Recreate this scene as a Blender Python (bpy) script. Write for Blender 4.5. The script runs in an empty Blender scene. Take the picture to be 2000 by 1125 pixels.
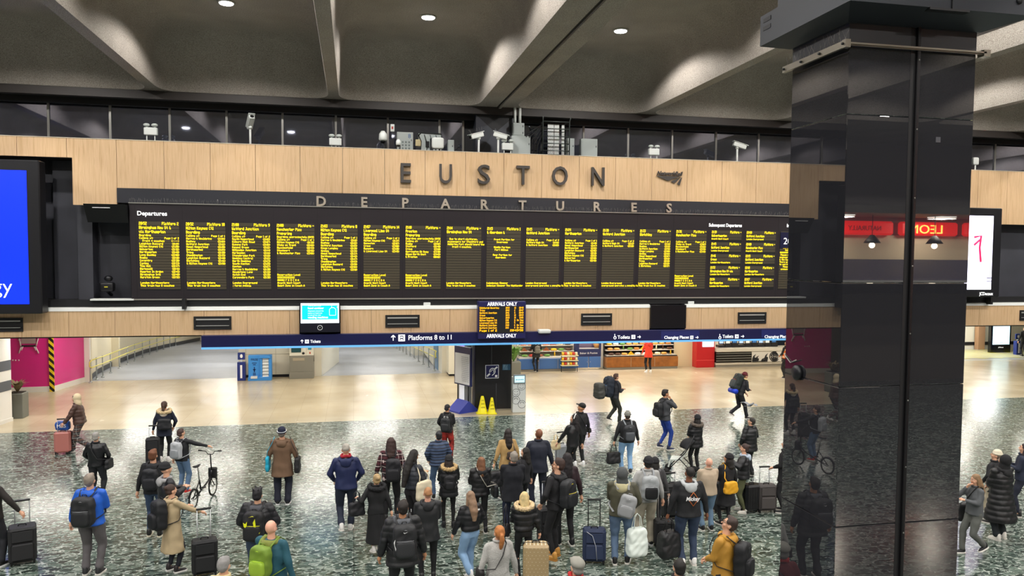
import bpy, bmesh, math, random
import numpy as np
from mathutils import Vector, Matrix, Euler
random.seed(7)
PI = math.pi
sc = bpy.context.scene
COL = sc.collection

# ---------------- camera ----------------
CAMH = 5.6
FPX, CYP, CXP = 1500.0, 575.5, 1000.0
YAW, PIT, ROL = math.radians(11.7), math.radians(-2.85), math.radians(0.45)
def _axes():
    cy, sy, cp, sp, cr, sr = math.cos(YAW), math.sin(YAW), math.cos(PIT), math.sin(PIT), math.cos(ROL), math.sin(ROL)
    f = Vector((sy*cp, cy*cp, sp)); r = Vector((cy, -sy, 0)); u = r.cross(f)
    return cr*r+sr*u, -sr*r+cr*u, f
RA, UA, FA = _axes()
cam = bpy.data.objects.new('camera', bpy.data.cameras.new('camera'))
COL.objects.link(cam); sc.camera = cam
cam.data.sensor_width = 36.0
cam.data.lens = FPX*36.0/2000.0
cam.data.shift_y = (CYP-562.5)/2000.0
cam.data.clip_end = 300
cam.matrix_world = Matrix(((RA.x, UA.x, -FA.x, 0), (RA.y, UA.y, -FA.y, 0), (RA.z, UA.z, -FA.z, CAMH), (0, 0, 0, 1)))
O = Vector((0, 0, CAMH))
def ray(x, y): return FA + RA*((x-CXP)/FPX) - UA*((y-CYP)/FPX)
def onz(x, y, z=0.0):
    d = ray(x, y); return O + d*((z-CAMH)/d.z)
def ony(x, y, Y):
    d = ray(x, y); return O + d*(Y/d.y)

# ---------------- world / exposure ----------------
w = bpy.data.worlds.new('world'); sc.world = w; w.use_nodes = True
w.node_tree.nodes['Background'].inputs[0].default_value = (0.55, 0.6, 0.7, 1)
w.node_tree.nodes['Background'].inputs[1].default_value = 0.02
sc.view_settings.view_transform = 'Standard'; sc.view_settings.look = 'None'
sc.view_settings.exposure = 0.4; sc.view_settings.gamma = 1.0
sc.view_settings.use_curve_mapping = False

LAMP_W = 900.0
SOFFIT_W = 56.0         # each light strip under the low soffit
CORR_W = 85.0
SHOP_W = 34.0
CX_BEAMS = [-23.0, -17.4, -11.85, -6.25, -0.62, 4.97, 10.55, 16.15, 21.75, 27.35, 32.95, 38.6]
LAMP_Y = [22.9, 16.4, 9.9, 2.6, -4.0, -10.6]

# ---------------- helpers ----------------
def hexc(h, a=1.0):
    h = h.lstrip('#'); h = h if len(h) == 6 else ''.join(q*2 for q in h); v = [int(h[i:i+2], 16)/255 for i in (0, 2, 4)]
    return tuple(((c/12.92) if c <= .04045 else ((c+.055)/1.055)**2.4) for c in v) + (a,)
MATS = {}
def mat(name, col='#808080', rough=.5, metal=0.0, emit=None, es=1.0, spec=None, bump=0.0, bscale=40.0, var=0.0, vscale=6.0, coat=0.0, alpha=None):
    if name in MATS: return MATS[name]
    m = bpy.data.materials.new(name); m.use_nodes = True; MATS[name] = m
    nt = m.node_tree; b = nt.nodes['Principled BSDF']
    c = hexc(col) if isinstance(col, str) else col
    b.inputs['Base Color'].default_value = c
    b.inputs['Roughness'].default_value = rough; b.inputs['Metallic'].default_value = metal
    if spec is not None: b.inputs['Specular IOR Level'].default_value = spec
    if coat: b.inputs['Coat Weight'].default_value = coat; b.inputs['Coat Roughness'].default_value = .05
    if emit:
        b.inputs['Emission Color'].default_value = hexc(emit) if isinstance(emit, str) else emit
        b.inputs['Emission Strength'].default_value = es
    if alpha is not None: b.inputs['Alpha'].default_value = alpha
    if bump or var:
        tc = nt.nodes.new('ShaderNodeTexCoord')
    if var:
        n = nt.nodes.new('ShaderNodeTexNoise'); n.inputs['Scale'].default_value = vscale; n.inputs['Detail'].default_value = 5
        nt.links.new(tc.outputs['Object'], n.inputs['Vector'])
        r = nt.nodes.new('ShaderNodeMapRange'); r.inputs[1].default_value = .3; r.inputs[2].default_value = .7
        r.inputs[3].default_value = 1-var; r.inputs[4].default_value = 1+var
        nt.links.new(n.outputs[0], r.inputs[0])
        mx = nt.nodes.new('ShaderNodeMix'); mx.data_type = 'RGBA'; mx.blend_type = 'MULTIPLY'; mx.inputs[0].default_value = 1
        mx.inputs[6].default_value = c; nt.links.new(r.outputs[0], mx.inputs[7]); nt.links.new(mx.outputs[2], b.inputs['Base Color'])
    if bump:
        n = nt.nodes.new('ShaderNodeTexNoise'); n.inputs['Scale'].default_value = bscale; n.inputs['Detail'].default_value = 4
        nt.links.new(tc.outputs['Object'], n.inputs['Vector'])
        bp = nt.nodes.new('ShaderNodeBump'); bp.inputs['Strength'].default_value = bump; bp.inputs['Distance'].default_value = .02
        nt.links.new(n.outputs[0], bp.inputs['Height']); nt.links.new(bp.outputs[0], b.inputs['Normal'])
    return m
class NT:
    def __init__(s, m): s.nt = m.node_tree; s.b = s.nt.nodes['Principled BSDF']
    def n(s, t, **k):
        o = s.nt.nodes.new('ShaderNode'+t)
        for a, v in k.items():
            if a.startswith('i'): o.inputs[int(a[1:])].default_value = v
            else: setattr(o, a, v)
        return o
    def l(s, a, b): s.nt.links.new(a, b)
    def ramp(s, stops, interp='LINEAR'):
        r = s.nt.nodes.new('ShaderNodeValToRGB'); e = r.color_ramp; e.interpolation = interp
        while len(e.elements) < len(stops): e.elements.new(.5)
        for el, (p, c) in zip(e.elements, stops): el.position = p; el.color = hexc(c) if isinstance(c, str) else c
        return r

def smoothmesh(me):
    if len(me.polygons): me.polygons.foreach_set('use_smooth', [True]*len(me.polygons))
class MB:
    """collects shapes into ONE mesh object"""
    def __init__(s): s.v = []; s.f = []; s.m = []; s.sm = []
    def add(s, vs, fs, mi=0, smooth=False):
        o = len(s.v); s.v += [tuple(v) for v in vs]
        for f in fs: s.f.append(tuple(i+o for i in f)); s.m.append(mi); s.sm.append(smooth)
        return s
    def box(s, x0, y0, z0, x1, y1, z1, mi=0, M=None):
        vs = [Vector((x, y, z)) for z in (z0, z1) for y in (y0, y1) for x in (x0, x1)]
        if M is not None: vs = [M @ v for v in vs]
        return s.add(vs, [(0, 2, 3, 1), (4, 5, 7, 6), (0, 1, 5, 4), (1, 3, 7, 5), (3, 2, 6, 7), (2, 0, 4, 6)], mi)
    def bbox(s, x0, y0, z0, x1, y1, z1, b=.01, mi=0, M=None):
        """box with chamfered vertical and horizontal edges"""
        xs = sorted((x0, x1)); ys = sorted((y0, y1)); zs = sorted((z0, z1))
        loops = []
        def ring(ins, z): 
            a, c = xs[0]+ins, xs[1]-ins; d, e = ys[0]+ins, ys[1]-ins
            return [(a+b, d, z), (c-b, d, z), (c, d+b, z), (c, e-b, z), (c-b, e, z), (a+b, e, z), (a, e-b, z), (a, d+b, z)]
        L = [ring(b*.7, zs[0]), ring(0, zs[0]+b), ring(0, zs[1]-b), ring(b*.7, zs[1])]
        vs = [Vector(p) for l in L for p in l]
        if M is not None: vs = [M @ v for v in vs]
        fs = [tuple(reversed(range(8))), tuple(range(24, 32))]
        for k in range(3):
            for i in range(8):
                j = (i+1) % 8; fs.append((k*8+i, k*8+j, k*8+8+j, k*8+8+i))
        return s.add(vs, fs, mi)
    def tube(s, pts, r, n=8, mi=0, cap=True, flat=1.0, up=None, smooth=True):
        pts = [Vector(p) for p in pts]; N = len(pts)
        rs = r if isinstance(r, (list, tuple)) else [r]*N
        vs = []; fs = []; prev = None
        for i, p in enumerate(pts):
            t = (pts[min(i+1, N-1)]-pts[max(i-1, 0)])
            if t.length < 1e-9: t = Vector((0, 0, 1))
            t.normalize()
            ref = Vector(up) if up is not None else (prev if prev is not None else (Vector((0, 0, 1)) if abs(t.z) < .9 else Vector((1, 0, 0))))
            a = ref - t*ref.dot(t)
            if a.length < 1e-6: a = Vector((1, 0, 0)) - t*t.x
            a.normalize(); b = t.cross(a); prev = a
            for k in range(n):
                an = 2*PI*k/n; vs.append(p + (a*math.cos(an)*flat + b*math.sin(an))*rs[i])
        for i in range(N-1):
            for k in range(n):
                j = (k+1) % n; fs.append((i*n+k, i*n+j, (i+1)*n+j, (i+1)*n+k))
        if cap: fs.append(tuple(reversed(range(n)))); fs.append(tuple(range((N-1)*n, N*n)))
        return s.add(vs, fs, mi, smooth)
    def cap(s, a, b, ra, rb, n=10, sx=1.0, sy=1.0, mi=0):
        """tapered capsule between a and b (closed)"""
        a = Vector(a); b = Vector(b); t = (b-a); L = max(t.length, 1e-5); t.normalize()
        pts = []; rs = []
        for k in (85, 60, 30): q = math.radians(k); pts.append(a-t*ra*math.sin(q)); rs.append(ra*math.cos(q))
        pts.append(a); rs.append(ra); pts.append(b); rs.append(rb)
        for k in (30, 60, 85): q = math.radians(k); pts.append(b+t*rb*math.sin(q)); rs.append(rb*math.cos(q))
        return s.tube(pts, rs, n, mi)
    def eloft(s, rings, n=18, mi=0, smooth=True):
        """stack of ellipses (cx,cy,z,rx,ry[,power]) closed"""
        vs = []; fs = []
        for R in rings:
            cx, cy, z, rx, ry = R[:5]; p = R[5] if len(R) > 5 else 2.0
            for k in range(n):
                an = 2*PI*k/n; c, q = math.cos(an), math.sin(an)
                vs.append((cx+rx*math.copysign(abs(c)**(2/p), c), cy+ry*math.copysign(abs(q)**(2/p), q), z))
        N = len(rings)
        for i in range(N-1):
            for k in range(n):
                j = (k+1) % n; fs.append((i*n+k, i*n+j, (i+1)*n+j, (i+1)*n+k))
        fs.append(tuple(reversed(range(n)))); fs.append(tuple(range((N-1)*n, N*n)))
        return s.add(vs, fs, mi, smooth)
    def ell(s, c, r, nu=14, nv=9, mi=0, M=None, p=1.0):
        c = Vector(c); vs = []; fs = []
        def sp(v): return math.copysign(abs(v)**p, v)
        vs.append(Vector((0, 0, -r[2])))
        for i in range(1, nv):
            th = -PI/2+PI*i/nv
            for k in range(nu):
                an = 2*PI*k/nu
                vs.append(Vector((r[0]*sp(math.cos(th))*sp(math.cos(an)), r[1]*sp(math.cos(th))*sp(math.sin(an)), r[2]*sp(math.sin(th)))))
        vs.append(Vector((0, 0, r[2])))
        if M is not None: vs = [M @ v for v in vs]
        vs = [v+c for v in vs]
        for k in range(nu): fs.append((0, 1+(k+1) % nu, 1+k))
        for i in range(nv-2):
            for k in range(nu):
                j = (k+1) % nu; a = 1+i*nu
                fs.append((a+k, a+j, a+nu+j, a+nu+k))
        a = 1+(nv-2)*nu; t = len(vs)-1
        for k in range(nu): fs.append((a+k, a+(k+1) % nu, t))
        return s.add(vs, fs, mi, True)
    def rbox(s, c, size, mi=0, M=None, p=.35, nu=20, nv=12):
        return s.ell(c, (size[0]/2, size[1]/2, size[2]/2), nu, nv, mi, M, p)
    def prism(s, poly, y0, y1, mi=0, plane='xz'):
        n = len(poly)
        def P(a, b, y): return (a, y, b) if plane == 'xz' else ((a, b, y) if plane == 'xy' else (y, a, b))
        vs = [P(a, b, y0) for a, b in poly]+[P(a, b, y1) for a, b in poly]
        fs = [tuple(range(n)), tuple(reversed(range(n, 2*n)))]
        for i in range(n):
            j = (i+1) % n; fs.append((i, i+n, j+n, j))
        return s.add(vs, fs, mi)
    def torus(s, c, R, r, n=20, m=8, axis='z', mi=0):
        vs = []; fs = []; c = Vector(c)
        for i in range(n):
            a = 2*PI*i/n
            for k in range(m):
                b = 2*PI*k/m; q = R+r*math.cos(b); h = r*math.sin(b)
                v = {'z': (q*math.cos(a), q*math.sin(a), h), 'y': (q*math.cos(a), h, q*math.sin(a)), 'x': (h, q*math.cos(a), q*math.sin(a))}[axis]
                vs.append(c+Vector(v))
        for i in range(n):
            for k in range(m):
                i2 = (i+1) % n; k2 = (k+1) % m; fs.append((i*m+k, i2*m+k, i2*m+k2, i*m+k2))
        return s.add(vs, fs, mi, True)
    def mesh(s, name, mats):
        me = bpy.data.meshes.new(name); me.from_pydata(s.v, [], s.f)
        for m in (mats if isinstance(mats, (list, tuple)) else [mats]): me.materials.append(m)
        me.polygons.foreach_set('material_index', s.m); me.polygons.foreach_set('use_smooth', s.sm)
        me.update(); return me
    def build(s, name, mats, parent=None, fixn=True):
        me = s.mesh(name, mats)
        if fixn and len(s.f) < 20000:
            bm = bmesh.new(); bm.from_mesh(me); bmesh.ops.recalc_face_normals(bm, faces=bm.faces); bm.to_mesh(me); bm.free()
        o = bpy.data.objects.new(name, me); COL.objects.link(o)
        if parent is not None: o.parent = parent
        return o
def tag(o, label=None, cat=None, group=None, kind=None):
    if label: o['label'] = label
    if cat: o['category'] = cat
    if group: o['group'] = group
    if kind: o['kind'] = kind
    return o
def empty(name, loc, rz=0.0, label=None, cat=None, group=None):
    o = bpy.data.objects.new(name, None); COL.objects.link(o); o.location = loc; o.rotation_euler = (0, 0, rz)
    o.empty_display_size = .1
    return tag(o, label, cat, group)
def struct(name, mb, m, parent=None):
    o = mb.build(name, m, parent)
    if parent is None: o['kind'] = 'structure'
    return o
def copy_tree(o, parent=None):
    c = o.copy(); COL.objects.link(c); c.parent = parent
    for ch in list(o.children): copy_tree(ch, c)
    return c
def text(name, s, x, y, z, size, m, parent=None, ext=.003, align='CENTER', w=None, off=0.0, rot=None, shear=0.0, space=1.0):
    """raised lettering facing -Y, baseline at z"""
    cu = bpy.data.curves.new(name, 'FONT'); cu.body = s; cu.size = size; cu.extrude = ext; cu.align_x = align
    cu.offset = off; cu.resolution_u = 3; cu.shear = shear; cu.space_character = space
    t = bpy.data.objects.new('tmp', cu)
    me = bpy.data.meshes.new_from_object(t)
    bpy.data.objects.remove(t); bpy.data.curves.remove(cu)
    me.name = name; me.materials.clear(); me.materials.append(m)
    if w:
        xs = [v.co.x for v in me.vertices]
        if xs and max(xs) > min(xs):
            k = w/(max(xs)-min(xs))
            for v in me.vertices: v.co.x *= k
    o = bpy.data.objects.new(name, me); COL.objects.link(o)
    if parent is not None: o.parent = parent
    o.location = (x, y, z); o.rotation_euler = rot if rot else (PI/2, 0, 0)
    return o
F57 = '0000000000 00005F0000 0007000700 147F147F14 242A7F2A12 2313086462 3649562050 0008070300 001C224100 0041221C00 2A1C7F1C2A 08083E0808 0080703000 0808080808 0000606000 2010080402 3E5149453E 00427F4000 7249494946 2141494D33 1814127F10 2745454539 3C4A494931 4121110907 3649494936 464949291E 0000140000 0040340000 0008142241 1414141414 0041221408 0201590906 3E415D594E 7C1211127C 7F49494936 3E41414122 7F4141413E 7F49494941 7F09090901 3E41415173 7F0808087F 00417F4100 2040413F01 7F08142241 7F40404040 7F021C027F 7F0408107F 3E4141413E 7F09090906 3E4151215E 7F09192946 2649494932 03017F0103 3F4040403F 1F2040201F 3F4038403F 6314081463 0304780403 6159494D43 007F414141 0204081020 004141417F 0402010204 4040404040 0003070800 2054547840 7F28444438 3844444428 384444287F 3854545418 00087E0902 18A4A49C78 7F08040478 00447D4000 2040403D00 7F10284400 00417F4000 7C04780478 7C08040478 3844444438 FC18242418 18242418FC 7C08040408 4854545424 04043F4424 3C4040207C 1C2040201C 3C4030403C 4428102844 4C9090907C 4464544C44'.split()
GL = {chr(32+i): [int(h[j:j+2], 16) for j in range(0, 10, 2)] for i, h in enumerate(F57)}
def led(mb, s, x, z, h, align='L', y=0.0, cond=1.0, mi=0):
    """LED dot-matrix lettering, top of the line at z, x is left / centre / right"""
    px = h/8.0; pw = px*cond; adv = []; cols = []
    for ch in s:
        g = GL.get(ch, GL[' '])
        if ch == ' ': g = [0, 0, 0]
        else:
            while len(g) > 1 and g[0] == 0: g = g[1:]
            while len(g) > 1 and g[-1] == 0: g = g[:-1]
        cols += g + [0]
    W = len(cols)*pw
    x0 = x - (W if align == 'R' else W/2 if align == 'C' else 0)
    for r in range(8):
        k = 0
        while k < len(cols):
            if cols[k] >> r & 1:
                e = k
                while e+1 < len(cols) and cols[e+1] >> r & 1: e += 1
                a, b, t, u = x0+k*pw-pw*.15, x0+(e+1)*pw+pw*.15, z-r*px, z-(r+1)*px
                mb.add([(a, y, u), (b, y, u), (b, y, t), (a, y, t)], [(0, 1, 2, 3)], mi); k = e+1
            else: k += 1
    return W

# ---------------- materials ----------------
def m_wood():
    m = mat('beech_panel', '#d8b68e', .42); t = NT(m)
    tc = t.n('TexCoord'); mp = t.n('Mapping'); mp.inputs['Scale'].default_value = (26, 26, 1.1); t.l(tc.outputs['Object'], mp.inputs[0])
    n = t.n('TexNoise'); n.inputs['Scale'].default_value = 1.0; n.inputs['Detail'].default_value = 6; n.inputs['Distortion'].default_value = .8; t.l(mp.outputs[0], n.inputs['Vector'])
    r = t.ramp([(.28, '#cba57a'), (.45, '#d9b68c'), (.6, '#e0be96'), (.75, '#d2ad82')]); t.l(n.outputs[0], r.inputs[0])
    mp2 = t.n('Mapping'); mp2.inputs['Scale'].default_value = (1/1.0, 1, .01); t.l(tc.outputs['Object'], mp2.inputs[0])
    w2 = t.n('TexNoise'); w2.inputs['Scale'].default_value = .9; t.l(mp2.outputs[0], w2.inputs['Vector'])
    hs = t.n('HueSaturation'); mr = t.n('MapRange'); mr.inputs[3].default_value = .9; mr.inputs[4].default_value = 1.08
    t.l(w2.outputs[0], mr.inputs[0]); t.l(mr.outputs[0], hs.inputs['Value']); t.l(r.outputs[0], hs.inputs['Color']); t.l(hs.outputs[0], t.b.inputs['Base Color'])
    return m
def m_terrazzo():
    m = mat('green_marble_floor', '#5a6a60', .16); t = NT(m)
    tc = t.n('TexCoord'); mp = t.n('Mapping'); mp.inputs['Scale'].default_value = (2.5, 4.6, 1); t.l(tc.outputs['Object'], mp.inputs[0])
    wn = t.n('TexNoise'); wn.inputs['Scale'].default_value = 1.3; wn.inputs['Detail'].default_value = 5; t.l(mp.outputs[0], wn.inputs['Vector'])
    add = t.n('MixRGB'); add.blend_type = 'LINEAR_LIGHT'; add.inputs[0].default_value = .35; t.l(mp.outputs[0], add.inputs[1]); t.l(wn.outputs['Color'], add.inputs[2])
    v = t.n('TexVoronoi'); v.inputs['Scale'].default_value = 2.0; v.inputs['Randomness'].default_value = 1; t.l(add.outputs[0], v.inputs['Vector'])
    sx = t.n('SeparateColor'); t.l(v.outputs['Color'], sx.inputs[0])
    r1 = t.ramp([(0, '#252f2b'), (.3, '#3a4841'), (.55, '#505f57'), (.8, '#68776d'), (1, '#8f988f')]); t.l(sx.outputs[0], r1.inputs[0])
    v2 = t.n('TexVoronoi'); v2.feature = 'DISTANCE_TO_EDGE'; v2.inputs['Scale'].default_value = 2.0; t.l(add.outputs[0], v2.inputs['Vector'])
    n2 = t.n('TexNoise'); n2.inputs['Scale'].default_value = 7; n2.inputs['Detail'].default_value = 4; t.l(mp.outputs[0], n2.inputs['Vector'])
    mu = t.n('Math', operation='MULTIPLY'); mu.inputs[1].default_value = .17; t.l(n2.outputs[0], mu.inputs[0])
    lt = t.n('Math', operation='LESS_THAN'); t.l(v2.outputs['Distance'], lt.inputs[0]); t.l(mu.outputs[0], lt.inputs[1])
    v3 = t.n('TexVoronoi'); v3.inputs['Scale'].default_value = 7.0; t.l(add.outputs[0], v3.inputs['Vector'])
    s3 = t.n('SeparateColor'); t.l(v3.outputs['Color'], s3.inputs[0])
    r3 = t.ramp([(0, '#232d28'), (.4, '#55635a'), (.62, '#848f87'), (.88, '#bcc3ba')]); t.l(s3.outputs[1], r3.inputs[0])
    mx = t.n('MixRGB'); t.l(lt.outputs[0], mx.inputs[0]); t.l(r1.outputs[0], mx.inputs[1]); t.l(r3.outputs[0], mx.inputs[2])
    n3 = t.n('TexNoise'); n3.inputs['Scale'].default_value = 22; n3.inputs['Detail'].default_value = 6; t.l(tc.outputs['Object'], n3.inputs['Vector'])
    r4 = t.ramp([(.35, (.6, .6, .6, 1)), (.65, (1.0, 1.0, 1.0, 1))]); t.l(n3.outputs[0], r4.inputs[0])
    m2 = t.n('MixRGB'); m2.blend_type = 'MULTIPLY'; m2.inputs[0].default_value = .8; t.l(mx.outputs[0], m2.inputs[1]); t.l(r4.outputs[0], m2.inputs[2])
    # slab joints
    br = t.n('TexBrick'); br.offset = 0; br.inputs['Scale'].default_value = 1; br.inputs['Mortar Size'].default_value = .008; br.inputs['Brick Width'].default_value = 1.87; br.inputs['Row Height'].default_value = 1.87
    br.inputs['Color1'].default_value = br.inputs['Color2'].default_value = (1, 1, 1, 1); br.inputs['Mortar'].default_value = (.45, .45, .42, 1)
    t.l(tc.outputs['Object'], br.inputs['Vector'])
    m3 = t.n('MixRGB'); m3.blend_type = 'MULTIPLY'; m3.inputs[0].default_value = 1; t.l(m2.outputs[0], m3.inputs[1]); t.l(br.outputs['Color'], m3.inputs[2])
    t.l(m3.outputs[0], t.b.inputs['Base Color'])
    rr = t.n('MapRange'); rr.inputs[3].default_value = .16; rr.inputs[4].default_value = .2; t.l(n3.outputs[0], rr.inputs[0]); t.l(rr.outputs[0], t.b.inputs['Roughness'])
    return m
def m_cream():
    m = mat('cream_floor', '#cdb894', .2); t = NT(m)
    tc = t.n('TexCoord')
    br = t.n('TexBrick'); br.offset = 0; br.inputs['Scale'].default_value = 1; br.inputs['Mortar Size'].default_value = .004; br.inputs['Brick Width'].default_value = .935; br.inputs['Row Height'].default_value = .935
    br.inputs['Color1'].default_value = hexc('#c6b99e'); br.inputs['Color2'].default_value = hexc('#c1b397'); br.inputs['Mortar'].default_value = hexc('#a3957a')
    t.l(tc.outputs['Object'], br.inputs['Vector'])
    n = t.n('TexNoise'); n.inputs['Scale'].default_value = .7; n.inputs['Detail'].default_value = 8; t.l(tc.outputs['Object'], n.inputs['Vector'])
    r = t.ramp([(.3, (.88, .86, .83, 1)), (.7, (1, 1, 1, 1))]); t.l(n.outputs[0], r.inputs[0])
    mx = t.n('MixRGB'); mx.blend_type = 'MULTIPLY'; mx.inputs[0].default_value = 1; t.l(br.outputs['Color'], mx.inputs[1]); t.l(r.outputs[0], mx.inputs[2]); t.l(mx.outputs[0], t.b.inputs['Base Color'])
    rr = t.n('MapRange'); rr.inputs[3].default_value = .12; rr.inputs[4].default_value = .34; t.l(n.outputs[0], rr.inputs[0]); t.l(rr.outputs[0], t.b.inputs['Roughness'])
    return m
def m_concrete():
    m = mat('coffer_concrete', '#8b8276', .85); t = NT(m)
    tc = t.n('TexCoord'); n = t.n('TexNoise'); n.inputs['Scale'].default_value = 40; n.inputs['Detail'].default_value = 3; t.l(tc.outputs['Object'], n.inputs['Vector'])
    n2 = t.n('TexNoise'); n2.inputs['Scale'].default_value = .8; n2.inputs['Detail'].default_value = 6; t.l(tc.outputs['Object'], n2.inputs['Vector'])
    r = t.ramp([(.35, '#887f77'), (.5, '#a0988f'), (.68, '#b2aaa0')]); t.l(n.outputs[0], r.inputs[0])
    r2 = t.ramp([(.3, (.8, .8, .8, 1)), (.7, (1, 1, 1, 1))]); t.l(n2.outputs[0], r2.inputs[0])
    mx = t.n('MixRGB'); mx.blend_type = 'MULTIPLY'; mx.inputs[0].default_value = 1; t.l(r.outputs[0], mx.inputs[1]); t.l(r2.outputs[0], mx.inputs[2]); t.l(mx.outputs[0], t.b.inputs['Base Color'])
    bp = t.n('Bump'); bp.inputs['Strength'].default_value = .5; bp.inputs['Distance'].default_value = .02; t.l(n.outputs[0], bp.inputs['Height']); t.l(bp.outputs[0], t.b.inputs['Normal'])
    return m
WOOD, TERR, CREAM, CONC = m_wood(), m_terrazzo(), m_cream(), m_concrete()
BLACKW = mat('recess_charcoal', '#3b3c44', .55, var=.12, vscale=1.5)
BLACKG = mat('black_gloss', '#0c0c0e', .18)
BLACKM = mat('black_matt', '#101013', .6)
BOARDM = mat('board_casing', '#251f24', .45)
LEDP = mat('led_panel', '#4a4334', .5)
LEDY = mat('led_yellow', '#fff000', .5, emit='#ffd800', es=1.15)
LEDR = mat('led_red', '#300000', .6, emit='#8a1a10', es=.12)
WHITE = mat('white_paint', '#e8e6df', .5)
CREAMW = mat('cream_wall', '#d9cfb5', .5)
LETG = mat('dark_grey_letter', '#47423f', .45)
LETS = mat('brushed_letter', '#c2b6a6', .35, metal=.4)
NAVY = mat('navy_sign', '#15184a', .35)
STEEL = mat('steel', '#a3a39d', .32, metal=.85)
GALV = mat('grey_cabinet', '#aab2b0', .5)
CAMW = mat('camera_white', '#dfe3e0', .4)
PLAST = mat('black_plastic', '#16161a', .4)
RUBB = mat('rubber', '#0b0b0b', .8)
TXTW = mat('sign_white', '#ffffff', .5, emit='#ffffff', es=.75)
PRINTW = mat('print_white', '#f2f2f2', .5)
WINB = mat('window_glass', '#8c8e9c', .03, metal=.92)
MULL = mat('mullion', '#8d8b86', .4, metal=.5)

# ---------------- floors ----------------
XL, XR, YB, YF = -29.0, 46.0, -18.8, 27.0
mb = MB(); mb.box(XL, YB, -.3, XR, 26.3, 0); struct('floor', mb, TERR)
mb = MB(); mb.box(XL, 26.3, -.3, XR, 36.4, 0); struct('floor', mb, CREAM)
SL = .055
RAMPM = mat('ramp_grey', '#a4a8b0', .35, var=.12, vscale=.6)
def ramp(x0, x1, Y1=70.0, rt=False):
    m = MB(); a, b = 36.4, Y1
    z = -(b-a)*SL
    m.add([(x0, a, 0), (x1, a, 0), (x1, b, z), (x0, b, z), (x0, a, -.3), (x1, a, -.3), (x1, b, z-.3), (x0, b, z-.3)],
          [(0, 1, 2, 3), (4, 7, 6, 5), (0, 4, 5, 1), (1, 5, 6, 2), (2, 6, 7, 3), (3, 7, 4, 0)])
    return struct('floor', m, RAMPM)
ramp(-15.5, 5.3)
mb = MB(); mb.box(5.3, 36.4, -.3, 25.2, 44, 0); struct('floor', mb, CREAM)
mb = MB(); mb.box(25.2, 36.4, -.3, XR, 44, -.0); struct('floor', mb, mat('grey_vinyl', '#a6a49a', .3))
# ---------------- ceiling: deep concrete coffers ----------------
ZB, ZC = 10.87, 12.6
def coffer_cells():
    m = MB(); rows = [(YF, 7.1), (6.2, -13.8)]
    wide = {-17.4, 4.97, 27.35}
    for i in range(len(CX_BEAMS)-1):
        a, b = CX_BEAMS[i], CX_BEAMS[i+1]
        ia = a + (.66 if a in wide else .17); ib = b - (.66 if b in wide else .17)
        for (y1, y0) in rows:
            # opening at the beam soffit, rounded corners flaring at the ends
            def loop(z, inx, iny, rad, n=7):
                x0, x1, Y0, Y1 = ia+inx, ib-inx, y0+iny, y1-iny
                pts = []
                for (cx, cy, s) in ((x1-rad, Y1-rad*1.6, 0), (x0+rad, Y1-rad*1.6, 90), (x0+rad, Y0+rad*1.6, 180), (x1-rad, Y0+rad*1.6, 270)):
                    for k in range(n+1):
                        an = math.radians(s+90*k/n); pts.append((cx+rad*math.cos(an), cy+rad*1.6*math.sin(an), z))
                return pts
            prof = [(ZB, 0, .02, .5), (ZB+.05, .015, .05, .5), (ZB+.35, .05, .2, .5), (ZB+.8, .09, .42, .52), (ZB+1.2, .14, .62, .56), (ZB+1.48, .24, .82, .62), (ZB+1.64, .42, 1.05, .7), (ZC, .75, 1.4, .7)]
            L = [loop(*p) for p in prof]; n = len(L[0]); vs = [p for l in L for p in l]; fs = []
            for q in range(len(L)-1):
                for k in range(n):
                    j = (k+1) % n; fs.append((q*n+k, q*n+j, (q+1)*n+j, (q+1)*n+k))
            fs.append(tuple((len(L)-1)*n+k for k in range(n)))
            m.add(vs, fs, 0, True)
            # soffit around the opening
            X0, X1, Y0, Y1 = a, b, y0-.45, (y1+.45 if y1 < 20 else y1)
            o = [(X1, Y1, ZB), (X0, Y1, ZB), (X0, Y0, ZB), (X1, Y0, ZB)]
            vs = L[0]+o; c = n//4; fs = []
            for s in range(4):
                for k in range(c-1): fs.append((s*c+k, n+s, s*c+k+1))
                fs.append((s*c+c-1, n+s, n+(s+1) % 4, ((s+1)*c) % n))
            m.add(vs, fs, 0)
    m.box(XL-6, YB, ZB, CX_BEAMS[0], 27.0, ZB+.3); m.box(CX_BEAMS[-1], YB, ZB, XR, 27.0, ZB+.3)
    m.box(XL, YB, ZB, XR, -14.25, ZB+.3)
    m.box(XL, YB, ZC+.25, XR, 27, ZC+.45)
    # expansion joint groove down the double beam
    return m
ce = struct('ceiling', coffer_cells(), CONC)
mb = MB()
for x in (5.02, -17.4, 27.35): mb.box(x-.03, -14, ZB-.004, x+.03, 27.0, ZB+.02); mb.box(x+.03, -14, ZB-.06, x+.12, 27.0, ZB+.02, 1)
o = struct('trim_1', mb, [mat('joint_dark', '#1d1916', .8), CONC])
# edge beam over the clerestory windows
mb = MB(); mb.box(XL, 27.0, 10.80, XR, 28.6, 12.9); mb.box(XL, 26.98, 10.60, XR, 27.25, 10.86, 1)
mb.box(XL, 27.5, 10.45, XR, 27.62, 10.80, 2); struct('trim_2', mb, [CONC, mat('dark_bronze', '#2b2522', .6), mat('dark_bronze2', '#191616', .6)])
# ---------------- side and back walls ----------------
HALLW = mat('hall_side_wall', '#4c4a4c', .5, var=.1, vscale=.4)
mb = MB(); mb.box(XL-.3, YB, 0, XL, 27, 13); struct('wall_left', mb, HALLW)
mb = MB(); mb.box(XR, YB, 0, XR+.3, 27, 13); struct('wall_right', mb, HALLW)
mb = MB(); mb.box(XL, YB-.3, 0, XR, YB, 13); struct('wall_back', mb, mat('back_wall', '#8a8580', .6))
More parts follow.
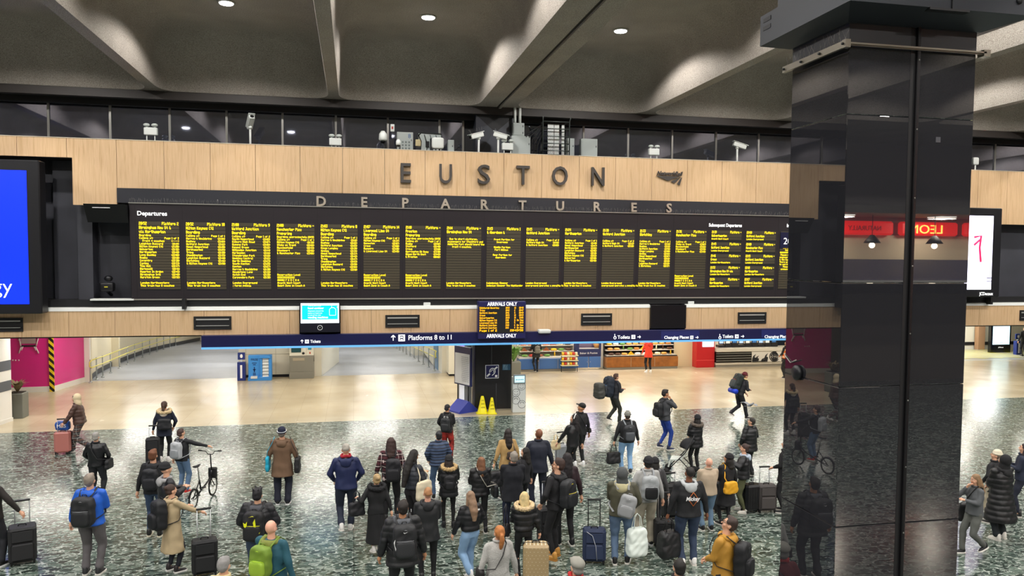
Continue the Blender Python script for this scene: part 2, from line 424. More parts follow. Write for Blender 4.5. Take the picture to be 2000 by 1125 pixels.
# ---------------- front facade ----------------
def FX(x, y=450, Y=26.0): return ony(x, y, Y).x
PW = 1.0
# beech fascia: panels with shadow gaps, one cladding mesh
seams_px = [-62, 34, 131, 228, 320.5, 411, 499, 586, 669, 751, 830, 909, 984, 1058, 1131, 1202, 1273, 1342, 1410, 1477]
seams = [FX(p, 290) for p in seams_px]
d = (seams[-1]-seams[2])/(len(seams)-3)
while seams[0] > XL: seams.insert(0, seams[0]-d)
while seams[-1] < 33: seams.append(seams[-1]+d)
xa, xb = FX(143, 360), FX(230, 380); xc, xd = FX(1953, 420), 33.4
ZT = 9.11
mb = MB()
def zbot(x):
    if x < xa: return 8.52
    if x < xb: return 7.08
    if x < xc: return 7.63
    return 7.02
cuts = sorted(set([s for s in seams if s > XL] + [xa, xb, xc]))
for p, q in zip(cuts[:-1], cuts[1:]):
    g0 = .006 if any(abs(p-s) < 1e-6 for s in seams) else 0; g1 = .006 if any(abs(q-s) < 1e-6 for s in seams) else 0
    mb.box(p+g0, 25.95, zbot((p+q)/2), q-g1, 26.05, ZT)
fas = struct('wall_fascia', mb, WOOD)
mb = MB(); mb.box(XL, 26.05, 8.5, 33.4, 26.12, ZT-.02); mb.box(xa, 26.05, 7.1, 33.4, 26.12, ZT-.05)
mb.box(XL, 25.94, ZT, 33.4, 26.14, ZT+.02, 1)
struct('trim_3', mb, [BLACKM, mat('fascia_capping', '#cfc6b4', .4)])
# plant deck behind the fascia, recess wall behind the displays
mb = MB(); mb.box(XL, 26.12, 8.55, XR, 27.9, 8.75); struct('trim_4', mb, mat('deck', '#4a4845', .8))
mb = MB(); mb.box(XL, 27.0, 3.0, 4.2, 27.2, 8.55); mb.box(5.75, 27.0, 3.0, XR, 27.2, 8.55); mb.box(4.2, 27.0, 3.6, 5.75, 27.15, 8.55); struct('wall_front', mb, BLACKW)
mb = MB(); mb.box(xa-.05, 26.45, 4.0, FX(172, 500), 27.0, 8.5); mb.box(FX(88, 500), 26.75, 4.0, xa-.05, 27.0, 8.5)
mb.box(24.0, 26.5, 4.0, XR, 27.0, 8.5)
struct('wall_front', mb, BLACKW)
# black header strip carrying the DEPARTURES letters
mb = MB(); mb.box(xb, 25.9, 7.17, 20.6, 26.04, 7.62); struct('trim_5', mb, mat('header_strip', '#2c2d34', .4))
# black ledge and white sloping cill under the board
mb = MB(); mb.box(-8.9, 26.02, 3.93, 27.4, 27.0, 4.14); mb.box(XL, 26.02, 3.93, -8.9, 27.0, 4.14); mb.box(27.4, 26.02, 3.93, XR, 27, 4.14); struct('trim_6', mb, BLACKM)
SG = mat('cill_white', '#eceeea', .35)
def cill(x0, x1):
    m = MB(); m.prism([(25.93, 3.80), (25.95, 3.90), (26.2, 3.96), (26.9, 3.97), (26.9, 3.80)], x0, x1, 0, plane='yz'); return m
gaps = [(FX(585, 620), FX(665, 620)), (FX(936, 620), FX(1026, 620)), (FX(1268, 620), FX(1337, 620))]
segs = []; cur = XL
for a, b in gaps: segs.append((cur, a)); cur = b
segs.append((cur, XR))
mb = MB()
for a, b in segs:
    k = cill(a, b); mb.add(k.v, k.f)
struct('trim_7', mb, SG)
# lower beech band
lw_px = [43.5, 234, 326, 415.5, 503.5, 583]
lw = [FX(p, 630) for p in lw_px]; dd = 1.315
mb = MB()
lws = [FX(43.5, 630)+dd*(k-14) for k in range(48)]
for a, b in segs:
    pts = [a]+[s for s in lws if a+.05 < s < b-.05]+[b]
    for p, q in zip(pts[:-1], pts[1:]): mb.box(p+.005, 25.95, 3.01, q-.005, 26.05, 3.80)
struct('wall_fascia', mb, WOOD)
mb = MB()
for a, b in segs: mb.box(a, 26.05, 3.0, b, 26.1, 3.8)
for a, b in gaps: mb.box(a, 26.3, 3.0, b, 26.4, 4.0); mb.box(a-.02, 26.0, 3.0, a+.02, 26.4, 3.9); mb.box(b-.02, 26.0, 3.0, b+.02, 26.4, 3.9)
mb.box(XL, 26.0, 2.97, XR, 26.4, 3.01)
struct('trim_8', mb, BLACKM)
# soffit above the low zone with recessed light strips
mb = MB(); mb.box(XL, 26.1, 3.25, XR, 36.6, 3.4); struct('ceiling', mb, mat('soffit_white', '#dedbd2', .6))
for k, x in enumerate([-10, -5.5, -1, 3.2, 7.5, 12, 16.5, 21, 25.5, 30]):
    for yy in (28.6, 33.2):
        r = empty('soffit_light', (x, yy, 3.25), 0, 'white linear light recessed in the soffit over the cream floor', 'light', 'soffit lights')
        mb = MB(); mb.bbox(-1.1, -.16, -.04, 1.1, .16, -.005, .005); mb.build('light_housing', WHITE, r)
        mb = MB(); mb.box(-1.05, -.12, -.045, 1.05, .12, -.04); mb.build('diffuser', mat('strip_diffuser', '#ffffff', .5, emit='#fff8ea', es=4.0), r)
        li = bpy.data.lights.new('strip_lamp', 'AREA'); li.shape = 'RECTANGLE'; li.size = 2.1; li.size_y = .3; li.energy = SOFFIT_W; li.color = (1, .955, .88)
        lo = bpy.data.objects.new('lamp', li); COL.objects.link(lo); lo.parent = r; lo.location = (0, 0, -.06)
# ---------------- clerestory windows ----------------
mpx = [-20, 95.5, 216, 332, 443, 552, 656, 757.5, 858]
mX = [ony(p, 250, 27.8).x for p in mpx]; step = (mX[-2]-mX[1])/6
while mX[0] > XL+1: mX.insert(0, mX[0]-step)
mR = [ony(p, 290, 27.8).x for p in (1139, 1226, 1312, 1397.5, 1480.5, 1561)]
while mR[-1] < XR-2: mR.append(mR[-1]+step)
def window(xs, name):
    r = empty(name, (0, 27.8, 8.75)); r['kind'] = 'structure'
    for a, b in zip(xs[:-1], xs[1:]):
        m = MB(); m.box(a, .0, .1, b, .02, 2.0); g = m.build('pane', WINB, r)
    for x in xs:
        m = MB(); m.box(x-.035, -.05, 0, x+.035, .03, 2.05); m.build('mullion', MULL, r)
    m = MB(); m.box(xs[0], -.06, 1.72, xs[-1], .04, 2.05); m.box(xs[0], -.06, -.02, xs[-1], .04, .1); m.build('window_frame', mat('frame_dark', '#26211f', .5), r)
    return r
window(mX[:]+[3.9], 'window_1'); window([5.9]+mR, 'window_2')
mb = MB(); mb.box(XL, 27.85, 8.5, XR, 27.95, 11); struct('wall_front', mb, BLACKM)
# ---------------- downlights ----------------
def downlight(x, y, first=None):
    r = empty('ceiling_downlight', (x, y, ZC), 0, 'round white downlight recessed in a concrete coffer', 'light', 'coffer downlights')
    m = MB(); m.eloft([(0, 0, -.035, .23, .23), (0, 0, -.02, .24, .24), (0, 0, 0, .24, .24)], 24); m.build('trim_ring', mat('lamp_ring', '#b9b6b0', .4, metal=.4), r)
    m = MB(); m.eloft([(0, 0, -.07, .13, .13), (0, 0, -.055, .18, .18), (0, 0, -.03, .2, .2)], 24); m.build('lens', mat('lamp_lens', '#ffffff', .4, emit='#ffffff', es=14), r)
    return r
DL = downlight(0, 0); lampd = bpy.data.lights.new('downlight', 'SPOT'); lampd.energy = LAMP_W; lampd.spot_size = math.radians(150); lampd.spot_blend = .22; lampd.shadow_soft_size = .16; lampd.color = (1, .965, .92)
lo = bpy.data.objects.new('lamp', lampd); COL.objects.link(lo); lo.parent = DL; lo.location = (0, 0, -.1)
first = True
vis = {}
for i in range(len(CX_BEAMS)-1):
    x = (CX_BEAMS[i]+CX_BEAMS[i+1])/2
    if i == 5: x = 8.1
    for y in LAMP_Y:
        c = DL if first else copy_tree(DL); first = False
        c.location = (x, y, ZC)
        if y == LAMP_Y[0] and i in (3, 4, 5):
            c['label'] = {3: 'round white ceiling downlight at top left, left of the narrow middle beam', 4: 'round white ceiling downlight above the EUSTON letters E and U', 5: 'round white ceiling downlight just right of the wide grooved beam'}[i]

# ---------------- near column ----------------
CXa, CXb, CYa, CYb = 4.315, 5.63, 6.17, 7.07
def m_col():
    m = mat('column_cladding', '#28282c', .09); t = NT(m); t.b.inputs['IOR'].default_value = 1.95
    tc = t.n('TexCoord'); n = t.n('TexNoise'); n.inputs['Scale'].default_value = 3; n.inputs['Detail'].default_value = 8; t.l(tc.outputs['Object'], n.inputs['Vector'])
    r = t.n('MapRange'); r.inputs[3].default_value = .0; r.inputs[4].default_value = .02; t.l(n.outputs[0], r.inputs[0]); t.l(r.outputs[0], t.b.inputs['Roughness'])
    return m
COLM = m_col()
col = empty('column', (4.97, 6.6, 0), 0, 'tall square dark polished column in the right foreground with a grey steel collar', 'column')
def L(p): return p[0]-4.97, p[1]-6.6
x0, y0 = L((CXa, CYa)); x1, y1 = L((CXb, CYb))
zj = [0, 1.6, 3.05, ony(1620, 755, 6.17).z, ony(1800, 530, 6.17).z, ony(1800, 233, 6.17).z, 7.35]
zj = sorted([0, 1.1, 2.35, ony(1800, 1018, 6.17).z, ony(1800, 752, 6.17).z, ony(1800, 553, 6.17).z, ony(1800, 230, 6.17).z, ony(1800, 92, 6.17).z])
xg = ony(1776, 500, 6.17).x-4.97
mb = MB()
for a, b in zip(zj[:-1], zj[1:]):
    if b-a < .05: continue
    mb.bbox(x0, y0, a+.002, xg-.035, y1, b-.002, .006); mb.bbox(xg+.03, y0, a+.002, x1, y1, b-.002, .006)
mb.box(x0+.01, y0+.03, 0, x1-.01, y1-.01, zj[-1])
mb.build('cladding', COLM, col)
mb = MB(); mb.box(xg-.055, y0-.002, 0, xg-.005, y0+.02, 7.85); mb.bbox(xg-.005, y0-.03, 0, xg+.03, y0+.02, 7.95, .006, 1)
for z in [1.2+.62*k for k in range(11)]: mb.ell((xg+.012, y0-.031, z), (.008, .004, .008), 8, 5, 2)
mb.build('cable_channel', [BLACKM, mat('channel_metal', '#1b1a1d', .35, metal=.4), STEEL], col)
zr = ony(1655, 88, 6.17).z
mb = MB(); mb.box(x0-.0, y0+.0, zj[-1], x1, y1, 7.9); mb.build('upper_shaft', mat('shaft_grey', '#26262a', .5), col)
mb = MB()
mb.box(x0-.075, y0-.06, zr-.03, x0-.045, y1+.06, zr+.03); mb.box(x0-.08, y0-.065, zr-.035, x0-.03, y0-.01, zr+.035)
mb.box(x0-.05, y0-.045, zr-.012, x1+.06, y0-.03, zr+.003); mb.box(x0-.05, y0-.06, zr-.003, x1+.06, y0-.045, zr+.012); mb.box(x1+.03, y0-.06, zr-.03, x1+.1, y0+.02, zr+.03)
for yy in (y0-.03, y0+.32, y0+.62, y1+.02): mb.tube([(x0-.08, yy, zr), (x0-.095, yy, zr)], .012, 8, 1)
mb.build('rail', [mat('rail_steel', '#8c8578', .35, metal=.6), BLACKM], col)
mb = MB()
for k in range(26):
    yy = y0-.05+k*.039; s = (-1)**k
    mb.tube([(x0-.06, yy, zr+.02), (x0-.06+.03*random.uniform(-1, 1), yy+s*.05, zr+.13+random.uniform(-.02, .03))], .0014, 4)
mb.build('bird_spikes', mat('spike', '#9a9690', .3, metal=.8), col, fixn=False)
cz = ony(1640, 5, 5.95).z
mb = MB(); X0, X1, Y0, Y1 = -.86, 1.0, -.72, .75
mb.box(X0, Y0, cz, X1, Y1, cz+.3); 
mb.add([(X0, Y0, cz), (X1, Y0, cz), (X1, Y1, cz), (X0, Y1, cz), (x0-.03, y0-.02, cz-.09), (x1+.03, y0-.02, cz-.09), (x1+.03, y1, cz-.09), (x0-.03, y1, cz-.09)], [(0, 1, 5, 4), (1, 2, 6, 5), (2, 3, 7, 6), (3, 0, 4, 7), (4, 5, 6, 7)])
for z in (.16, .24): mb.box(X0-.003, Y1-.2, cz+z-.02, X0+.01, Y1-.06, cz+z+.02, 1)
mb.box(xg-.12, Y0-.01, cz-.02, xg+.28, Y0+.3, cz, 1); mb.box(xg+.1, Y0-.012, cz, xg+.105, Y0, cz+.3, 1)
mb.tube([(X1-.18, Y0-.01, cz+.12), (X1-.18, Y0, cz+.12)], .03, 12, 1)
mb.box(x0-.12, y0-.1, cz+.3, x1+.12, y1+.1, ZB-.0)
mb.build('collar', [mat('collar_steel', '#33363c', .42, metal=.5), BLACKM], col)
# push button / round fitting and cable on the left face
zz = ony(1578, 728, 6.8); mb = MB(); mb.eloft([(0, 0, 0, .075, .075), (0, 0, .03, .075, .075), (0, 0, .05, .05, .05)], 20)
b = mb.build('round_fitting', PLAST, col); b.rotation_euler = (0, -PI/2, 0); b.location = (x0-.001, .22, ony(1576, 728, 6.8).z)
mb = MB(); mb.tube([(x0-.006, y1, 4.62), (x0-.012, .35, 4.555), (x0-.03, .22, 4.60)], .006, 6); mb.build('cable', mat('cable_grey', '#8a8680', .5), col)
mb = MB(); c = ony(1832, 273, 6.17); mb.box(c.x-4.97-.025, y0-.003, c.z-.025, c.x-4.97+.025, y0, c.z+.025); mb.build('sticker', mat('sticker', '#4a4c52', .3), col)

# ---------------- far pillar ----------------
pil = empty('column', (4.97, 27.9, 0), 0, 'black square pillar under the arrivals screen, carrying the hearing loop sign', 'column')
mb = MB(); mb.bbox(-.68, -.7, 0, .68, .7, 3.25, .02); mb.box(-.685, -.705, .0, .685, .705, .06, 1)
mb.build('cladding', [mat('pillar_black', '#19191c', .3), mat('pillar_skirt', '#8a8270', .5)], pil)
mb = MB(); mb.box(-.7, -.75, 8.7, .7, .7, 10.85); mb.add([(-.7, -.76, 8.9), (0, -.76, 10.15), (.7, -.76, 8.9)], [(0, 1, 2)], 1); mb.add([(-.7, -.757, 10.6), (0, -.757, 10.0), (.7, -.757, 10.6)], [(0, 1, 2)], 2)
mb.build('upper_shaft', [mat('shaft_g2', '#3b3d44', .35), mat('shaft_g3', '#45474f', .35), BLACKM], pil)
mb = MB(); mb.tube([(-.08, -.72, 1.55), (-.08, -.72, 3.0)], .02, 8); mb.tube([(.1, -.715, .0), (.1, -.715, 1.0)], .008, 6); mb.build('conduit', mat('conduit', '#4b4b4e', .4), pil)
mb = MB(); mb.box(-.75, -.72, 10.2, -.5, -.7, 10.85)
hl = empty('hearing_loop_sign', (4.97-.06, 27.17, 0), 0, 'square navy hearing loop sign with white ear symbol on the black pillar', 'sign')
cz_ = ony(950, 726, 27.17).z; sx = .245
mb = MB(); mb.box(-sx, -.02, cz_-sx, sx, .0, cz_+sx); mb.box(-sx+.02, -.022, cz_-sx+.02, sx-.02, -.019, cz_+sx-.02, 1); mb.build('plate', [PRINTW, NAVY], hl)
mb = MB()
pts = [(.10*math.cos(a), .11*math.sin(a)) for a in [math.radians(q) for q in range(200, -70, -18)]]
mb.tube([(p[0]+.01, -.026, cz_+p[1]+.01) for p in pts]+[(.0, -.026, cz_-.14)], .016, 6)
mb.tube([(p[0]*.5+.01, -.026, cz_+p[1]*.5+.01) for p in pts], .011, 6)
mb.tube([(-.19, -.026, cz_-.17), (-.08, -.026, cz_-.07)], .03, 6); mb.tube([(.08, -.026, cz_+.08), (.19, -.026, cz_+.17)], .03, 6); mb.box(.11, -.027, cz_-.2, .19, -.023, cz_-.12)
mb.build('ear_symbol', PRINTW, hl)
nt_ = empty('wall_notice', (4.97+.47, 27.17, 0), 0, 'small blue printed notice on the black pillar right of the ear sign', 'sign')
c = ony(986, 717, 27.17); mb = MB(); mb.box(-.15, -.01, c.z-.11, .15, .015, c.z+.11); mb.build('plate', mat('notice_blue', '#1d4c66', .4), nt_)
mb = MB()
for k in range(6): led(mb, 'ABCDEF information'[k:k+10], -.12, c.z+.09-k*.032, .024, y=-.012)
mb.build('print', mat('notice_txt', '#9fc0cf', .5), nt_, fixn=False)

# ---------------- lettering on the fascia ----------------
for i, (ch, px_, lab) in enumerate(zip('EUSTON', (791.5, 870, 944.5, 1021, 1093, 1167), ('first letter, capital E', 'second letter, capital U', 'third letter, capital S', 'fourth letter, capital T', 'fifth letter, capital O', 'last letter, capital N'))):
    p = ony(px_, 360+(px_-791)*.018, 25.9)
    o = text('sign_letter', ch, p.x, 25.88, ony(px_, 356.5+(px_-791)*.0165, 25.9).z, .92, LETG, ext=.055, w=(.34, .42, .42, .46, .55, .47)[i]*1.0, off=.006)
    tag(o, 'dark grey raised station sign %s of the word EUSTON on pale wood' % lab, 'letter', 'EUSTON letters on the wood fascia')
ords = ['first letter, D', 'second letter, E after the D', 'third letter, P', 'fourth letter, A', 'fifth letter, R between A and T', 'sixth letter, T', 'seventh letter, U', 'eighth letter, R after the U', 'ninth letter, E near the end', 'last letter, S']
for i, (ch, px_) in enumerate(zip('DEPARTURES', (627, 711, 791, 870, 945.5, 1020.5, 1094, 1165.5, 1238, 1307))):
    o = text('sign_letter', ch, ony(px_, 395, 25.85).x, 25.86, ony(px_, 402+(px_-627)*.0185, 25.86).z, .44, LETS, ext=.03, off=.012)
    tag(o, 'pale metal sign letter on the black header strip, ' + ords[i], 'letter', 'DEPARTURES letters on the header strip')
lg = empty('rail_logo', (ony(1307, 340, 25.93).x, 25.93, 0), 0, 'dark italic rail company logo with perspective track mark on the wood fascia', 'logo')
zt = ony(1307, 342.5, 25.93).z
text('lettering', 'NetworkRail', 0, -.02, zt+.0, .2, LETG, lg, ext=.015, w=.98, off=.006, shear=.3)
mb = MB()
def tri(poly): mb.prism([(x, zt+z) for x, z in poly], -.03, -.005)
tri([(-.5, -.03), (.42, -.03), (-.05, -.2)]); tri([(.44, -.05), (.06, -.22), (.2, -.28)]); tri([(.46, -.06), (.3, -.3), (.4, -.35), (.48, -.08)])
mb.build('track_mark', LETG, lg)

# ---------------- departure board ----------------
BX0 = FX(254, 405); BX1 = 18.3; BZ = 4.154; BH = 3.02
bd = empty('departure_board', (0, 25.98, BZ), 0, 'long dark departures board with columns of yellow dot matrix train times', 'display board')
bd.rotation_euler = (math.atan(.14/3.0), 0, 0)
mb = MB(); mb.bbox(BX0, 0, 0, BX1, .35, BH, .02); mb.box(BX0, -.012, -.02, BX1, .02, .02, 1)
PX0, PP, PWD = FX(270.5, 433, 25.87), 1.376, 1.19
nP = 17
for k in range(nP):
    xs = PX0+PP*k-(PP-PWD)/2; mb.box(xs-.004, -.003, .03, xs+.004, .001, BH-.05, 2)
mb.build('casing', [BOARDM, mat('board_edge', '#aaa59c', .4, metal=.4), BLACKM], bd)
mb = MB()
for k in range(900):
    x = BX0+(BX1-BX0)*(k+random.random())/900
    if k % 9 < 8: mb.tube([(x, .02, BH), (x+random.uniform(-.05, .05), -.02+random.uniform(-.05, .05), BH+.12+random.uniform(-.03, .05))], .0022, 3)
mb.build('bird_spikes', mat('spike2', '#8f8d88', .35, metal=.7), bd, fixn=False)['kind'] = 'stuff'
mb = MB(); mb.box(BX0, -.03, BH-.015, BX1, .05, BH+.012); mb.build('top_edge', mat('edge_alu', '#b9b6ae', .35, metal=.6), bd)
ZT_ = 2.60
ztop = ony(270, 432, 25.86).z-BZ; zbotp = ony(270, 566.5, 25.96).z-BZ
RH = (ztop-zbotp)/24.5
def stn(s, tms): return [(a, b) for a, b in zip(s.split(','), tms.split(','))]
def panel(k, rows, sub=None):
    x0 = PX0+PP*k; mbp = MB()
    big = 1.42*RH
    z = ztop
    # rows: list of (kind, left, right)
    mbp.box(x0-.01, -.004, zbotp-.01, x0+PWD+.01, .0, ztop+.01, 1)
    nb = 3 if not sub else 0
    zz = ztop
    if sub is None:
        hs = [1.45*RH]*3+[RH]*20
    else: hs = [1.5*RH, 1.45*RH, 1.05*RH, .9*RH]*5
    for h in hs:
        if not (sub is not None and abs(h-.9*RH) < 1e-6): mbp.box(x0, -.012, zz-h+.014, x0+PWD, -.003, zz)
        zz -= h
    p = mbp.build('display_panel', [LEDP, BLACKM], bd)
    t = MB()
    if sub is None:
        zz = ztop; i = 0
        for r in rows:
            h = hs[i] if i < len(hs) else RH
            kind, a, b = r
            if kind == '@': # jump to absolute row
                while i < a: zz -= hs[i]; i += 1
                continue
            fh = h*.86
            if a: led(t, a, x0+.012, zz-.012, fh, 'L', -.0135, .66 if h > RH*1.2 else .80)
            if b:
                if kind == 't': 
                    led(t, b, x0+PWD-.012, zz-.012, fh, 'R', -.0135, .74)
                else: led(t, b, x0+PWD-.012, zz-.012, fh, 'R', -.0135, .66 if h > RH*1.2 else .8)
            if kind == 'c': led(t, b or '', x0, zz, .0001)
            zz -= h; i += 1
    else:
        zz = ztop
        for j, (tm, d_, op) in enumerate(sub):
            led(t, tm, x0+.01, zz-.012, hs[0]*.8, 'L', -.0135, .62); led(t, 'Platform -', x0+PWD-.01, zz-.012, hs[0]*.8, 'R', -.0135, .62); zz -= hs[0]
            led(t, d_, x0+.01, zz-.012, hs[1]*.8, 'L', -.0135, .62); zz -= hs[1]
            led(t, op, x0+.01, zz-.012, hs[2]*.8, 'L', -.0135, .75); zz -= hs[2]+hs[3]
    if t.v: t.build('display_text', LEDY, p, fixn=False)
    return p
def std(tm, pf, dest, status, extra, page, st, foot, foot2, res=False):
    R = [('h', tm, 'Platform '+pf), ('h', dest, None), ('h', status, None)]
    R += [('h', e, None) for e in extra]
    if page: R.append(('h', 'Calling at:', page))
    for a, b in st: R.append(('t', a, '('+b+')'))
    if res: R += [('@', 17, 0), ('h', 'Reservation Level', None), ('h', 'OOOOOOOOOOOO', None), ('h', '####U F E D C B A', None)]
    R += [('@', 20, 0), ('h', foot, None), ('h', foot2, None)]
    return R
LN, LO, AW = 'London Northwestern', 'London Overground', 'Avanti West Coast'
t8 = 'This train has 8 coaches'; t12 = 'This train has 12 coaches'; qz = 'Quiet Zone in Coach A'
fp = 'overground operates a penalty fa'
P_ = [
 std('20:52', '2', 'Birmingham New St &', 'via Northampton', ['Boarding'], 'Page 1 of 3', stn('   Front 4 coaches,Leighton Buzzard,Milton Keynes Ctl,Wolverton,Northampton,Long Buckby,Rugby,Coventry,Canley,Tile Hill,Berkswell,Hampton In Arden,Birmingham Intl,Marston Green', '----,21:19,21:28,21:32,21:48,22:08,22:18,22:30,22:33,22:37,22:41,22:45,22:48,22:52'), LN, t8),
 std('20:52', '10', 'Milton Keynes Ctl', 'Boarding', [], 'Page 1 of 1', stn('Harrow & Wealdstne,Bushey,Watford Junction,Hemel Hempstead,Berkhamsted,Tring,Cheddington,Leighton Buzzard,Bletchley,& Milton Keynes Ctl', '21:04,21:09,21:12,21:20,21:25,21:30,21:35,21:40,21:46,21:50'), LN, t8),
 std('21:00', '9', 'Watford Junction', 'Boarding', [], 'Page 1 of 2', stn('South Hampstead,Kilburn High Road,Queens Park,Kensal Green,Willesden Junction,Harlesden,Stonebridge Park,Wembley Central,North Wembley,South Kenton,Kenton,Harrow & Wealdstne,Headstone Lane,Hatch End,Carpenders Park', '21:05,21:07,21:09,21:12,21:14,21:16,21:18,21:21,21:23,21:25,21:27,21:30,21:33,21:35,21:38'), LO, '; fares policy.'),
 std('21:00', '-', 'Manchester Picc', 'Preparing', ['Boarding approximately 20:55'], 'Page 1 of 1', stn('Milton Keynes Ctl,Stoke on Trent,Macclesfield,Stockport,& Manchester Picc', '21:30,22:26,22:43,22:56,23:06'), AW, qz, True),
 std('21:03', '8', 'Milton Keynes Ctl', 'Boarding', [], 'Page 1 of 1', stn('Harrow & Wealdstne,Bushey,Watford Junction,Kings Langley,Apsley,Hemel Hempstead,Berkhamsted,Tring,Cheddington,Leighton Buzzard,Bletchley,& Milton Keynes Ctl', '21:16,21:22,21:25,21:30,21:34,21:37,21:42,21:47,21:53,21:58,22:04,22:10'), LN, t12),
 std('21:07', '14', 'Liverpool Lime St', 'Boarding', [], 'Page 1 of 1', stn('Milton Keynes Ctl,Nuneaton,Crewe,Runcorn,& Liverpool Lime St', '21:37,22:07,23:00,23:20,23:45'), AW, qz, True),
 std('21:10', '-', 'Preston', 'Preparing', ['Boarding approximately 20:52'], 'Page 1 of 1', stn('Rugby,Stafford,Crewe,Warrington Bk Quay,Wigan North West,& Preston', '22:02,22:40,23:10,23:30,23:45,00:02'), AW, qz, True),
 std('21:14', '-', 'Birmingham New St', '', ['   Due to short platforms,', ' passengers for Stechford and', ' Adderley Park should board the', '      front 4 coaches.'], None, [], LN, t8),
 std('21:15', '1', '& Aberdeen &', '', ['        Front Portion for', '           Inverness', '', '        Middle Portion', '         Fort William', '', '       Rear Portion for', '          Aberdeen'], None, [], 'Caledonian Sleeper', 'ledonian Sleeper The Highlander'),
 std('21:15', '-', 'Watford Junction', '', [], 'Page 2 of 2', stn('Watford High St,& Watford Junction', '21:58,22:05'), LO, fp),
 std('21:24', '-', 'Northampton', '', [], 'Page 1 of 1', stn('Watford Junction,Hemel Hempstead,Berkhamsted,Leighton Buzzard,Bletchley,Milton Keynes Ctl,Wolverton,& Northampton', '21:40,21:47,21:52,22:02,22:10,22:15,22:20,22:40'), LN, t8),
 std('21:30', '-', 'Watford Junction', '', [], 'Page 2 of 2', stn('Watford High St,& Watford Junction', '22:13,22:20'), LO, fp),
 std('21:33', '-', 'Bletchley', '', [], 'Page 1 of 1', stn('Harrow & Wealdstne,Bushey,Watford Junction,Kings Langley,Apsley,Hemel Hempstead,Berkhamsted,Tring,Leighton Buzzard,& Bletchley', '21:46,21:52,21:56,22:00,22:04,22:07,22:12,22:18,22:29,22:37'), LN, t12),
 std('21:36', '-', 'Manchester Picc', '', [], 'Page 1 of 1', stn('Stoke on Trent,Macclesfield,Stockport,& Manchester Picc', '23:07,23:26,23:39,23:48'), AW, qz, True)]
for k, r in enumerate(P_): panel(k, r)
panel(14, None, [('21:39', 'Wolverhampton', AW), ('21:45', 'Watford Junction', LO), ('21:46', 'Crewe', LN), ('21:53', 'Birmingham New St via', LN), ('21:54', 'Northampton', LN)])
panel(15, None, [('22:00', 'Watford Junction', LO), ('22:00', 'Manchester Picc', AW), ('22:15', 'Watford Junction', LO), ('22:18', 'Northampton', LN), ('22:27', 'Watford Junction', LO)])
panel(16, [('h', '', ''), ('h', '', None), ('h', '', None), ('h', '*'*30, None), ('h', '      Euston', None), ('h', '    Easter engineering', None), ('h', '       Holiday', None), ('h', '*'*30, None), ('h', ' Please note that', None), ('h', 'engineering works', None), ('h', '& the Early May', None), ('h', 'There will be no', None), ('h', 'to and from', None), ('h', '     Please', None), ('h', '  announcements', None)])
mb = MB(); x_ = PX0+PP*16; mb.box(x_-.0, -.02, ztop-.62, x_+PWD, -.005, ztop-.03); c_ = mb.build('clock_panel', mat('clock_navy', '#10143a', .4), bd)
t = MB(); text('clock_digits', '20:40', x_+.12, -.025, ztop-.47, .34, TXTW, c_, ext=.001, align='LEFT')
text('heading', 'Departures', FX(267.5, 415, 25.87), -.004, ony(290, 420.5, 25.86).z-BZ, .19, TXTW, bd, ext=.002, align='LEFT', off=.003)
text('heading', 'Subsequent Departures', FX(1384, 440, 25.87), -.004, ony(1400, 442.5, 25.86).z-BZ, .17, TXTW, bd, ext=.002, align='LEFT', off=.003, w=1.3)
text('heading', 'Information', FX(1536, 440, 25.87), -.004, ony(1540, 443.5, 25.86).z-BZ, .17, TXTW, bd, ext=.002, align='LEFT', off=.003)

# ---------------- arrivals screen ----------------
ax0, ax1 = ony(934, 620, 25.55).x, ony(1027, 620, 25.55).x; az0, az1 = ony(980, 662, 25.55).z, ony(980, 588.5, 25.55).z
ar = empty('arrivals_screen', ((ax0+ax1)/2, 25.55, az0), 0, 'small hanging screen reading ARRIVALS ONLY above and below its yellow rows', 'screen')
W, Hh = (ax1-ax0)/2, az1-az0
mb = MB(); mb.bbox(-W, 0, 0, W, .32, Hh, .02); mb.box(-W+.03, -.004, .2, W-.06, .0, Hh-.17, 1); mb.build('casing', [mat('arrivals_navy', '#1f1f55', .4), BLACKM], ar)
mb = MB()
rows = [('Edinburgh Waverley', '20:33', '13', '20:48'), ('Tring', '20:42', '2', '20:47'), ('Watford Junction', '20:51', '8', '20:49'), ('Crewe', '20:53', '12', '20:53'), ('Wolverhampton', '20:59', '14', '21:02'), ('Milton Keynes Ctl', '21:01', '11', 'On time'), ('Liverpool Lime St', '21:04', '5', '21:13'), ('Watford Junction', '21:09', '6', 'On time'), ('Watford Junction', '21:21', '9', 'On time')]
rh = (Hh-.40)/10.4
for i, (a, b, c, d_) in enumerate(rows):
    z = Hh-.19-i*rh
    led(mb, a, -W+.05, z, rh*.82, 'L', -.006, .75); led(mb, b, .12, z, rh*.82, 'L', -.006, .6); led(mb, c, .42, z, rh*.82, 'L', -.006, .7); led(mb, d_, W-.08, z, rh*.82, 'R', -.006, .7)
led(mb, 'Page 1 of 2', -W+.05, Hh-.19-9*rh, rh, 'L', -.006, 1.0); led(mb, '20:49:58', W-.08, Hh-.19-9*rh, rh, 'R', -.006, 1.1)
mb.build('display_text', mat('led_amber', '#ffc000', .5, emit='#ffb200', es=1.15), ar, fixn=False)
text('heading', 'ARRIVALS ONLY', 0, -.006, Hh-.15, .175, TXTW, ar, ext=.002, w=W*1.25, off=.003); text('heading', 'ARRIVALS ONLY', -.02, -.006, .05, .175, TXTW, ar, ext=.002, w=W*1.25, off=.003)
mb = MB()
for k in range(90): x = -W+2*W*k/90; mb.tube([(x, .05, Hh), (x+random.uniform(-.04, .04), .0+random.uniform(-.03, .05), Hh+.12)], .002, 3)
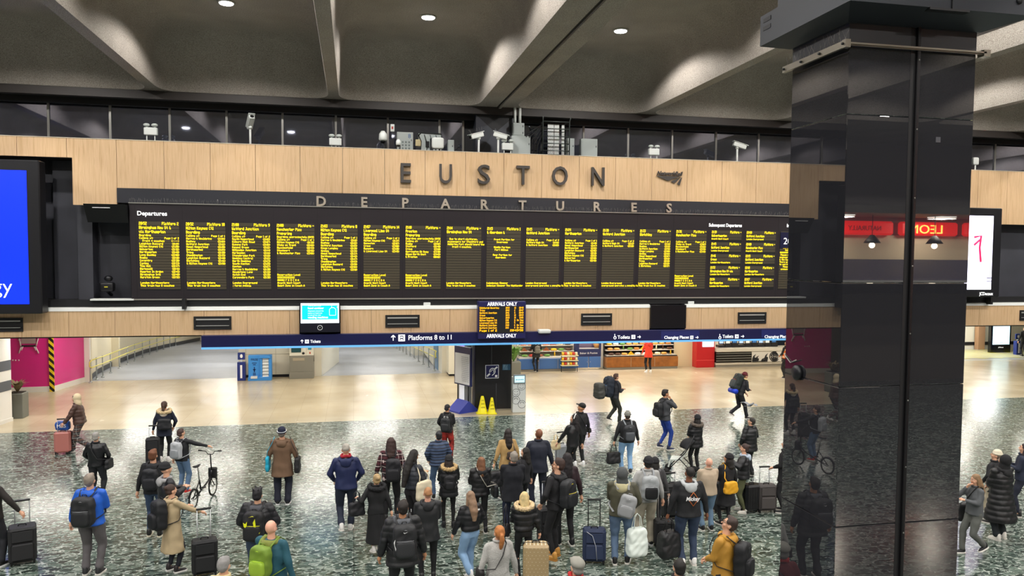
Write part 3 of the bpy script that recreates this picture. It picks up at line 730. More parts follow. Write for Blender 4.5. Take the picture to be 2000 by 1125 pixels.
mb.build('bird_spikes', MATS['spike2'], ar, fixn=False)

# ---------------- large advertising screens ----------------
def adscreen(xl, xr, zl, zh, bl, br, bb, bt, m, lab, y=25.35, dep=.5):
    r = empty('advertising_screen', ((xl+xr)/2, y, zl), 0, lab, 'screen'); W = (xr-xl)/2; h = zh-zl
    mb = MB(); mb.bbox(-W, 0, 0, W, dep, h, .03); mb.build('casing', mat('screen_casing', '#17171b', .4), r)
    mb = MB(); mb.box(-W+bl, -.01, bb, W-br, 0, h-bt); mb.build('display', m, r)
    return r, W, h
bx1 = ony(80, 500, 25.35).x; bz0 = ony(40, 613, 25.35).z; bz1 = ony(40, 312, 25.35).z
mblue = mat('blue_led', '#0a2cff', .4, emit='#0028ff', es=1.0)
r, W, h = adscreen(bx1-4.6, bx1, bz0, bz1, .4, bx1-ony(54, 450, 25.35).x, ony(40, 594, 25.35).z-bz0, bz1-ony(30, 332.5, 25.35).z, mblue, 'large glowing blue advertising screen at the left edge with thin white lettering')
text('lettering', 'energy', W-(bx1-ony(25, 560, 25.35).x), -.02, ony(10, 572.5, 25.35).z-bz0, .62, TXTW, r, ext=.001, align='RIGHT', off=-.006)
wx1 = ony(1955, 500, 25.35).x; wz0 = ony(1920, 580, 25.35).z; wz1 = ony(1920, 406, 25.35).z
mwhite = mat('white_led', '#ffffff', .4, emit='#d9d4ff', es=1.35)
r, W, h = adscreen(wx1-2.55, wx1, wz0, wz1, .35, wx1-ony(1937.5, 500, 25.35).x, ony(1920, 565.5, 25.35).z-wz0, wz1-ony(1920, 421.5, 25.35).z, mwhite, 'tall white glowing advertising screen to the right of the foreground column')
text('lettering', 'JCDecaux', W-.62, -.02, .07, .17, TXTW, r, ext=.002, off=.002, w=.62)
mb = MB(); mb.tube([(W-1.25, -.02, 2.3), (W-.95, -.02, 2.35), (W-1.0, -.02, 1.9), (W-.93, -.02, 1.35)], .04, 6); mb.tube([(W-1.25, -.02, 2.0), (W-1.0, -.02, 2.2)], .04, 6)
mb.build('pink_figure', mat('pink_print', '#ff2a60', .5, emit='#ff2050', es=.8), r)
mb = MB(); mb.box(W-.62, -.015, .72, W-.4, -.01, .75); mb.box(W-.62, -.015, .6, W-.4, -.01, .62); mb.build('caption_lines', mat('print_black', '#0c0c18', .5), r)
# bottom brackets of screens and board
for px_ in (362, 1926):
    x = FX(px_, 590); mb = MB(); mb.box(x-.05, 25.72, 3.86, x+.05, 26.0, 4.18); tag(mb.build('bracket', BLACKM), 'short black bracket under the %s' % ('departures board' if px_ < 900 else 'white advertising screen'), 'bracket')

# ---------------- cyan information screen ----------------
sx0, sx1 = ony(585.5, 620, 25.6).x, ony(664, 620, 25.6).x; sz0, sz1 = ony(625, 649, 25.6).z, ony(625, 590.5, 25.6).z
r = empty('information_screen', ((sx0+sx1)/2, 25.6, sz0), 0, 'small cyan information screen about hand sanitiser set in the wood band', 'screen'); W = (sx1-sx0)/2; h = sz1-sz0
mb = MB(); mb.bbox(-W, 0, 0, W, .35, h, .015); mb.build('casing', mat('scr_case', '#101020', .35), r)
q = .30
mb = MB(); mb.box(-W+.03, -.006, q, W-.03, 0, h-.03); pn = mb.build('display', mat('scr_white', '#ffffff', .4, emit='#eaf7ff', es=.95), r)
mb = MB(); mb.box(-W+.07, -.009, q+.12, W-.07, -.006, h-.1); mb.build('cyan_field', mat('scr_cyan', '#00b4e8', .4, emit='#00b8ec', es=.85), pn)
text('lettering', 'There are free', -.38, -.012, q+.55, .07, TXTW, pn, ext=.001, align='LEFT'); text('lettering', 'hand sanitiser', -.38, -.012, q+.46, .09, TXTW, pn, ext=.001, align='LEFT', off=.002)
text('lettering', 'dispensers around the', -.38, -.012, q+.38, .055, TXTW, pn, ext=.001, align='LEFT'); text('lettering', 'station or head over', -.38, -.012, q+.31, .055, TXTW, pn, ext=.001, align='LEFT'); text('lettering', 'to one of our new', -.38, -.012, q+.245, .055, TXTW, pn, ext=.001, align='LEFT')
text('lettering', 'vending machines', -.38, -.012, q+.16, .09, TXTW, pn, ext=.001, align='LEFT', off=.002)
text('lettering', 'Keeping you safe at our stations', 0, -.009, q+.04, .045, mat('scr_ink', '#1b5a9a', .5), pn, ext=.001)
mb = MB(); mb.tube([(.30, -.014, q+.25), (.30, -.014, q+.45), (.36, -.014, q+.5), (.44, -.014, q+.5), (.5, -.014, q+.45), (.5, -.014, q+.25), (.30, -.014, q+.25)], .008, 5)
mb.tube([(.37, -.014, q+.5), (.37, -.014, q+.58), (.46, -.014, q+.58)], .008, 5); mb.torus((.56, -.014, q+.52), .02, .005, 10, 4, 'y'); mb.build('bottle_icon', TXTW, pn)
mb = MB(); mb.torus((0, -.004, .15), .075, .009, 24, 6, 'y', 1); mb.ell((0, -.0, .15), (.05, .02, .05), 16, 8, 0); mb.ell((0, -.018, .15), (.012, .01, .012), 8, 5, 1); mb.build('camera_dome', [BLACKG, mat('ring_w', '#cfd2d6', .4)], r)
# black boxed recess right of centre
sx0, sx1 = FX(1268, 620), FX(1337, 620); mb = MB(); mb.bbox(sx0, 25.85, 3.05, sx1, 26.08, 3.9, .01); o = mb.build('blank_screen', mat('off_screen', '#0f1016', .2)); tag(o, 'switched off black screen set into the wood band right of centre', 'screen')
# ---------------- air vents in the lower band ----------------
for i, (px_, lab) in enumerate(((6, 'at the left edge under the blue screen'), (416, 'above the left end of the navy sign'), (786, 'above the Platforms 8 to 11 lettering'), (1164, 'between the arrivals screen and the blank screen'), (1467, 'left of the foreground column'), (2012, 'at the right edge of the picture'))):
    x = FX(px_, 620); z = 3.42
    r = empty('air_vent', (x, 25.94, z), 0, 'black rectangular air vent with pale slats, '+lab, 'vent', 'vents in the lower wood band')
    hw = .57; mb = MB(); mb.box(-hw, -.03, -.23, hw, .0, -.17); mb.box(-hw, -.03, .13, hw, 0, .19); mb.box(-hw, -.03, -.17, -hw+.06, 0, .13); mb.box(hw-.06, -.03, -.17, hw, 0, .13); mb.box(-hw, -.004, -.2, hw, 0, .16); mb.build('frame', BLACKM, r)
    for zz in (.07, -.12):
        mb = MB(); mb.box(-hw+.07, -.024, zz, hw-.07, -.01, zz+(.045 if zz > 0 else .02)); mb.build('slat', mat('slat_alu', '#c9c8c4', .35, metal=.4), r)
# ---------------- navy wayfinding band ----------------
nx0 = ony(393, 668, 25.7).x; nx1 = 20.0; nz0, nz1 = ony(700, 676, 25.7).z, ony(700, 652, 25.7).z
r = empty('wayfinding_sign', (0, 25.7, nz0), 0, 'long navy direction sign band with white lettering hanging under the wood band', 'sign')
NH = nz1-nz0
mb = MB(); mb.bbox(nx0, 0, .0, nx1, .3, NH, .01); mb.build('panel', NAVY, r)
mb = MB(); mb.box(nx0, -.01, -.03, nx1, .3, .035); mb.build('light_edge', mat('edge_blue', '#6fb3e8', .4, emit='#5aa6e6', es=.4), r)
def sgn(s, px0, px1, h, yy, dy=-.004, ct=TXTW):
    a, b = ony(px0, yy, 25.7).x, ony(px1, yy, 25.7).x
    return text('lettering', s, a, dy, ony((px0+px1)/2, yy, 25.7).z-nz0, h, ct, r, ext=.002, align='LEFT', w=b-a, off=.001)
def arrow(px_, yy, s, ang):
    p = ony(px_, yy, 25.7); mb = MB(); z = p.z-nz0
    M = Matrix.Translation((p.x, -.006, z)) @ Matrix.Rotation(-ang, 4, 'Y')
    for a, b in (((0, 0, -s), (0, 0, s)), ((0, 0, s), (-s*.75, 0, s*.2)), ((0, 0, s), (s*.75, 0, s*.2))): mb.tube([M @ Vector(a), M @ Vector(b)], s*.16, 4)
    mb.build('arrow', TXTW, r)
def pict(px_, yy, s):
    p = ony(px_, yy, 25.7); z = p.z-nz0; mb = MB(); mb.box(p.x-s, -.004, z-s, p.x+s, .0, z+s); mb.bbox(p.x-s*.5, -.008, z-s*.35, p.x+s*.5, -.004, z+s*.7, s*.15, 1); mb.box(p.x-s*.35, -.01, z, p.x+s*.35, -.008, z+s*.4, 0)
    mb.box(p.x-s*.6, -.008, z-s*.7, p.x-s*.3, -.004, z-s*.4, 1); mb.box(p.x+s*.3, -.008, z-s*.7, p.x+s*.6, -.004, z-s*.4, 1); mb.build('pictogram', [TXTW, NAVY], r)
sgn('Platforms 8 to 11', 797, 881, .23, 663.5); pict(784.5, 660, .11); arrow(768, 660, .09, 0)
sgn('Tickets', 606, 626, .14, 669.5); pict(599.5, 667, .06); arrow(590, 667, .055, 0)
sgn('Toilets', 1206, 1230, .17, 661.5); pict(1237, 658, .07); arrow(1248, 658, .06, -PI/2)
sgn('Toilets', 1411, 1432, .17, 660); pict(1439, 657, .07); arrow(1450, 657, .06, -PI/2)
sgn('Changing Places', 1297, 1345, .15, 661.5); pict(1351, 659, .06); arrow(1361, 659, .055, -PI/2)
sgn('Changing Places', 1493, 1541, .15, 660)
for a, b in ((1291, 1366), (1487, 1560)):
    mb = MB(); p, q = ony(a, 660, 25.7).x, ony(b, 660, 25.7).x; mb.box(p, -.003, .09, q, .001, NH-.04); mb.build('inset_panel', mat('navy_inset', '#20286a', .4), r)
for px_ in (1201, 1406):
    p = ony(px_, 658, 25.7); z = p.z-nz0; mb = MB(); mb.torus((p.x, -.006, z-.03), .045, .01, 14, 5, 'y'); mb.tube([(p.x-.01, -.006, z+.07), (p.x, -.006, z), (p.x+.05, -.006, z-.01)], .011, 5); mb.ell((p.x-.01, -.006, z+.09), (.016, .005, .016), 8, 5); mb.build('wheelchair_symbol', TXTW, r)

# ---------------- equipment on the fascia deck ----------------
DZ = 8.75
def on_deck(px_, Y=26.7): return ony(px_, 285, Y).x
def cctv(px_, ztop_px, ang, lab, Y=26.6, pitch=.3, spikes=False):
    x = on_deck(px_, Y); zt = ony(px_, ztop_px, Y).z
    r = empty('security_camera', (x, Y, DZ), ang, lab, 'camera', 'security cameras on the fascia deck')
    mb = MB(); mb.tube([(0, 0, 0), (0, 0, zt-DZ-.12)], .035, 10); mb.box(-.1, -.1, 0, .1, .1, .02); mb.build('pole', CAMW, r)
    mb = MB(); mb.ell((0, 0, zt-DZ-.1), (.07, .07, .07), 12, 8); mb.build('swivel', CAMW, r)
    M = Matrix.Translation((0, 0, zt-DZ)) @ Matrix.Rotation(-pitch, 4, 'X')
    mb = MB(); mb.bbox(-.09, -.16, -.08, .09, .34, .08, .02, 0, M); mb.bbox(-.11, -.2, .08, .11, .4, .1, .008, 0, M); h_ = mb.build('housing', CAMW, r)
    mb = MB(); mb.tube([M @ Vector((0, .34, 0)), M @ Vector((0, .36, 0))], .06, 14); mb.build('lens', BLACKG, h_)
    if spikes:
        mb = MB()
        for k in range(7): mb.tube([M @ Vector((random.uniform(-.08, .08), -.18+k*.08, .1)), M @ Vector((random.uniform(-.12, .12), -.2+k*.09, .26))], .003, 3)
        mb.build('bird_spikes', MATS['spike2'], r, fixn=False)
    return r
cctv(489, 243, math.radians(200), 'white security camera on a pole left of the group, pointing down right', pitch=-.7)
cctv(935, 264, math.radians(110), 'white security camera on a pole on the black pillar head, pointing left', spikes=True)
cctv(973, 264, math.radians(250), 'white security camera on a pole just right of its twin, pointing right')
cctv(1440, 283, math.radians(262), 'white security camera on a pole near the foreground column')
def twinlamp(px_, lab, zp=250, Y=26.6):
    x = on_deck(px_, Y); top = ony(px_, zp, Y).z
    r = empty('emergency_light', (x, Y, DZ), 0, lab, 'emergency light', 'twin head emergency lights on the deck')
    h = top-DZ; mb = MB(); mb.bbox(-.2, -.07, h-.36, .2, .07, h-.12, .02); mb.build('battery_box', CAMW, r)
    for s in (-1, 1):
        mb = MB(); mb.ell((s*.12, -.03, h-.04), (.1, .08, .055), 12, 7); mb.box(s*.12-.02, -.02, h-.13, s*.12+.02, .02, h-.05); mb.build('lamp_head', mat('lamp_head', '#c6cdc9', .3), r)
        mb = MB(); mb.box(s*.12-.015, -.02, 0, s*.12+.015, .02, h-.36); mb.build('leg', CAMW, r)
twinlamp(295, 'white twin head emergency light on the deck above the left wood panels', 242)
twinlamp(655, 'white twin head emergency light above the deck, left of the E of EUSTON', 263)
twinlamp(991, 'white twin head emergency light between camera pole and tall grey cabinet', 273)
twinlamp(1277, 'white twin head emergency light above the rail logo', 284)
def cabinet(a, b, t, lab, Y=26.85, dep=.26, bas=8.75, m=GALV, det=0, base_px=None):
    x0, x1 = on_deck(a, Y), on_deck(b, Y); zt = ony((a+b)/2, t, Y).z; bz = bas if base_px is None else ony((a+b)/2, base_px, Y).z
    r = empty('equipment_cabinet', ((x0+x1)/2, Y, bz), 0, lab, 'cabinet'); w = (x1-x0)/2
    mb = MB(); mb.bbox(-w, 0, 0, w, dep, zt-bz, .012); mb.build('body', m, r)
    mb = MB(); mb.bbox(-w+.03, -.015, .04, w-.03, 0, zt-bz-.04, .006); dr = mb.build('door', m, r)
    mb = MB(); 
    for q in (.25, .75): mb.box(w-.07, -.03, (zt-bz)*q-.03, w-.05, -.014, (zt-bz)*q+.03)
    mb.build('latch', BLACKM, dr)
    return r, w, zt-bz
r, w, h = cabinet(775, 807, 258, 'pale grey louvred control cabinet with a blue 8 above the E of EUSTON')
mb = MB()
for i in range(4):
    for j in range(7): mb.box(-w+.06+i*(2*w-.12)/4, -.02, .08+j*(h-.35)/7, -w+.04+(i+1)*(2*w-.12)/4-.03, -.014, .08+(j+.6)*(h-.35)/7)
mb.build('louvres', mat('louvre_dark', '#6c7674', .5), r); text('number', '8', w-.13, -.02, h-.2, .2, mat('num_blue', '#1d5a96', .5), r, ext=.002)
mb = MB(); mb.bbox(-.5, -.02, h, -.36, .06, h+.25, .01); mb.box(-.46, -.03, h+.08, -.40, -.02, h+.17, 1); mb.tube([(-.4, 0, h+.25), (-.33, 0, h+.42)], .01, 5, 2); mb.build('beacon_box', [CAMW, mat('red_btn', '#a03020', .5), BLACKM], r)
r, w, h = cabinet(817, 862, 261, 'open frame of pale control gear boxes and black cables beside the louvred cabinet')
mb = MB(); 
for (a, b, c, d_, k) in ((-.5, .1, -.3, .6, 1), (-.5, .62, -.3, .85, 2), (-.2, .2, -.05, .5, 0), (0, .15, .1, .9, 1), (.18, .5, .4, .75, 0), (-.15, .6, -.02, .8, 1)): mb.bbox(a, -.06, b, c, -.01, d_, .01, k)
for k in range(5): mb.tube([(-.4+.2*k, -.05, h-.05), (-.3+.2*k, -.12, h-.3-.05*k), (-.35+.22*k, -.08, .2+.1*k)], .012, 5, 1)
mb.tube([(-w, 0, h-.1), (-.3, -.03, h+.03), (.4, -.02, h+.0), (w, 0, h-.3)], .02, 6, 1)
mb.build('control_gear', [CAMW, BLACKM, mat('tan_box', '#c8b98c', .5)], r)
cabinet(875, 887, 273, 'narrow pale grey cabinet left of the black pillar head')
r, w, h = cabinet(1002, 1024, 240, 'upper tall grey steel cabinet right of the pillar head with two conduits', base_px=266, bas=8.75)
mb = MB(); mb.tube([(-.12, .1, h), (-.12, .1, h+.65)], .05, 8); mb.tube([(.06, .1, h), (.06, .1, h+.65)], .05, 8); mb.build('conduit', CAMW, r)
cabinet(999, 1036, 265.5, 'wide lower grey steel cabinet right of the pillar head', Y=26.85)
cabinet(1135, 1167, 271, 'free standing pale grey cabinet with warning label, right of the caged ladder')
cabinet(1106, 1122, 270, 'slim pale grey cabinet touching the caged ladder', Y=27.0)
# caged ladder
x0, x1 = on_deck(1060, 26.8), on_deck(1112, 26.8); zt = ony(1085, 236, 26.8).z-DZ
r = empty('caged_ladder', ((x0+x1)/2, 26.8, DZ), 0, 'galvanised caged ladder frame around perforated cable trays on the deck', 'ladder'); w = (x1-x0)/2
mb = MB()
for s in (-1, 1): mb.tube([(s*w, 0, 0), (s*w, 0, zt), (s*w*1.05, -.1, zt+.12)], .022, 8); mb.tube([(s*w*.9, .4, 0), (s*w*.9, .4, zt)], .02, 8)
mb.build('side_rail', mat('dark_galv', '#5f6664', .4, metal=.7), r)
for k in range(7):
    mb = MB(); z = .12+k*(zt-.15)/6; mb.tube([(-w, 0, z), (w, 0, z)], .018, 8); mb.tube([(-w, 0, z), (-w*.9, .4, z)], .014, 6); mb.tube([(w, 0, z), (w*.9, .4, z)], .014, 6); mb.build('rung', MATS['dark_galv'], r)
for a, b in ((-.55, -.1), (-.05, .3), (.5, .7)):
    mb = MB(); mb.box(a*w, .15, 0, b*w, .18, zt-.1)
    for i in range(3):
        for j in range(14): mb.box(a*w+(i+.35)*(b-a)*w/3, .145, .05+j*(zt-.2)/14, a*w+(i+.65)*(b-a)*w/3, .15, .08+j*(zt-.2)/14, 1)
    mb.build('cable_tray', [mat('tray', '#cfd4d2', .4), mat('tray_hole', '#5c6260', .5)], r)
mb = MB()
for k in range(6): mb.tube([(-w-.1-.12*k, .1, .0), (-w-.08-.1*k, .05, .7+.1*k), (-w+.05, .1, zt-.35+.05*k)], .02, 6)
mb.build('cables', BLACKM, r)
def ptz(px_, top, lab, Y=26.5, big=1.0):
    x = on_deck(px_, Y); z = ony(px_, top, Y).z-DZ
    r = empty('dome_camera', (x, Y, DZ), 0, lab, 'camera'); mb = MB(); mb.eloft([(0, 0, z-.33*big, .1*big, .1*big), (0, 0, z-.28*big, .14*big, .14*big), (0, 0, z-.1*big, .13*big, .13*big), (0, 0, z, .06*big, .06*big)], 16); mb.build('housing', CAMW, r)
    mb = MB(); mb.ell((0, 0, z-.34*big), (.09*big, .09*big, .08*big), 14, 8); mb.build('dome', BLACKG, r)
    for s in (-1, 1):
        mb = MB(); mb.box(s*.06-.015, .05, 0, s*.06+.015, .08, z-.2*big); mb.build('leg', BLACKM, r)
ptz(748, 256, 'white dome camera at the left end of the deck machinery'); ptz(778, 272, 'small white dome camera in front of the louvred cabinet', Y=26.05, big=.6)
r = empty('junction_box', (on_deck(855, 26.3), 26.3, DZ), 0, 'white rounded junction box in front of the control gear', 'box'); z = ony(855, 270, 26.3).z-DZ
mb = MB(); mb.rbox((0, 0, z-.17), (.42, .2, .38)); mb.build('lid', CAMW, r); mb = MB(); mb.tube([(-.06, 0, 0), (-.06, 0, z-.3)], .02, 6); mb.tube([(.06, 0, 0), (.06, 0, z-.3)], .02, 6); mb.build('leg', BLACKM, r)
r = empty('junction_box', (on_deck(896, 26.8), 26.8, DZ), 0, 'low open grey metal frame box left of the pillar head', 'box')
mb = MB(); mb.box(-.3, 0, 0, .3, .04, .05); mb.box(-.3, 0, .4, .3, .04, .47); mb.box(-.3, 0, 0, -.24, .04, .45); mb.box(.24, 0, 0, .3, .04, .45); mb.box(-.2, 0, .15, .2, .1, .22); mb.build('frame', GALV, r)
r = empty('aerial', (on_deck(586, 26.6), 26.6, DZ), 0, 'small dark aerial bracket with spikes on the deck left of centre', 'aerial'); mb = MB(); mb.tube([(0, 0, 0), (0, 0, .22)], .05, 8); mb.bbox(-.2, -.06, .22, .2, .06, .27, .01); mb.build('bracket', mat('aer', '#4a4a4a', .5), r)
mb = MB()
for k in range(9): mb.tube([(-.18+.045*k, 0, .27), (-.2+.05*k, .02, .42)], .004, 4)
mb.build('bird_spikes', MATS['spike2'], r, fixn=False)
mb = MB(); mb.rbox((on_deck(1906, 26.5), 26.5, ony(1906, 315, 26.5).z), (.26, .12, .3)); mb.tube([(on_deck(1906, 26.5), 26.5, DZ), (on_deck(1906, 26.5), 26.5, ony(1906, 318, 26.5).z)], .03, 8); tag(mb.build('floodlight', CAMW), 'white floodlight box on the deck just right of the foreground column', 'light')
r = empty('guard_frame', (on_deck(1975, 27.3), 27.3, DZ), 0, 'black tubular table frame behind glass at the far right of the deck', 'frame')
mb = MB()
for x in (-.9, -.2, .5, 1.2): mb.tube([(x, 0, 0), (x, 0, .45)], .025, 6); mb.tube([(x, -.5, 0), (x, -.5, .38)], .025, 6)
for y in (0, -.5): mb.tube([(-.9, y, .45+y*.14), (1.2, y, .45+y*.14)], .025, 6)
mb.build('tube_frame', BLACKM, r)
# small fittings on the white cill
for px_, lab in ((834, 'small white sensor box on the cill above the Platforms lettering'), (1350, 'small white sensor box on the cill by the blank screen')):
    mb = MB(); x = FX(px_, 598); mb.bbox(x-.12, 26.0, 3.9, x+.12, 26.12, 4.02, .015); tag(mb.build('sensor_box', CAMW), lab, 'sensor')
mb = MB(); x = FX(1059, 646); mb.rbox((x, 25.75, 3.02), (.45, .3, .14)); tag(mb.build('wireless_unit', CAMW), 'white rounded wireless unit under the wood band right of the arrivals screen', 'sensor')
# recess left of the board: lamp hood, alarm
x0, x1 = FX(172, 410), FX(252, 410)
mb = MB(); mb.prism([(25.55, 7.1), (26.8, 7.1), (26.8, 6.6), (25.95, 6.55)], x0, x1, plane='yz'); mb.box((x0+x1)/2-.35, 25.6, 6.98, (x0+x1)/2+.15, 25.62, 7.0, 1); tag(mb.build('projector_hood', [BLACKM, PRINTW]), 'black angled hood box between the blue screen and the departures board', 'housing')
x = FX(200, 560); mb = MB(); mb.rbox((x, 26.5, 4.53), (.42, .28, .3)); mb.ell((x+.05, 26.45, 4.8), (.13, .13, .1), 12, 7, 0); mb.box(x-.05, 26.35, 4.52, x+.05, 26.36, 4.55, 1); mb.tube([(x, 26.9, 4.25), (x, 26.5, 4.4)], .05, 6, 0); tag(mb.build('alarm_unit', [PLAST, mat('yel', '#d8c83a', .5)]), 'small black alarm unit with dome in the dark recess left of the board', 'alarm')
mb = MB(); mb.box(FX(178, 590), 25.9, 4.13, FX(262, 590), 26.3, 4.18); tag(mb.build('shelf', SG), 'short white shelf edge under the dark recess left of the board', 'shelf')

# ---------------- walls of the low zone ----------------
def onramp(x, y):
    d = ray(x, y)  # z = -(Y-36.4)*SL
    t = (36.4*SL - CAMH)/(d.z + SL*d.y); return O + d*t
WZ = 3.25
# white clad block between the ramps
bx0, bx1 = onz(462, 743).x, onz(612, 738).x
blk = MB(); blk.box(bx0, 36.4, .12, bx1, 40.5, WZ+3); blk.box(bx0+.0, 36.42, 0, bx1, 40.5, .12, 1)
for k, (a, b) in enumerate(((bx0+.25, bx1),)):
    for z in (1.05, 1.75): blk.box(bx0, 36.39, z, bx1, 36.4, z+.02, 2)
    for x in (bx0+.3, bx0+1.6, bx0+2.9): blk.box(x, 36.39, .12, x+.015, 36.4, 3.2, 2)
blk.add([(bx1, 36.4, 0), (bx1+.35, 36.4, 0), (bx1+1.0, 44, -.4), (bx1+.6, 44, -.4), (bx1, 36.4, 6), (bx1+.35, 36.4, 6), (bx1+1.0, 44, 6), (bx1+.6, 44, 6)], [(0, 1, 5, 4), (1, 2, 6, 5), (2, 3, 7, 6), (3, 0, 4, 7)])
LAM = mat('white_laminate', '#dcd8c8', .35); SEAM = mat('panel_seam', '#a8a494', .5)
struct('wall_partition', blk, [LAM, BLACKM, SEAM])
# left white wall following the ramp
p0 = onz(165, 748); pl = [Vector((p0.x+.05, 36.4, 0)), onramp(205, 732)+Vector((-.45, .5, 0)), onramp(235, 715)+Vector((-.45, .5, 0)), onramp(262, 703)+Vector((-.45, .4, 0)), onramp(295, 690)+Vector((-.45, .3, 0)), onramp(330, 680)+Vector((-.4, .3, 0)), onramp(400, 665)+Vector((-.4, .5, 0)), onramp(470, 655)+Vector((0, 2, 0))]
mb = MB()
for a, b in zip(pl[:-1], pl[1:]):
    mb.add([(a.x, a.y, a.z), (b.x, b.y, b.z), (b.x, b.y, 6), (a.x, a.y, 6)], [(0, 1, 2, 3)])
    mb.add([(a.x+.03, a.y-.03, a.z), (b.x+.03, b.y-.03, b.z), (b.x+.03, b.y-.03, b.z+.24), (a.x+.03, a.y-.03, a.z+.24)], [(0, 1, 2, 3)], 1)
mb.box(XL, 36.6, -.5, p0.x+.05, 36.8, 6)
struct('wall_corridor', mb, [CREAMW, mat('wall_kerb', '#3a3c40', .5)])
mb = MB(); mb.box(bx0-8, 70, -4, 8, 70.2, 6); mb.box(XL, 44, -.5, -12.2, 44.2, 6); struct('wall_end', mb, CREAMW)
mb = MB(); mb.box(-15.5, 36.6, 3.4, 5.6, 70, 3.5); struct('ceiling', mb, mat('soffit_white2', '#dedbd2', .6))
for k, (x, y) in enumerate([(-9.5, 39), (-6, 44), (-8, 50), (-2.5, 52), (1, 39), (2.5, 45), (1.5, 52), (-3, 60), (1.6, 60), (-8, 57), (-10.5, 43.5), (-10.8, 62)]):  # last two added beside the left ramp wall to brighten it
    li = bpy.data.lights.new('corridor_lamp', 'AREA'); li.shape = 'RECTANGLE'; li.size = 2.4; li.size_y = .4; li.energy = CORR_W; li.color = (1, .97, .92)
    r = empty('corridor_light', (x, y, 3.4), 0, 'unseen white strip light on the ceiling over the platform ramps', 'light', 'corridor strip lights')
    mb = MB(); mb.bbox(-1.2, -.1, -.06, 1.2, .1, -.005, .01); mb.build('light_housing', mat('strip_diff2', '#ffffff', .5, emit='#fff8ea', es=3), r)
    lo = bpy.data.objects.new('lamp', li); COL.objects.link(lo); lo.parent = r; lo.location = (0, 0, -.09)
# handrail on the left ramp
YELR = mat('rail_yellow', '#d9cf62', .4)
def handrail(pts, lab, spacing=None):
    r = empty('handrail', pts[0], 0, lab, 'handrail'); base = Vector(pts[0])
    P = [Vector(p)-base for p in pts]
    for h in (.98, .66):
        mb = MB(); mb.tube([p+Vector((0, 0, h)) for p in P], .028, 8); mb.build('rail', YELR, r)
    for p in P:
        mb = MB(); mb.tube([p+Vector((-.09, .08, 0)), p+Vector((-.09, .08, 1.0))], .03, 8); mb.tube([p+Vector((-.09, .08, .93)), p+Vector((0, 0, .97))], .014, 5); mb.tube([p+Vector((-.09, .08, .6)), p+Vector((0, 0, .65))], .014, 5)
        mb.eloft([(p.x-.09, p.y+.08, p.z, .08, .08), (p.x-.09, p.y+.08, p.z+.02, .08, .08), (p.x-.09, p.y+.08, p.z+.06, .035, .035)], 10); mb.build('post', mat('post_grey', '#a9adab', .4, metal=.4), r)
    mb = MB(); mb.tube([P[0]+Vector((0, 0, .98)), P[0]+Vector((-.05, -.12, .9)), P[0]+Vector((-.05, -.12, .72)), P[0]+Vector((0, 0, .66))], .028, 8); mb.build('end_loop', YELR, r)
    return r
ctrl = [(180, 748), (192, 742), (204, 737), (219, 729), (236, 720), (252, 712), (266, 705.5), (281, 699), (295, 693), (309, 687.5), (322, 683), (334, 679), (345, 675.5), (356, 672), (366, 669.5), (376, 667), (386, 665)]
handrail([onramp(*c) for c in ctrl], 'long yellow double handrail on grey posts along the curved white wall')
# hatched lighter stripes for the right ramp wall
mb = MB(); rw = [(893, 740), (888, 716), (868, 700), (840, 688), (828, 682)]
# right side wall blocks of the second ramp
q0 = onz(893, 740); q1 = onz(872, 728)
WB = MB()
qa, qb, qc = Vector((4.15, 35.6, 0)), Vector((4.15, 38.2, 0)), Vector((3.6, 48, -.6))
WB.box(4.35, 35.4, .1, 5.3, 36.4, 6); WB.box(4.38, 35.45, 0, 5.3, 36.4, .1, 1); WB.box(4.15, 36.4, -.2, 5.3, 48, 6); WB.box(3.7, 48, -2, 5.3, 60, 6); WB.box(3.2, 60, -2, 5.3, 70, 6)
WB.box(4.13, 38.0, -.2, 4.15, 40.2, 2.2, 2)
struct('wall_partition', WB, [LAM, BLACKM, mat('blue_door', '#5a7c9c', .4)])
tag(MB().box(4.6, 35.38, 1.75, 4.78, 35.4, 2.15).build('wall_socket', BLACKM), 'small black box on the white wall left of the black pillar', 'socket')
hp = [(4.0-.1*k, 37.6+1.9*k, -(1.2+1.9*k)*SL) for k in range(12)]
handrail(hp, 'yellow double handrail along the right wall of the second ramp')
# ---------------- pink hoarding ----------------
PINK1 = mat('pink_board', '#d81f86', .3, coat=.3)
ha, hb, hc = onz(16, 768), onz(105, 764.5), onz(166, 746)
r = empty('hoarding', (hb.x, hb.y, 0), 0, 'bright pink site hoarding with white skirting, folded at a corner', 'hoarding')
def wallseg(mb, a, b, z0, z1, th, mi=0, off=0.0):
    a = Vector((a.x, a.y, 0)); b = Vector((b.x, b.y, 0)); d = (b-a).normalized(); n = Vector((-d.y, d.x, 0))
    M = Matrix(((d.x, n.x, 0, a.x-hb.x), (d.y, n.y, 0, a.y-hb.y), (0, 0, 1, 0), (0, 0, 0, 1))); mb.box(0, -off, z0, (b-a).length, th, z1, mi, M)
h0 = ha+(ha-hb)*.6
for (a, b, nm) in ((h0, hb, 'left_panel'), (hb, hc, 'right_panel')):
    mb = MB(); wallseg(mb, a, b, .22, 3.2, .08); o = mb.build(nm, PINK1, r); o.name = 'panel'
    mb = MB(); wallseg(mb, a, b, 0, .22, .1, off=.02); mb.build('skirting', WHITE, r)
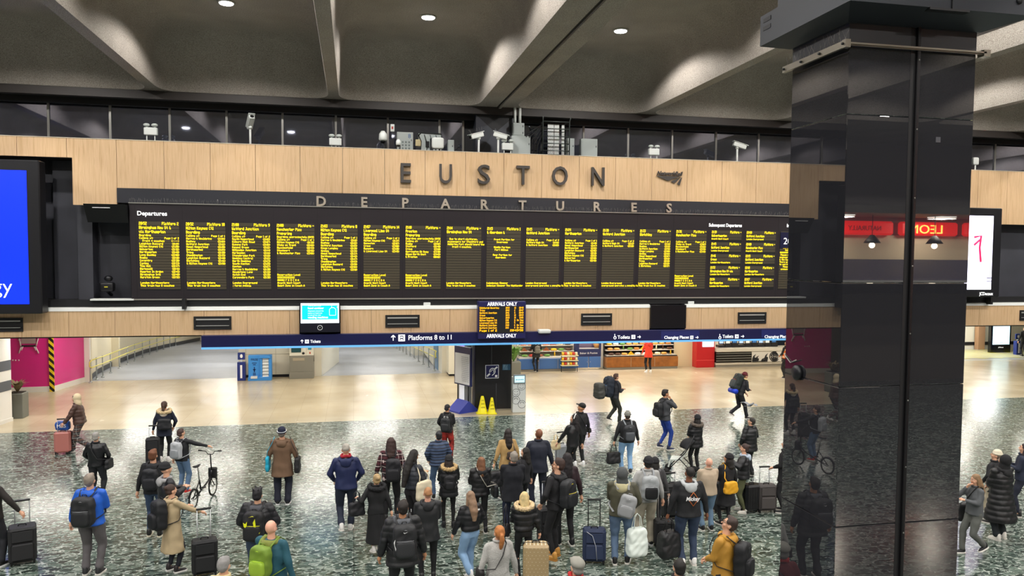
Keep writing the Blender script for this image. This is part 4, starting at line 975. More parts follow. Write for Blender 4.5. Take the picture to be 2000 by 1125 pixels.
m = mat('hazard_tape', '#f2d21a', .5); t = NT(m); tc = t.n('TexCoord'); w_ = t.n('TexWave'); w_.wave_type = 'BANDS'; w_.bands_direction = 'DIAGONAL'; w_.inputs['Scale'].default_value = 2.2; t.l(tc.outputs['Object'], w_.inputs['Vector']); rp = t.ramp([(0, '#15140f'), (.5, '#f0d022')], 'CONSTANT'); t.l(w_.outputs['Color'], rp.inputs[0]); t.l(rp.outputs[0], t.b.inputs['Base Color'])
mb = MB(); d1 = (hb-h0).normalized(); mb.box(-.13, -.07, 0, .05, -.03, 3.2, 0); mb.build('hazard_strip', m, r)
mb = MB(); e1 = hc; mb.box(e1.x-hb.x, e1.y-hb.y-.05, 0, e1.x-hb.x+.22, e1.y-hb.y+.1, 3.2); mb.build('end_post', WHITE, r)
# seat printed on the hoarding
mb = MB(); cx_ = ony(57, 680, 34.1).x-hb.x; cy_ = ony(57, 680, 34.1).y-hb.y-.12; cz_ = ony(57, 672, 34.0).z
u = (hb-h0); u.z = 0; u.normalize()
def onw(px_, py_):  # point on left panel face
    d = ray(px_, py_); a = h0; n = Vector((u.y, -u.x, 0)); t_ = ((a-O).dot(n))/d.dot(n); return O+d*t_-Vector((hb.x, hb.y, 0))+n*.03
def quadw(mb, pts, mi=0): mb.add([onw(*p) for p in pts], [tuple(range(len(pts)))], mi)
SPM = [mat('seat_grey', '#a08a8c', .5), BLACKM, mat('seat_pale', '#d8c4c8', .5)]
quadw(mb, [(42, 658), (70, 658), (71, 671), (41, 671)]); sp_ = mb.build('seat_print', SPM, r)
mb = MB(); quadw(mb, [(40, 674), (72, 674), (72, 677), (40, 677)]); mb.build('seat_bar_print', BLACKM, sp_)
for a, b in (((38, 660), (41, 676)), ((36, 664), (40, 662)), ((75, 660), (71, 676)), ((42, 677), (37, 690)), ((70, 677), (76, 690)), ((45, 677), (42, 684)), ((67, 677), (71, 684))):
    mb = MB(); mb.tube([onw(*a), onw(*b)], .025, 5); mb.build('seat_leg_print', SPM[2], sp_)
for x in (25.5, 31, 37): mb = MB(); mb.ell(onw(x, 703.5), (.03, .03, .03), 8, 5); mb.build('dot_print', SPM[2], r)
# ---------------- white retail unit at the left edge with dark bands ----------------
a, b = onz(-60, 850), onz(24, 822)
r = empty('retail_unit', (b.x, b.y, 0), 0, 'white end wall of a retail unit with two dark grey bands, at the left edge', 'kiosk')
d = (b-a); d.z = 0; Lg = d.length; d.normalize(); n = Vector((-d.y, d.x, 0))
M = Matrix(((d.x, n.x, 0, a.x-b.x), (d.y, n.y, 0, a.y-b.y), (0, 0, 1, 0), (0, 0, 0, 1)))
mb = MB(); mb.box(-2, 0, 0, Lg, .25, 2.95, 0, M); mb.build('wall_panel', mat('unit_white', '#eceae6', .35), r)
mb = MB(); mb.box(-2, -.02, 0, Lg+.02, 0, .12, 0, M); mb.build('skirting', WHITE, r)
for z0 in (1.05, 1.72):
    mb = MB(); mb.box(-2, -.012, z0, Lg-.02, 0, z0+.33, 0, M); mb.build('band', mat('unit_band', '#5a5e66', .4), r)
# planter behind it
def plant(loc, n, hgt, spread, par, m, wd=.05):
    mb = MB()
    for k in range(n):
        a = random.uniform(0, 2*PI); e = random.uniform(.3, 1); tip = Vector((math.cos(a)*spread*e, math.sin(a)*spread*e, hgt*random.uniform(.4, 1))); mid = tip*.5+Vector((0, 0, hgt*.28)); s = Vector((-math.sin(a), math.cos(a), 0))*wd
        b_ = Vector(loc); mb.add([b_-s*.4, b_+s*.4, b_+mid+s, b_+mid-s, b_+tip], [(0, 1, 2, 3), (3, 2, 4)])
    return mb.build('foliage', m, par, fixn=False)
LEAF = mat('leaf_green', '#3f5a30', .5); LEAFD = mat('leaf_dry', '#6a5a3c', .6)
c = onz(29, 818); r = empty('planter', (c.x, c.y+.25, 0), 0, 'tall grey planter with a wilting plant at the left edge', 'planter')
mb = MB(); mb.bbox(-.25, -.25, 0, .25, .25, .85, .02); mb.box(-.2, -.2, .85, .2, .2, .87, 1); mb.build('pot', [mat('pot_grey', '#6e7068', .5), mat('soil', '#2a221a', .9)], r); plant((0, 0, .86), 26, .45, .45, r, LEAFD)
# ---------------- leaflet rack, sanitiser, ticket machine ----------------
def stand(px_, lab, x=None, wdt=.28):
    c = onz(px_, 743) if x is None else x
    r = empty('sanitiser_stand', (c.x, c.y, 0), 0, lab, 'stand')
    mb = MB(); mb.bbox(-wdt*.6, -.12, 0, wdt*.6, .12, .83, .01); mb.build('body', mat('nr_blue', '#1b2e78', .4), r)
    mb = MB(); mb.box(-wdt*.15, -.125, .12, wdt*.15, -.12, .7); mb.eloft([(0, -.125, .12, .05, .004), (0, -.125, .13, .05, .004)], 8); mb.build('arrow_print', PRINTW, r)
    mb = MB(); mb.bbox(-.04, -.03, .83, .04, .03, .95, .005); mb.build('pump', mat('pump', '#cfd5da', .3), r)
    mb = MB(); mb.bbox(-wdt*.55, -.03, .93, wdt*.55, .03, 1.25, .005); q = mb.build('sign_plate', MATS['nr_blue'], r)
    mb = MB(); mb.ell((0, -.034, 1.09), (.06, .004, .09), 10, 6); mb.build('hand_icon', PRINTW, q)
    return r
stand(472, 'navy hand sanitiser stand left of the blue leaflet rack')
c = onz(507, 744); r = empty('leaflet_rack', (c.x, c.y+.2, 0), 0, 'bright blue free leaflet rack with a column of pale shelves', 'rack')
mb = MB(); B_ = mat('rack_blue', '#3d8fdc', .4); mb.bbox(-.5, -.0, 0, .5, .3, 1.12, .02); mb.bbox(-.5, -.15, 0, .5, .05, .16, .01); mb.bbox(.02, -.08, .12, .1, .0, 1.05, .01); mb.bbox(.38, -.08, .12, .5, 0, 1.1, .01); mb.bbox(-.02, -.14, 1.0, .46, .02, 1.1, .01); mb.build('body', B_, r)
for k in range(6):
    mb = MB(); z = .17+k*.14; mb.add([(.11, -.03, z), (.37, -.03, z), (.37, -.005, z+.1), (.11, -.005, z+.1)], [(0, 1, 2, 3)]); mb.box(.11, -.08, z-.02, .37, 0, z, 0); mb.build('shelf', mat('paper', '#e4e6e4', .5), r)
NK = mat('ink_navy', '#12306a', .5)
o = text('lettering', 'FREE', -.24, -.01, .88, .15, NK, r, ext=.002); mb = MB(); mb.box(-.34, -.01, .76, -.14, -.002, .79); mb.box(-.3, -.01, .68, -.18, -.002, .71); mb.box(-.26, -.01, .36, -.22, -.002, .6); mb.add([(-.32, -.01, .5), (-.24, -.01, .42), (-.16, -.01, .5)], [(0, 1, 2)])
for k in range(5): mb.box(-.3, -.01, .18+k*.035, -.18, -.002, .195+k*.035)
mb.build('arrow_print', NK, r)
mb = MB(); mb.bbox(-.38, -.18, .1, -.1, .0, .2, .01); mb.build('tray', mat('tray_w', '#d5d8da', .4), r)
c = onz(588, 740); r = empty('ticket_machine', (c.x, c.y+.35, 0), 0, 'grey and cream self service ticket machine under the Tickets sign', 'machine')
TG = mat('tvm_grey', '#7f7d73', .45); TC = mat('tvm_cream', '#d6d3c4', .4)
mb = MB(); mb.bbox(-.52, -.3, 0, .55, .3, .3, .01); mb.bbox(-.5, -.27, .3, .55, .3, 1.05, .01); mb.build('base', TG, r)
mb = MB(); mb.prism([(-.27, 1.05), (-.18, 1.65), (.3, 1.65), (.3, 1.05)], -.5, .22, plane='yz'); mb.bbox(.22, -.24, .72, .55, .3, 2.0, .01); mb.box(-.5, -.1, 1.65, .22, .3, 2.0); mb.build('fascia', TC, r)
mb = MB(); mb.box(-.42, -.285, 1.2, -.0, -.2, 1.52); mb.build('screen', mat('tvm_screen', '#13292c', .2, emit='#1f4a48', es=.4), r)
mb = MB(); mb.ell((.1, -.27, 1.15), (.06, .04, .06), 12, 7); mb.build('card_reader', BLACKM, r)
mb = MB(); mb.box(-.36, -.285, .82, .15, -.26, .94); mb.build('ticket_tray', mat('tray_tan', '#a29884', .4), r)
mb = MB(); mb.box(.3, -.25, 1.62, .5, -.235, 1.9, 0); mb.box(.3, -.25, 1.3, .46, -.235, 1.45, 1); mb.box(.36, -.25, 1.12, .42, -.235, 1.2, 2); mb.box(.34, -.25, .85, .46, -.235, 1.0, 3); mb.build('stickers', [NK, mat('teal', '#3a8aa0', .4), mat('red_s', '#b03a2a', .5), PRINTW], r)
# ---------------- info board, totem, kiosk, cones near the pillar ----------------
c = onz(907, 803); r = empty('poster_stand', (c.x-.05, c.y, 0), math.radians(-62), 'navy framed free standing notice board on posts with an angled blue base', 'sign')
mb = MB(); mb.bbox(-.5, -.04, .95, .5, .04, 2.35, .01); mb.build('frame', mat('frame_navy', '#16204f', .4), r)
mb = MB(); mb.box(-.44, -.05, 1.0, .44, -.04, 2.1); mb.box(-.44, .04, 1.0, .44, .05, 2.1); po = mb.build('poster', mat('poster_w', '#d7d9dc', .5), r)
mb = MB()
for k in range(14): led(mb, 'Important notice about your journey'[k:k+24], .42, 2.0-k*.066, .045, 'R', .0, .6)
po2 = mb.build('print', mat('ink_grey', '#6a6f7c', .5), po, fixn=False); po2.location = (0, -.052, 0)
for s in (-1, 1):
    mb = MB(); mb.tube([(s*.32, 0, .2), (s*.32, 0, 1.0)], .025, 8); mb.build('post', BLACKM, r)
mb = MB(); mb.prism([(-.42, .0), (-.42, .06), (0, .42), (.42, .06), (.42, 0)], -.35, .35, plane='yz'); mb.build('base', [mat('base_blue', '#2c3a9a', .35)], r)
r = empty('totem', (onz(916, 800).x-.06, 27.9, 0), 0, 'slim backlit lilac and white totem tight against the left of the black pillar', 'totem')
mb = MB(); mb.bbox(-.28, -.1, 0, .18, .1, 2.62, .01); mb.build('casing', mat('tot_case', '#b8b8b4', .3, metal=.5), r)
mb = MB(); mb.box(-.26, -.106, 1.25, -.08, -.1, 2.5); mb.build('panel', mat('lilac', '#b89af0', .5, emit='#b090f0', es=.8), r); mb = MB(); mb.box(-.26, -.106, .25, -.08, -.1, 1.2); mb.ell((-.05, -.11, 2.52), (.12, .02, .1), 14, 6, 1); mb.build('lower_panel', [mat('tot_w', '#e8e6ea', .5, emit='#ffffff', es=.35), mat('teal_dot', '#40b8c8', .5, emit='#30a0b8', es=.5)], r)
def cone(px_, py_, h, lab, wd=.2):
    c = onz(px_, py_); r = empty('wet_floor_cone', (c.x, c.y, 0), 0, lab, 'cone', 'yellow caution cones'); Y_ = mat('cone_yellow', '#f2e400', .45)
    mb = MB(); mb.eloft([(0, 0, 0, wd*1.15, wd, 4), (0, 0, .03, wd*1.1, wd*.95, 4), (0, 0, .05, wd*.85, wd*.8, 3), (0, 0, h*.5, wd*.55, wd*.5, 3), (0, 0, h*.93, wd*.3, wd*.28, 2.5), (0, 0, h, wd*.22, wd*.2, 2)], 20); mb.build('body', Y_, r)
    mb = MB()
    for k in range(3): led(mb, 'CAUTION', 0, h*.8-k*.12, .05, 'C', -wd*.38-.03*k, .35+.12*k)
    mb.build('print', mat('cone_ink', '#8a7a10', .5), r, fixn=False)
cone(942, 807, .62, 'taller yellow caution cone standing left of its twin by the black pillar', .2); cone(960.5, 808, .58, 'slimmer yellow caution cone on the right by the black pillar', .16)
c = onz(1013, 805); r = empty('feedback_kiosk', (c.x, c.y, 0), 0, 'slim pale kiosk with outline smiley faces and a small tablet on top', 'kiosk')
W_ = .24; mb = MB(); mb.bbox(-W_, -.08, 0, W_, .2, 1.28, .015); mb.build('body', mat('kiosk_w', '#cfd3d0', .4), r)
mb = MB(); mb.bbox(-W_+.02, -.12, 1.05, W_-.02, -.05, 1.38, .015); tb = mb.build('tablet', mat('tab_grey', '#7c8488', .4), r); mb = MB(); mb.box(-W_+.06, -.126, 1.1, W_-.06, -.12, 1.33); s_ = mb.build('screen', mat('tab_scr', '#bfeaf5', .4, emit='#b0e4f4', es=.7), tb)
mb = MB()
for k in range(5): mb.ell((-.12+.06*k, -.128, 1.2), (.02, .004, .02), 8, 5)
mb.build('buttons', mat('tab_ink', '#1f5a78', .5), s_)
mb = MB()
for (x, z, R_, sm) in ((.08, .95, .14, 1), (-.12, .72, .14, 1), (-.12, .45, .14, -1), (.1, .3, .14, -1)):
    mb.tube([(x+R_*math.cos(q), -.084, z+R_*math.sin(q)) for q in [2*PI*k/20 for k in range(21)] if abs(x+R_*math.cos(q)) < W_], .007, 4)
    mb.tube([(x+R_*.5*math.cos(q), -.084, z+sm*(-.02)+sm*R_*.45*math.sin(q)) for q in [PI+PI*k/8 for k in range(9)]], .006, 4)
    for s in (-1, 1): mb.tube([(x+s*.05-.02, -.084, z+.05), (x+s*.05+.02, -.084, z+.05)], .006, 4)
mb.build('smiley_print', mat('smi_ink', '#3a4244', .5), r)
tag(MB().bbox(-.06, -.02, .4, .02, .02, .72, .01).build('handset_box', BLACKM), 'slim black box on the right edge of the black pillar', 'box').location = (5.70, 27.25, 0)
# ---------------- shops under the navy band ----------------
SY = 36.75
def SX(px_, yy=700): return ony(px_, yy, SY).x
def wallbox(a, b, z0, z1, m, y0=SY, y1=SY+.3, nm='wall_shopfront'):
    mb = MB(); mb.box(a, y0, z0, b, y1, z1); return struct(nm, mb, m)
CRM = mat('shop_cream', '#dccba6', .5)
wallbox(SX(1170), SX(1178), 0, 3.3, mat('shop_w', '#e4dfd0', .5)); wallbox(SX(1315), SX(1352), 0, 3.3, CRM); wallbox(5.3, SX(1010), 0, 3.3, LAM, SY+.2)
wallbox(SX(1010), SX(1530)+.5, -.0, 4, mat('shop_back', '#c9bfae', .6), 39.5, 39.7)
SHW = mat('shelf_white', '#d8d4cc', .4)
FOODC = ['#b9772f', '#d39a4a', '#8c4a22', '#e8d9b0', '#c23a2a', '#e0b21e', '#5f8a3a', '#e9e4da', '#4a2c1a', '#d98a5a']
FM = [mat('food_%d' % i, c_, .5, var=.2, vscale=20) for i, c_ in enumerate(FOODC)]
def counter(a, b, h, m, lab, trim=None):
    r = empty('shop_counter', ((a+b)/2, SY, 0), 0, lab, 'counter'); w = (b-a)/2
    mb = MB(); mb.bbox(-w, -.6, .12, w, .1, h, .01); mb.box(-w+.02, -.56, 0, w-.02, .1, .12, 1); mb.build('body', [m, mat('kick', '#8a8478', .5)], r)
    for x in [(-w+2*w*k/3) for k in (1, 2)]:
        q = MB(); q.box(x-.008, -.605, .14, x+.008, -.6, h-.02); q.build('joint', trim or SEAM, r)
    return r, w
def display(a, b, z0, z1, lab, nsh=4, dens=22, ms=None, dark=None, clutter=1.0):
    r = empty('display_case', ((a+b)/2, SY, z0), 0, lab, 'display case'); w = (b-a)/2; h = z1-z0
    mb = MB(); mb.box(-w, .5, 0, w, .55, h); mb.box(-w, -.05, 0, -w+.05, .5, h); mb.box(w-.05, -.05, 0, w, .5, h); mb.box(-w, -.5, -.02, w, .5, .02); mb.build('cabinet', dark or SHW, r)
    for k in range(nsh):
        z = .03+k*(h-.1)/nsh; y = -.45+k*.16
        mb = MB(); mb.box(-w+.05, y, z, w-.05, .5, z+.03); sh = mb.build('shelf', SHW, r)
    li = bpy.data.lights.new('case_lamp', 'AREA'); li.shape = 'RECTANGLE'; li.size = w*1.8; li.size_y = .2; li.energy = SHOP_W*w; li.color = (1, .93, .8)
    lo = bpy.data.objects.new('lamp', li); COL.objects.link(lo); lo.parent = r; lo.location = (0, -.45, h+.25); lo.rotation_euler = (-.35, 0, 0)
    mb = MB(); mb.box(-w, -.05, h, w, .5, h+.08); mb.build('canopy', SHW, r)
    # trays of food: every item is its own object
    for k in range(nsh):
        z = .06+k*(h-.1)/nsh; y = -.45+k*.16
        n = int(dens*w/nsh*1.0); 
        for i in range(n):
            x = -w+.12+(2*w-.24)*(i+.5)/n
            kind = random.choice(('pastry', 'pastry', 'wrapped_sandwich', 'drinks_bottle', 'pastry'))
            mi = random.choice(ms or FM); q = MB(); s = (2*w-.24)/n*.45
            if kind == 'pastry': q.rbox((0, 0, .05), (s*1.9, .2, .12), nu=10, nv=6, p=.7)
            elif kind == 'wrapped_sandwich': q.prism([(-s, 0), (s, 0), (0, .17)], -.06, .06)
            else: q.eloft([(0, 0, 0, .035, .035), (0, 0, .15, .035, .035), (0, 0, .19, .015, .015), (0, 0, .23, .015, .015)], 8)
            o = q.build(kind, mi); o.location = (r.location.x+x, SY+y+.12, z0+z+.005)
            tag(o, {'pastry': 'baked item on a lit shelf of the ', 'wrapped_sandwich': 'wedge sandwich on a lit shelf of the ', 'drinks_bottle': 'small bottle on a lit shelf of the '}[kind]+lab.split(',')[0], kind.replace('_', ' '), 'food on the shelves of the '+lab.split(',')[0])
    return r
BLUEP = mat('counter_blue', '#3f6aa8', .4)
a, b = SX(1010), SX(1120)
counter(a, b, .62, BLUEP, 'blue panelled counter front of the left bakery shop')
display(a, b, .645, 2.3, 'left bakery display case, lit, above the blue counter', 6, 30)
c0 = onz(1103, 727).x
r = empty('snack_rack', (SX(1103), SY-.85, 0), 0, 'wire rack of yellow snack packets at the right end of the blue counter', 'rack')
for s in (-1, 1):
    mb = MB(); mb.tube([(s*.4, 0, 0), (s*.4, 0, .95)], .02, 6); mb.build('post', BLACKM, r)
for z in (.32, .56, .8):
    mb = MB(); mb.bbox(-.42, -.15, z-.02, .42, .15, z+.02, .005); mb.build('shelf', mat('rack_w', '#d8d0a8', .5), r)
for z in (.34, .58, .82):
    for k in range(6):
        q = MB(); q.rbox((0, 0, .07), (.12, .16, .14), nu=10, nv=6); o = q.build('snack_packet', [FM[5], FM[4], FM[3]][k % 3]); o.location = (SX(1103)-.34+k*.135, SY-.85, z); tag(o, 'small snack packet on the wire rack by the blue counter', 'packet', 'packets on the snack rack')
a, b = SX(1120)+.02, SX(1169); r = empty('kitchen_hatch', ((a+b)/2, SY-.3, 0), 0, 'dark blue framed bakery hatch with double cupboard doors below', 'hatch'); w = (b-a)/2
mb = MB(); mb.bbox(-w, -.1, .66, w, .4, 1.02, .01); mb.box(-w, -.1, 1.02, -w+.15, .3, 3.2); mb.box(w-.1, -.1, 1.02, w, .3, 3.2); mb.box(-w, .3, 1.02, w, .4, 3.2, 1); mb.build('frame', [mat('hatch_navy', '#1f2a5a', .4), mat('hatch_in', '#8a7a90', .5)], r)
for s in (-1, 1):
    mb = MB(); mb.bbox(min(0, s*w)+.02, -.12, .12, max(0, s*w)-.02, 0, .66, .01); dr = mb.build('door', BLUEP, r); mb = MB(); mb.ell((s*.08, -.13, .4), (.02, .02, .02), 8, 5); mb.build('knob', STEEL, dr)
text('lettering', 'Baker & Pasties', 0, -.11, .8, .13, PRINTW, r, ext=.002, w=.9)
mb = MB(); mb.box(-w+.15, -.05, 1.04, w-.1, .2, 1.08); mb.box(-w+.2, .1, 1.4, w-.2, .25, 1.43); mb.build('shelf', SHW, r)
q = MB(); q.eloft([(0, 0, 0, .1, .08), (0, 0, .2, .18, .14)], 14); o = q.build('basket', mat('wicker', '#b88a4a', .7)); o.location = ((a+b)/2+.45, SY-.25, 1.08); tag(o, 'small wicker basket on the shelf of the bakery hatch', 'basket')
li = bpy.data.lights.new('hatch_lamp', 'AREA'); li.size = .8; li.energy = SHOP_W*1.2; li.color = (.9, .8, 1); lo = bpy.data.objects.new('lamp', li); COL.objects.link(lo); lo.parent = r; lo.location = (0, .05, 3.0)
a, b = SX(1178), SX(1315)
counter(a, b, .62, mat('counter_oak', '#9a5f26', .45, var=.25, vscale=4), 'orange brown wooden counter front of the right bakery shop')
display(a, b, .645, 2.15, 'right bakery display case, lit, above the brown wooden counter', 6, 32, [FM[i] for i in (0, 1, 3, 7, 1, 5, 6, 8)], mat('case_dark', '#2b2622', .5))
# plant by the left shop
c = onz(1003, 735); r = empty('planter', (c.x, c.y, 0), 0, 'square grey planter with leafy green plant beside the blue shop counter', 'planter')
mb = MB(); mb.bbox(-.28, -.25, 0, .3, .25, .7, .02); mb.build('pot', MATS['pot_grey'], r); plant((0, 0, .7), 90, .75, .6, r, mat('leaf_bright', '#6f9a4c', .5), .06)
# red pillar and burger counter
a, b = SX(1352), SX(1387); r = empty('menu_pillar', ((a+b)/2, SY, 0), 0, 'bright red pillar with a pale backlit menu panel beside the burger counter', 'pillar'); w = (b-a)/2
mb = MB(); mb.bbox(-w, -.5, 0, w, .1, 3.2, .01); mb.box(-w, -.51, .36, w, -.5, .39, 1); mb.build('body', [mat('bk_red', '#c01820', .35), mat('bk_red2', '#e04a4a', .4)], r)
mb = MB(); mb.bbox(-w*.4, -.56, 1.06, w*.85, -.5, 2.5, .01); mb.build('menu_panel', mat('menu_w', '#dfe6f2', .4, emit='#cfdcf0', es=.6), r)
a, b = SX(1387)+.03, SX(1530)+.6
r, w = counter(a, b, .24, mat('bk_plinth', '#c8c0ae', .5), 'striped black burger counter with a pale worktop')
mb = MB(); mb.bbox(-w, -.62, .24, w, .1, .8, .01)
for k in range(4): mb.box(-w, -.635, .33+k*.125, w, -.62, .352+k*.125, 1)
mb.build('slatted_front', [BLACKG, mat('bk_line', '#8c8c86', .4)], r)
mb = MB(); mb.bbox(-w, -.7, .8, w, .2, .98, .02); mb.build('worktop', mat('bk_top', '#cfcabc', .35), r)
lx, rx = SX(1456)-(a+b)/2, SX(1513)-(a+b)/2
mb = MB(); mb.box(lx, -.655, .25, rx, -.63, .79); lg = mb.build('logo_panel', mat('bk_panel', '#d6d2c8', .4), r)
cx2, cz2 = (rx-.40), .52
mb = MB()
for k in range(5):
    x = lx+.1+k*.17; hh = .3+.25*math.sin(k*1.7+1)
    hh *= .8; mb.prism([(x-.09, .26), (x+.1, .26), (x+.13, .26+hh*.5), (x+.04, .26+hh*.6), (x+.12, .26+hh), (x-.02, .26+hh*.75), (x-.08, .26+hh*.4)], -.668, -.656)
mb.build('flame_print', BLACKM, lg)
mb = MB(); R2 = .245
mb.prism([(cx2+R2*.85*math.cos(q), cz2+R2*math.sin(q)) for q in [math.radians(t_) for t_ in range(25, 156, 13)]], -.668, -.656); mb.prism([(cx2+R2*.85*math.cos(q), cz2+R2*math.sin(q)) for q in [math.radians(t_) for t_ in range(205, 336, 13)]], -.668, -.656)
mb.tube([(cx2+R2*1.12*math.cos(q), -.66, cz2+R2*1.05*math.sin(q)) for q in [math.radians(t_) for t_ in range(70, 330, 12)]], .025, 4); mb.build('bun_print', BLACKM, lg)
text('lettering', 'BURGER', cx2, -.66, cz2+.015, .12, BLACKM, lg, ext=.008, w=.46, off=.006); text('lettering', 'KING', cx2, -.66, cz2-.115, .15, BLACKM, lg, ext=.008, w=.40, off=.008)
for i in range(9):
    x = SX(1405)+i*(SX(1520)-SX(1405))/9; r = empty('till', (x, SY-.1, .98), 0, 'black till and small equipment on the burger counter worktop', 'till', 'tills on the burger counter')
    mb = MB(); mb.bbox(-.18, -.15, 0, .18, .2, .12+.05*(i % 3), .01); mb.bbox(-.13, -.05, .15, .16, .0, .42, .01); mb.build('body', PLAST, r); mb = MB(); mb.box(-.1, -.056, .2, .12, -.05, .38); mb.build('screen', mat('till_s%d' % (i % 3), ['#b8d0e8', '#e8e4d8', '#3a6a9a'][i % 3], .4, emit=['#9ab8d8', '#c8c4b8', '#2a5a8a'][i % 3], es=.6), r)
mb = MB(); mb.box(5.3, 36.6, 3.3, 25.2, 40, 3.4); struct('ceiling', mb, MATS['soffit_white2'])
for k in range(5):
    li = bpy.data.lights.new('kitchen_lamp', 'AREA'); li.size = 1.0; li.energy = SHOP_W*1.6; li.color = (1, .95, .86); x = SX(1030)+k*3.0
    r = empty('kitchen_light', (x, 37.8, 3.3), 0, 'square white panel light over the shop kitchens', 'light', 'kitchen lights'); mb = MB(); mb.box(-.5, -.3, -.045, .5, .3, -.005); mb.build('diffuser', MATS['strip_diffuser'], r); lo = bpy.data.objects.new('lamp', li); COL.objects.link(lo); lo.parent = r; lo.location = (0, 0, -.08)
# ---------------- far right opening ----------------
RX0 = onz(1884, 712); e = onz(1990, 712)
mb = MB(); m = mat('hatch_floor', '#b6b4a8', .3); t = NT(m); tc = t.n('TexCoord'); w_ = t.n('TexWave'); w_.wave_type = 'BANDS'; w_.bands_direction = 'DIAGONAL'; w_.inputs['Scale'].default_value = .55; t.l(tc.outputs['Object'], w_.inputs['Vector']); rp = t.ramp([(0, '#b0aea4'), (.72, '#c8c23a')], 'CONSTANT'); t.l(w_.outputs['Color'], rp.inputs[0]); t.l(rp.outputs[0], t.b.inputs['Base Color'])
mb.box(27, 37.2, .0, XR, 41.0, .012); tag(mb.build('floor_marking', m), 'yellow diagonal hatching painted on the floor at the far right', 'floor marking')
mb = MB(); mb.box(27.6, 41.3, 0, XR, 41.5, 4); mb.box(26.2, 37, 0, 26.4, 41.5, 4); mb.box(27.6, 41.27, .25, XR, 41.3, .45, 1); struct('wall_passage', mb, [LAM, BLACKM])
mb = MB(); mb.box(25.4, 36.0, 0, 26.4, 37, 4); struct('wall_passage', mb, mat('pier_grey', '#8a8a86', .4))
c0, c1 = ony(1931, 700, 39.5).x, ony(1970, 700, 39.5).x
r = empty('poster_totem', ((c0+c1)/2, 39.5, 0), 0, 'tall black framed backlit pale blue advertising poster at the far right', 'totem'); w = (c1-c0)/2
mb = MB(); mb.bbox(-w, -.12, 0, w, .12, 2.9, .02); mb.build('casing', BLACKG, r)
mb = MB(); mb.box(-w+.12, -.13, .5, w-.12, -.12, 2.75); pn = mb.build('poster', mat('poster_blue', '#cfeef8', .4, emit='#c4eaf6', es=.95), r)
text('lettering', 'your', 0, -.135, 2.3, .42, mat('teal_ink', '#1a8aa8', .5), pn, ext=.001, off=.01)
mb = MB()
for k in range(3): led(mb, 'Travel safely with us', -w+.35, 1.95-k*.09, .06, 'L', -.135, .6)
led(mb, 'nationalrail', -.1, .65, .05, 'L', -.135, .6)
mb.build('small_print', MATS['teal_ink'], pn, fixn=False); text('lettering', 'JCDecaux', 0, -.13, .3, .09, TXTW, r, ext=.001)
stand(0, 'navy hand sanitiser stand at the right edge by the poster totem', ony(1985, 700, 38.6)*Vector((1, 1, 0)) if False else Vector((ony(1986, 700, 38.4).x, 38.4, 0)))
c = ony(1924, 690, 40.6); mb = MB(); mb.bbox(c.x-.25, 40.9, 0, c.x+.25, 41.2, 1.9, .01); tag(mb.build('cabinet', mat('tan_cab', '#b08a6a', .5)), 'tan cabinet standing behind the poster totem', 'cabinet')
mb = MB(); mb.box(25.2, 36.6, 3.4, XR, 44, 3.5); struct('ceiling', mb, MATS['soffit_white2'])
for k, (x, y) in enumerate([(29.5, 38.5), (33, 39.5), (37, 39)]):
    li = bpy.data.lights.new('passage_lamp', 'AREA'); li.size = 1.4; li.energy = CORR_W*1.4
    r = empty('passage_light', (x, y, 3.4), 0, 'white square panel light over the far right passage', 'light', 'passage lights'); mb = MB(); mb.box(-.6, -.6, -.055, .6, .6, -.005); mb.build('diffuser', MATS['strip_diffuser'], r); lo = bpy.data.objects.new('lamp', li); COL.objects.link(lo); lo.parent = r; lo.location = (0, 0, -.1)
# ---------------- mezzanine and restaurant behind the camera (seen in the polished column) ----------------
mb = MB(); mb.box(14, YB, 4.2, 40, -15.2, 4.6); mb.box(14, -15.3, 4.2, 40, -15.2, 4.75, 1); struct('mezzanine', mb, [mat('mezz', '#5a564f', .6), WHITE])
m = MB(); m.box(14, -15.26, 4.75, 40, -15.24, 5.6); tag(m.build('balustrade', mat('balustrade_blue', '#2a3f86', .2, alpha=.6)), 'blue tinted glass balustrade of the rear mezzanine', 'balustrade')
mb = MB(); mb.box(14, YB+.02, 4.6, 40, YB+.1, 6.7); struct('wall_restaurant', mb, mat('rest_wall', '#d8c8ac', .6))
RS = mat('leon_red', '#e01818', .4, emit='#e01414', es=3.2)
x = 17.6
for k in range(6):
    r = empty('shop_fascia', (x+k*3.4+1.55, -18.5, 6.7), 0, 'glowing red restaurant fascia on the rear mezzanine, %s from the left' % ('first', 'second', 'third', 'fourth', 'fifth', 'sixth')[k], 'sign')
    mb = MB(); mb.bbox(-1.52, -.2, 0, 1.52, .1, .62, .08); mb.build('panel', RS, r)
    if k == 2: text('lettering', 'LEON', -.25, .12, .1, .56, mat('leon_yel', '#ffc060', .5, emit='#ffb850', es=9), r, ext=.01, rot=(PI/2, 0, PI), w=1.75)
    elif k == 1: text('lettering', 'NATURALLY', 0, .12, .2, .3, mat('leon_dk', '#a01010', .5), r, ext=.01, rot=(PI/2, 0, PI))
for x in (20.5, 25.5, 30.5, 35.5):  # added panels that brighten the restaurant in the column's reflection
    r = empty('restaurant_fill', (x, -17.2, 7.5), 0, 'added square white panel brightening the rear mezzanine restaurant', 'light', 'added restaurant lights'); mb = MB(); mb.box(-.4, -.4, -.05, .4, .4, -.005); mb.build('diffuser', MATS['strip_diffuser'], r)
    li = bpy.data.lights.new('restaurant_fill_lamp', 'AREA'); li.size = .8; li.energy = 260; li.color = (1, .9, .75); lo = bpy.data.objects.new('lamp', li); COL.objects.link(lo); lo.parent = r; lo.location = (0, 0, -.1)
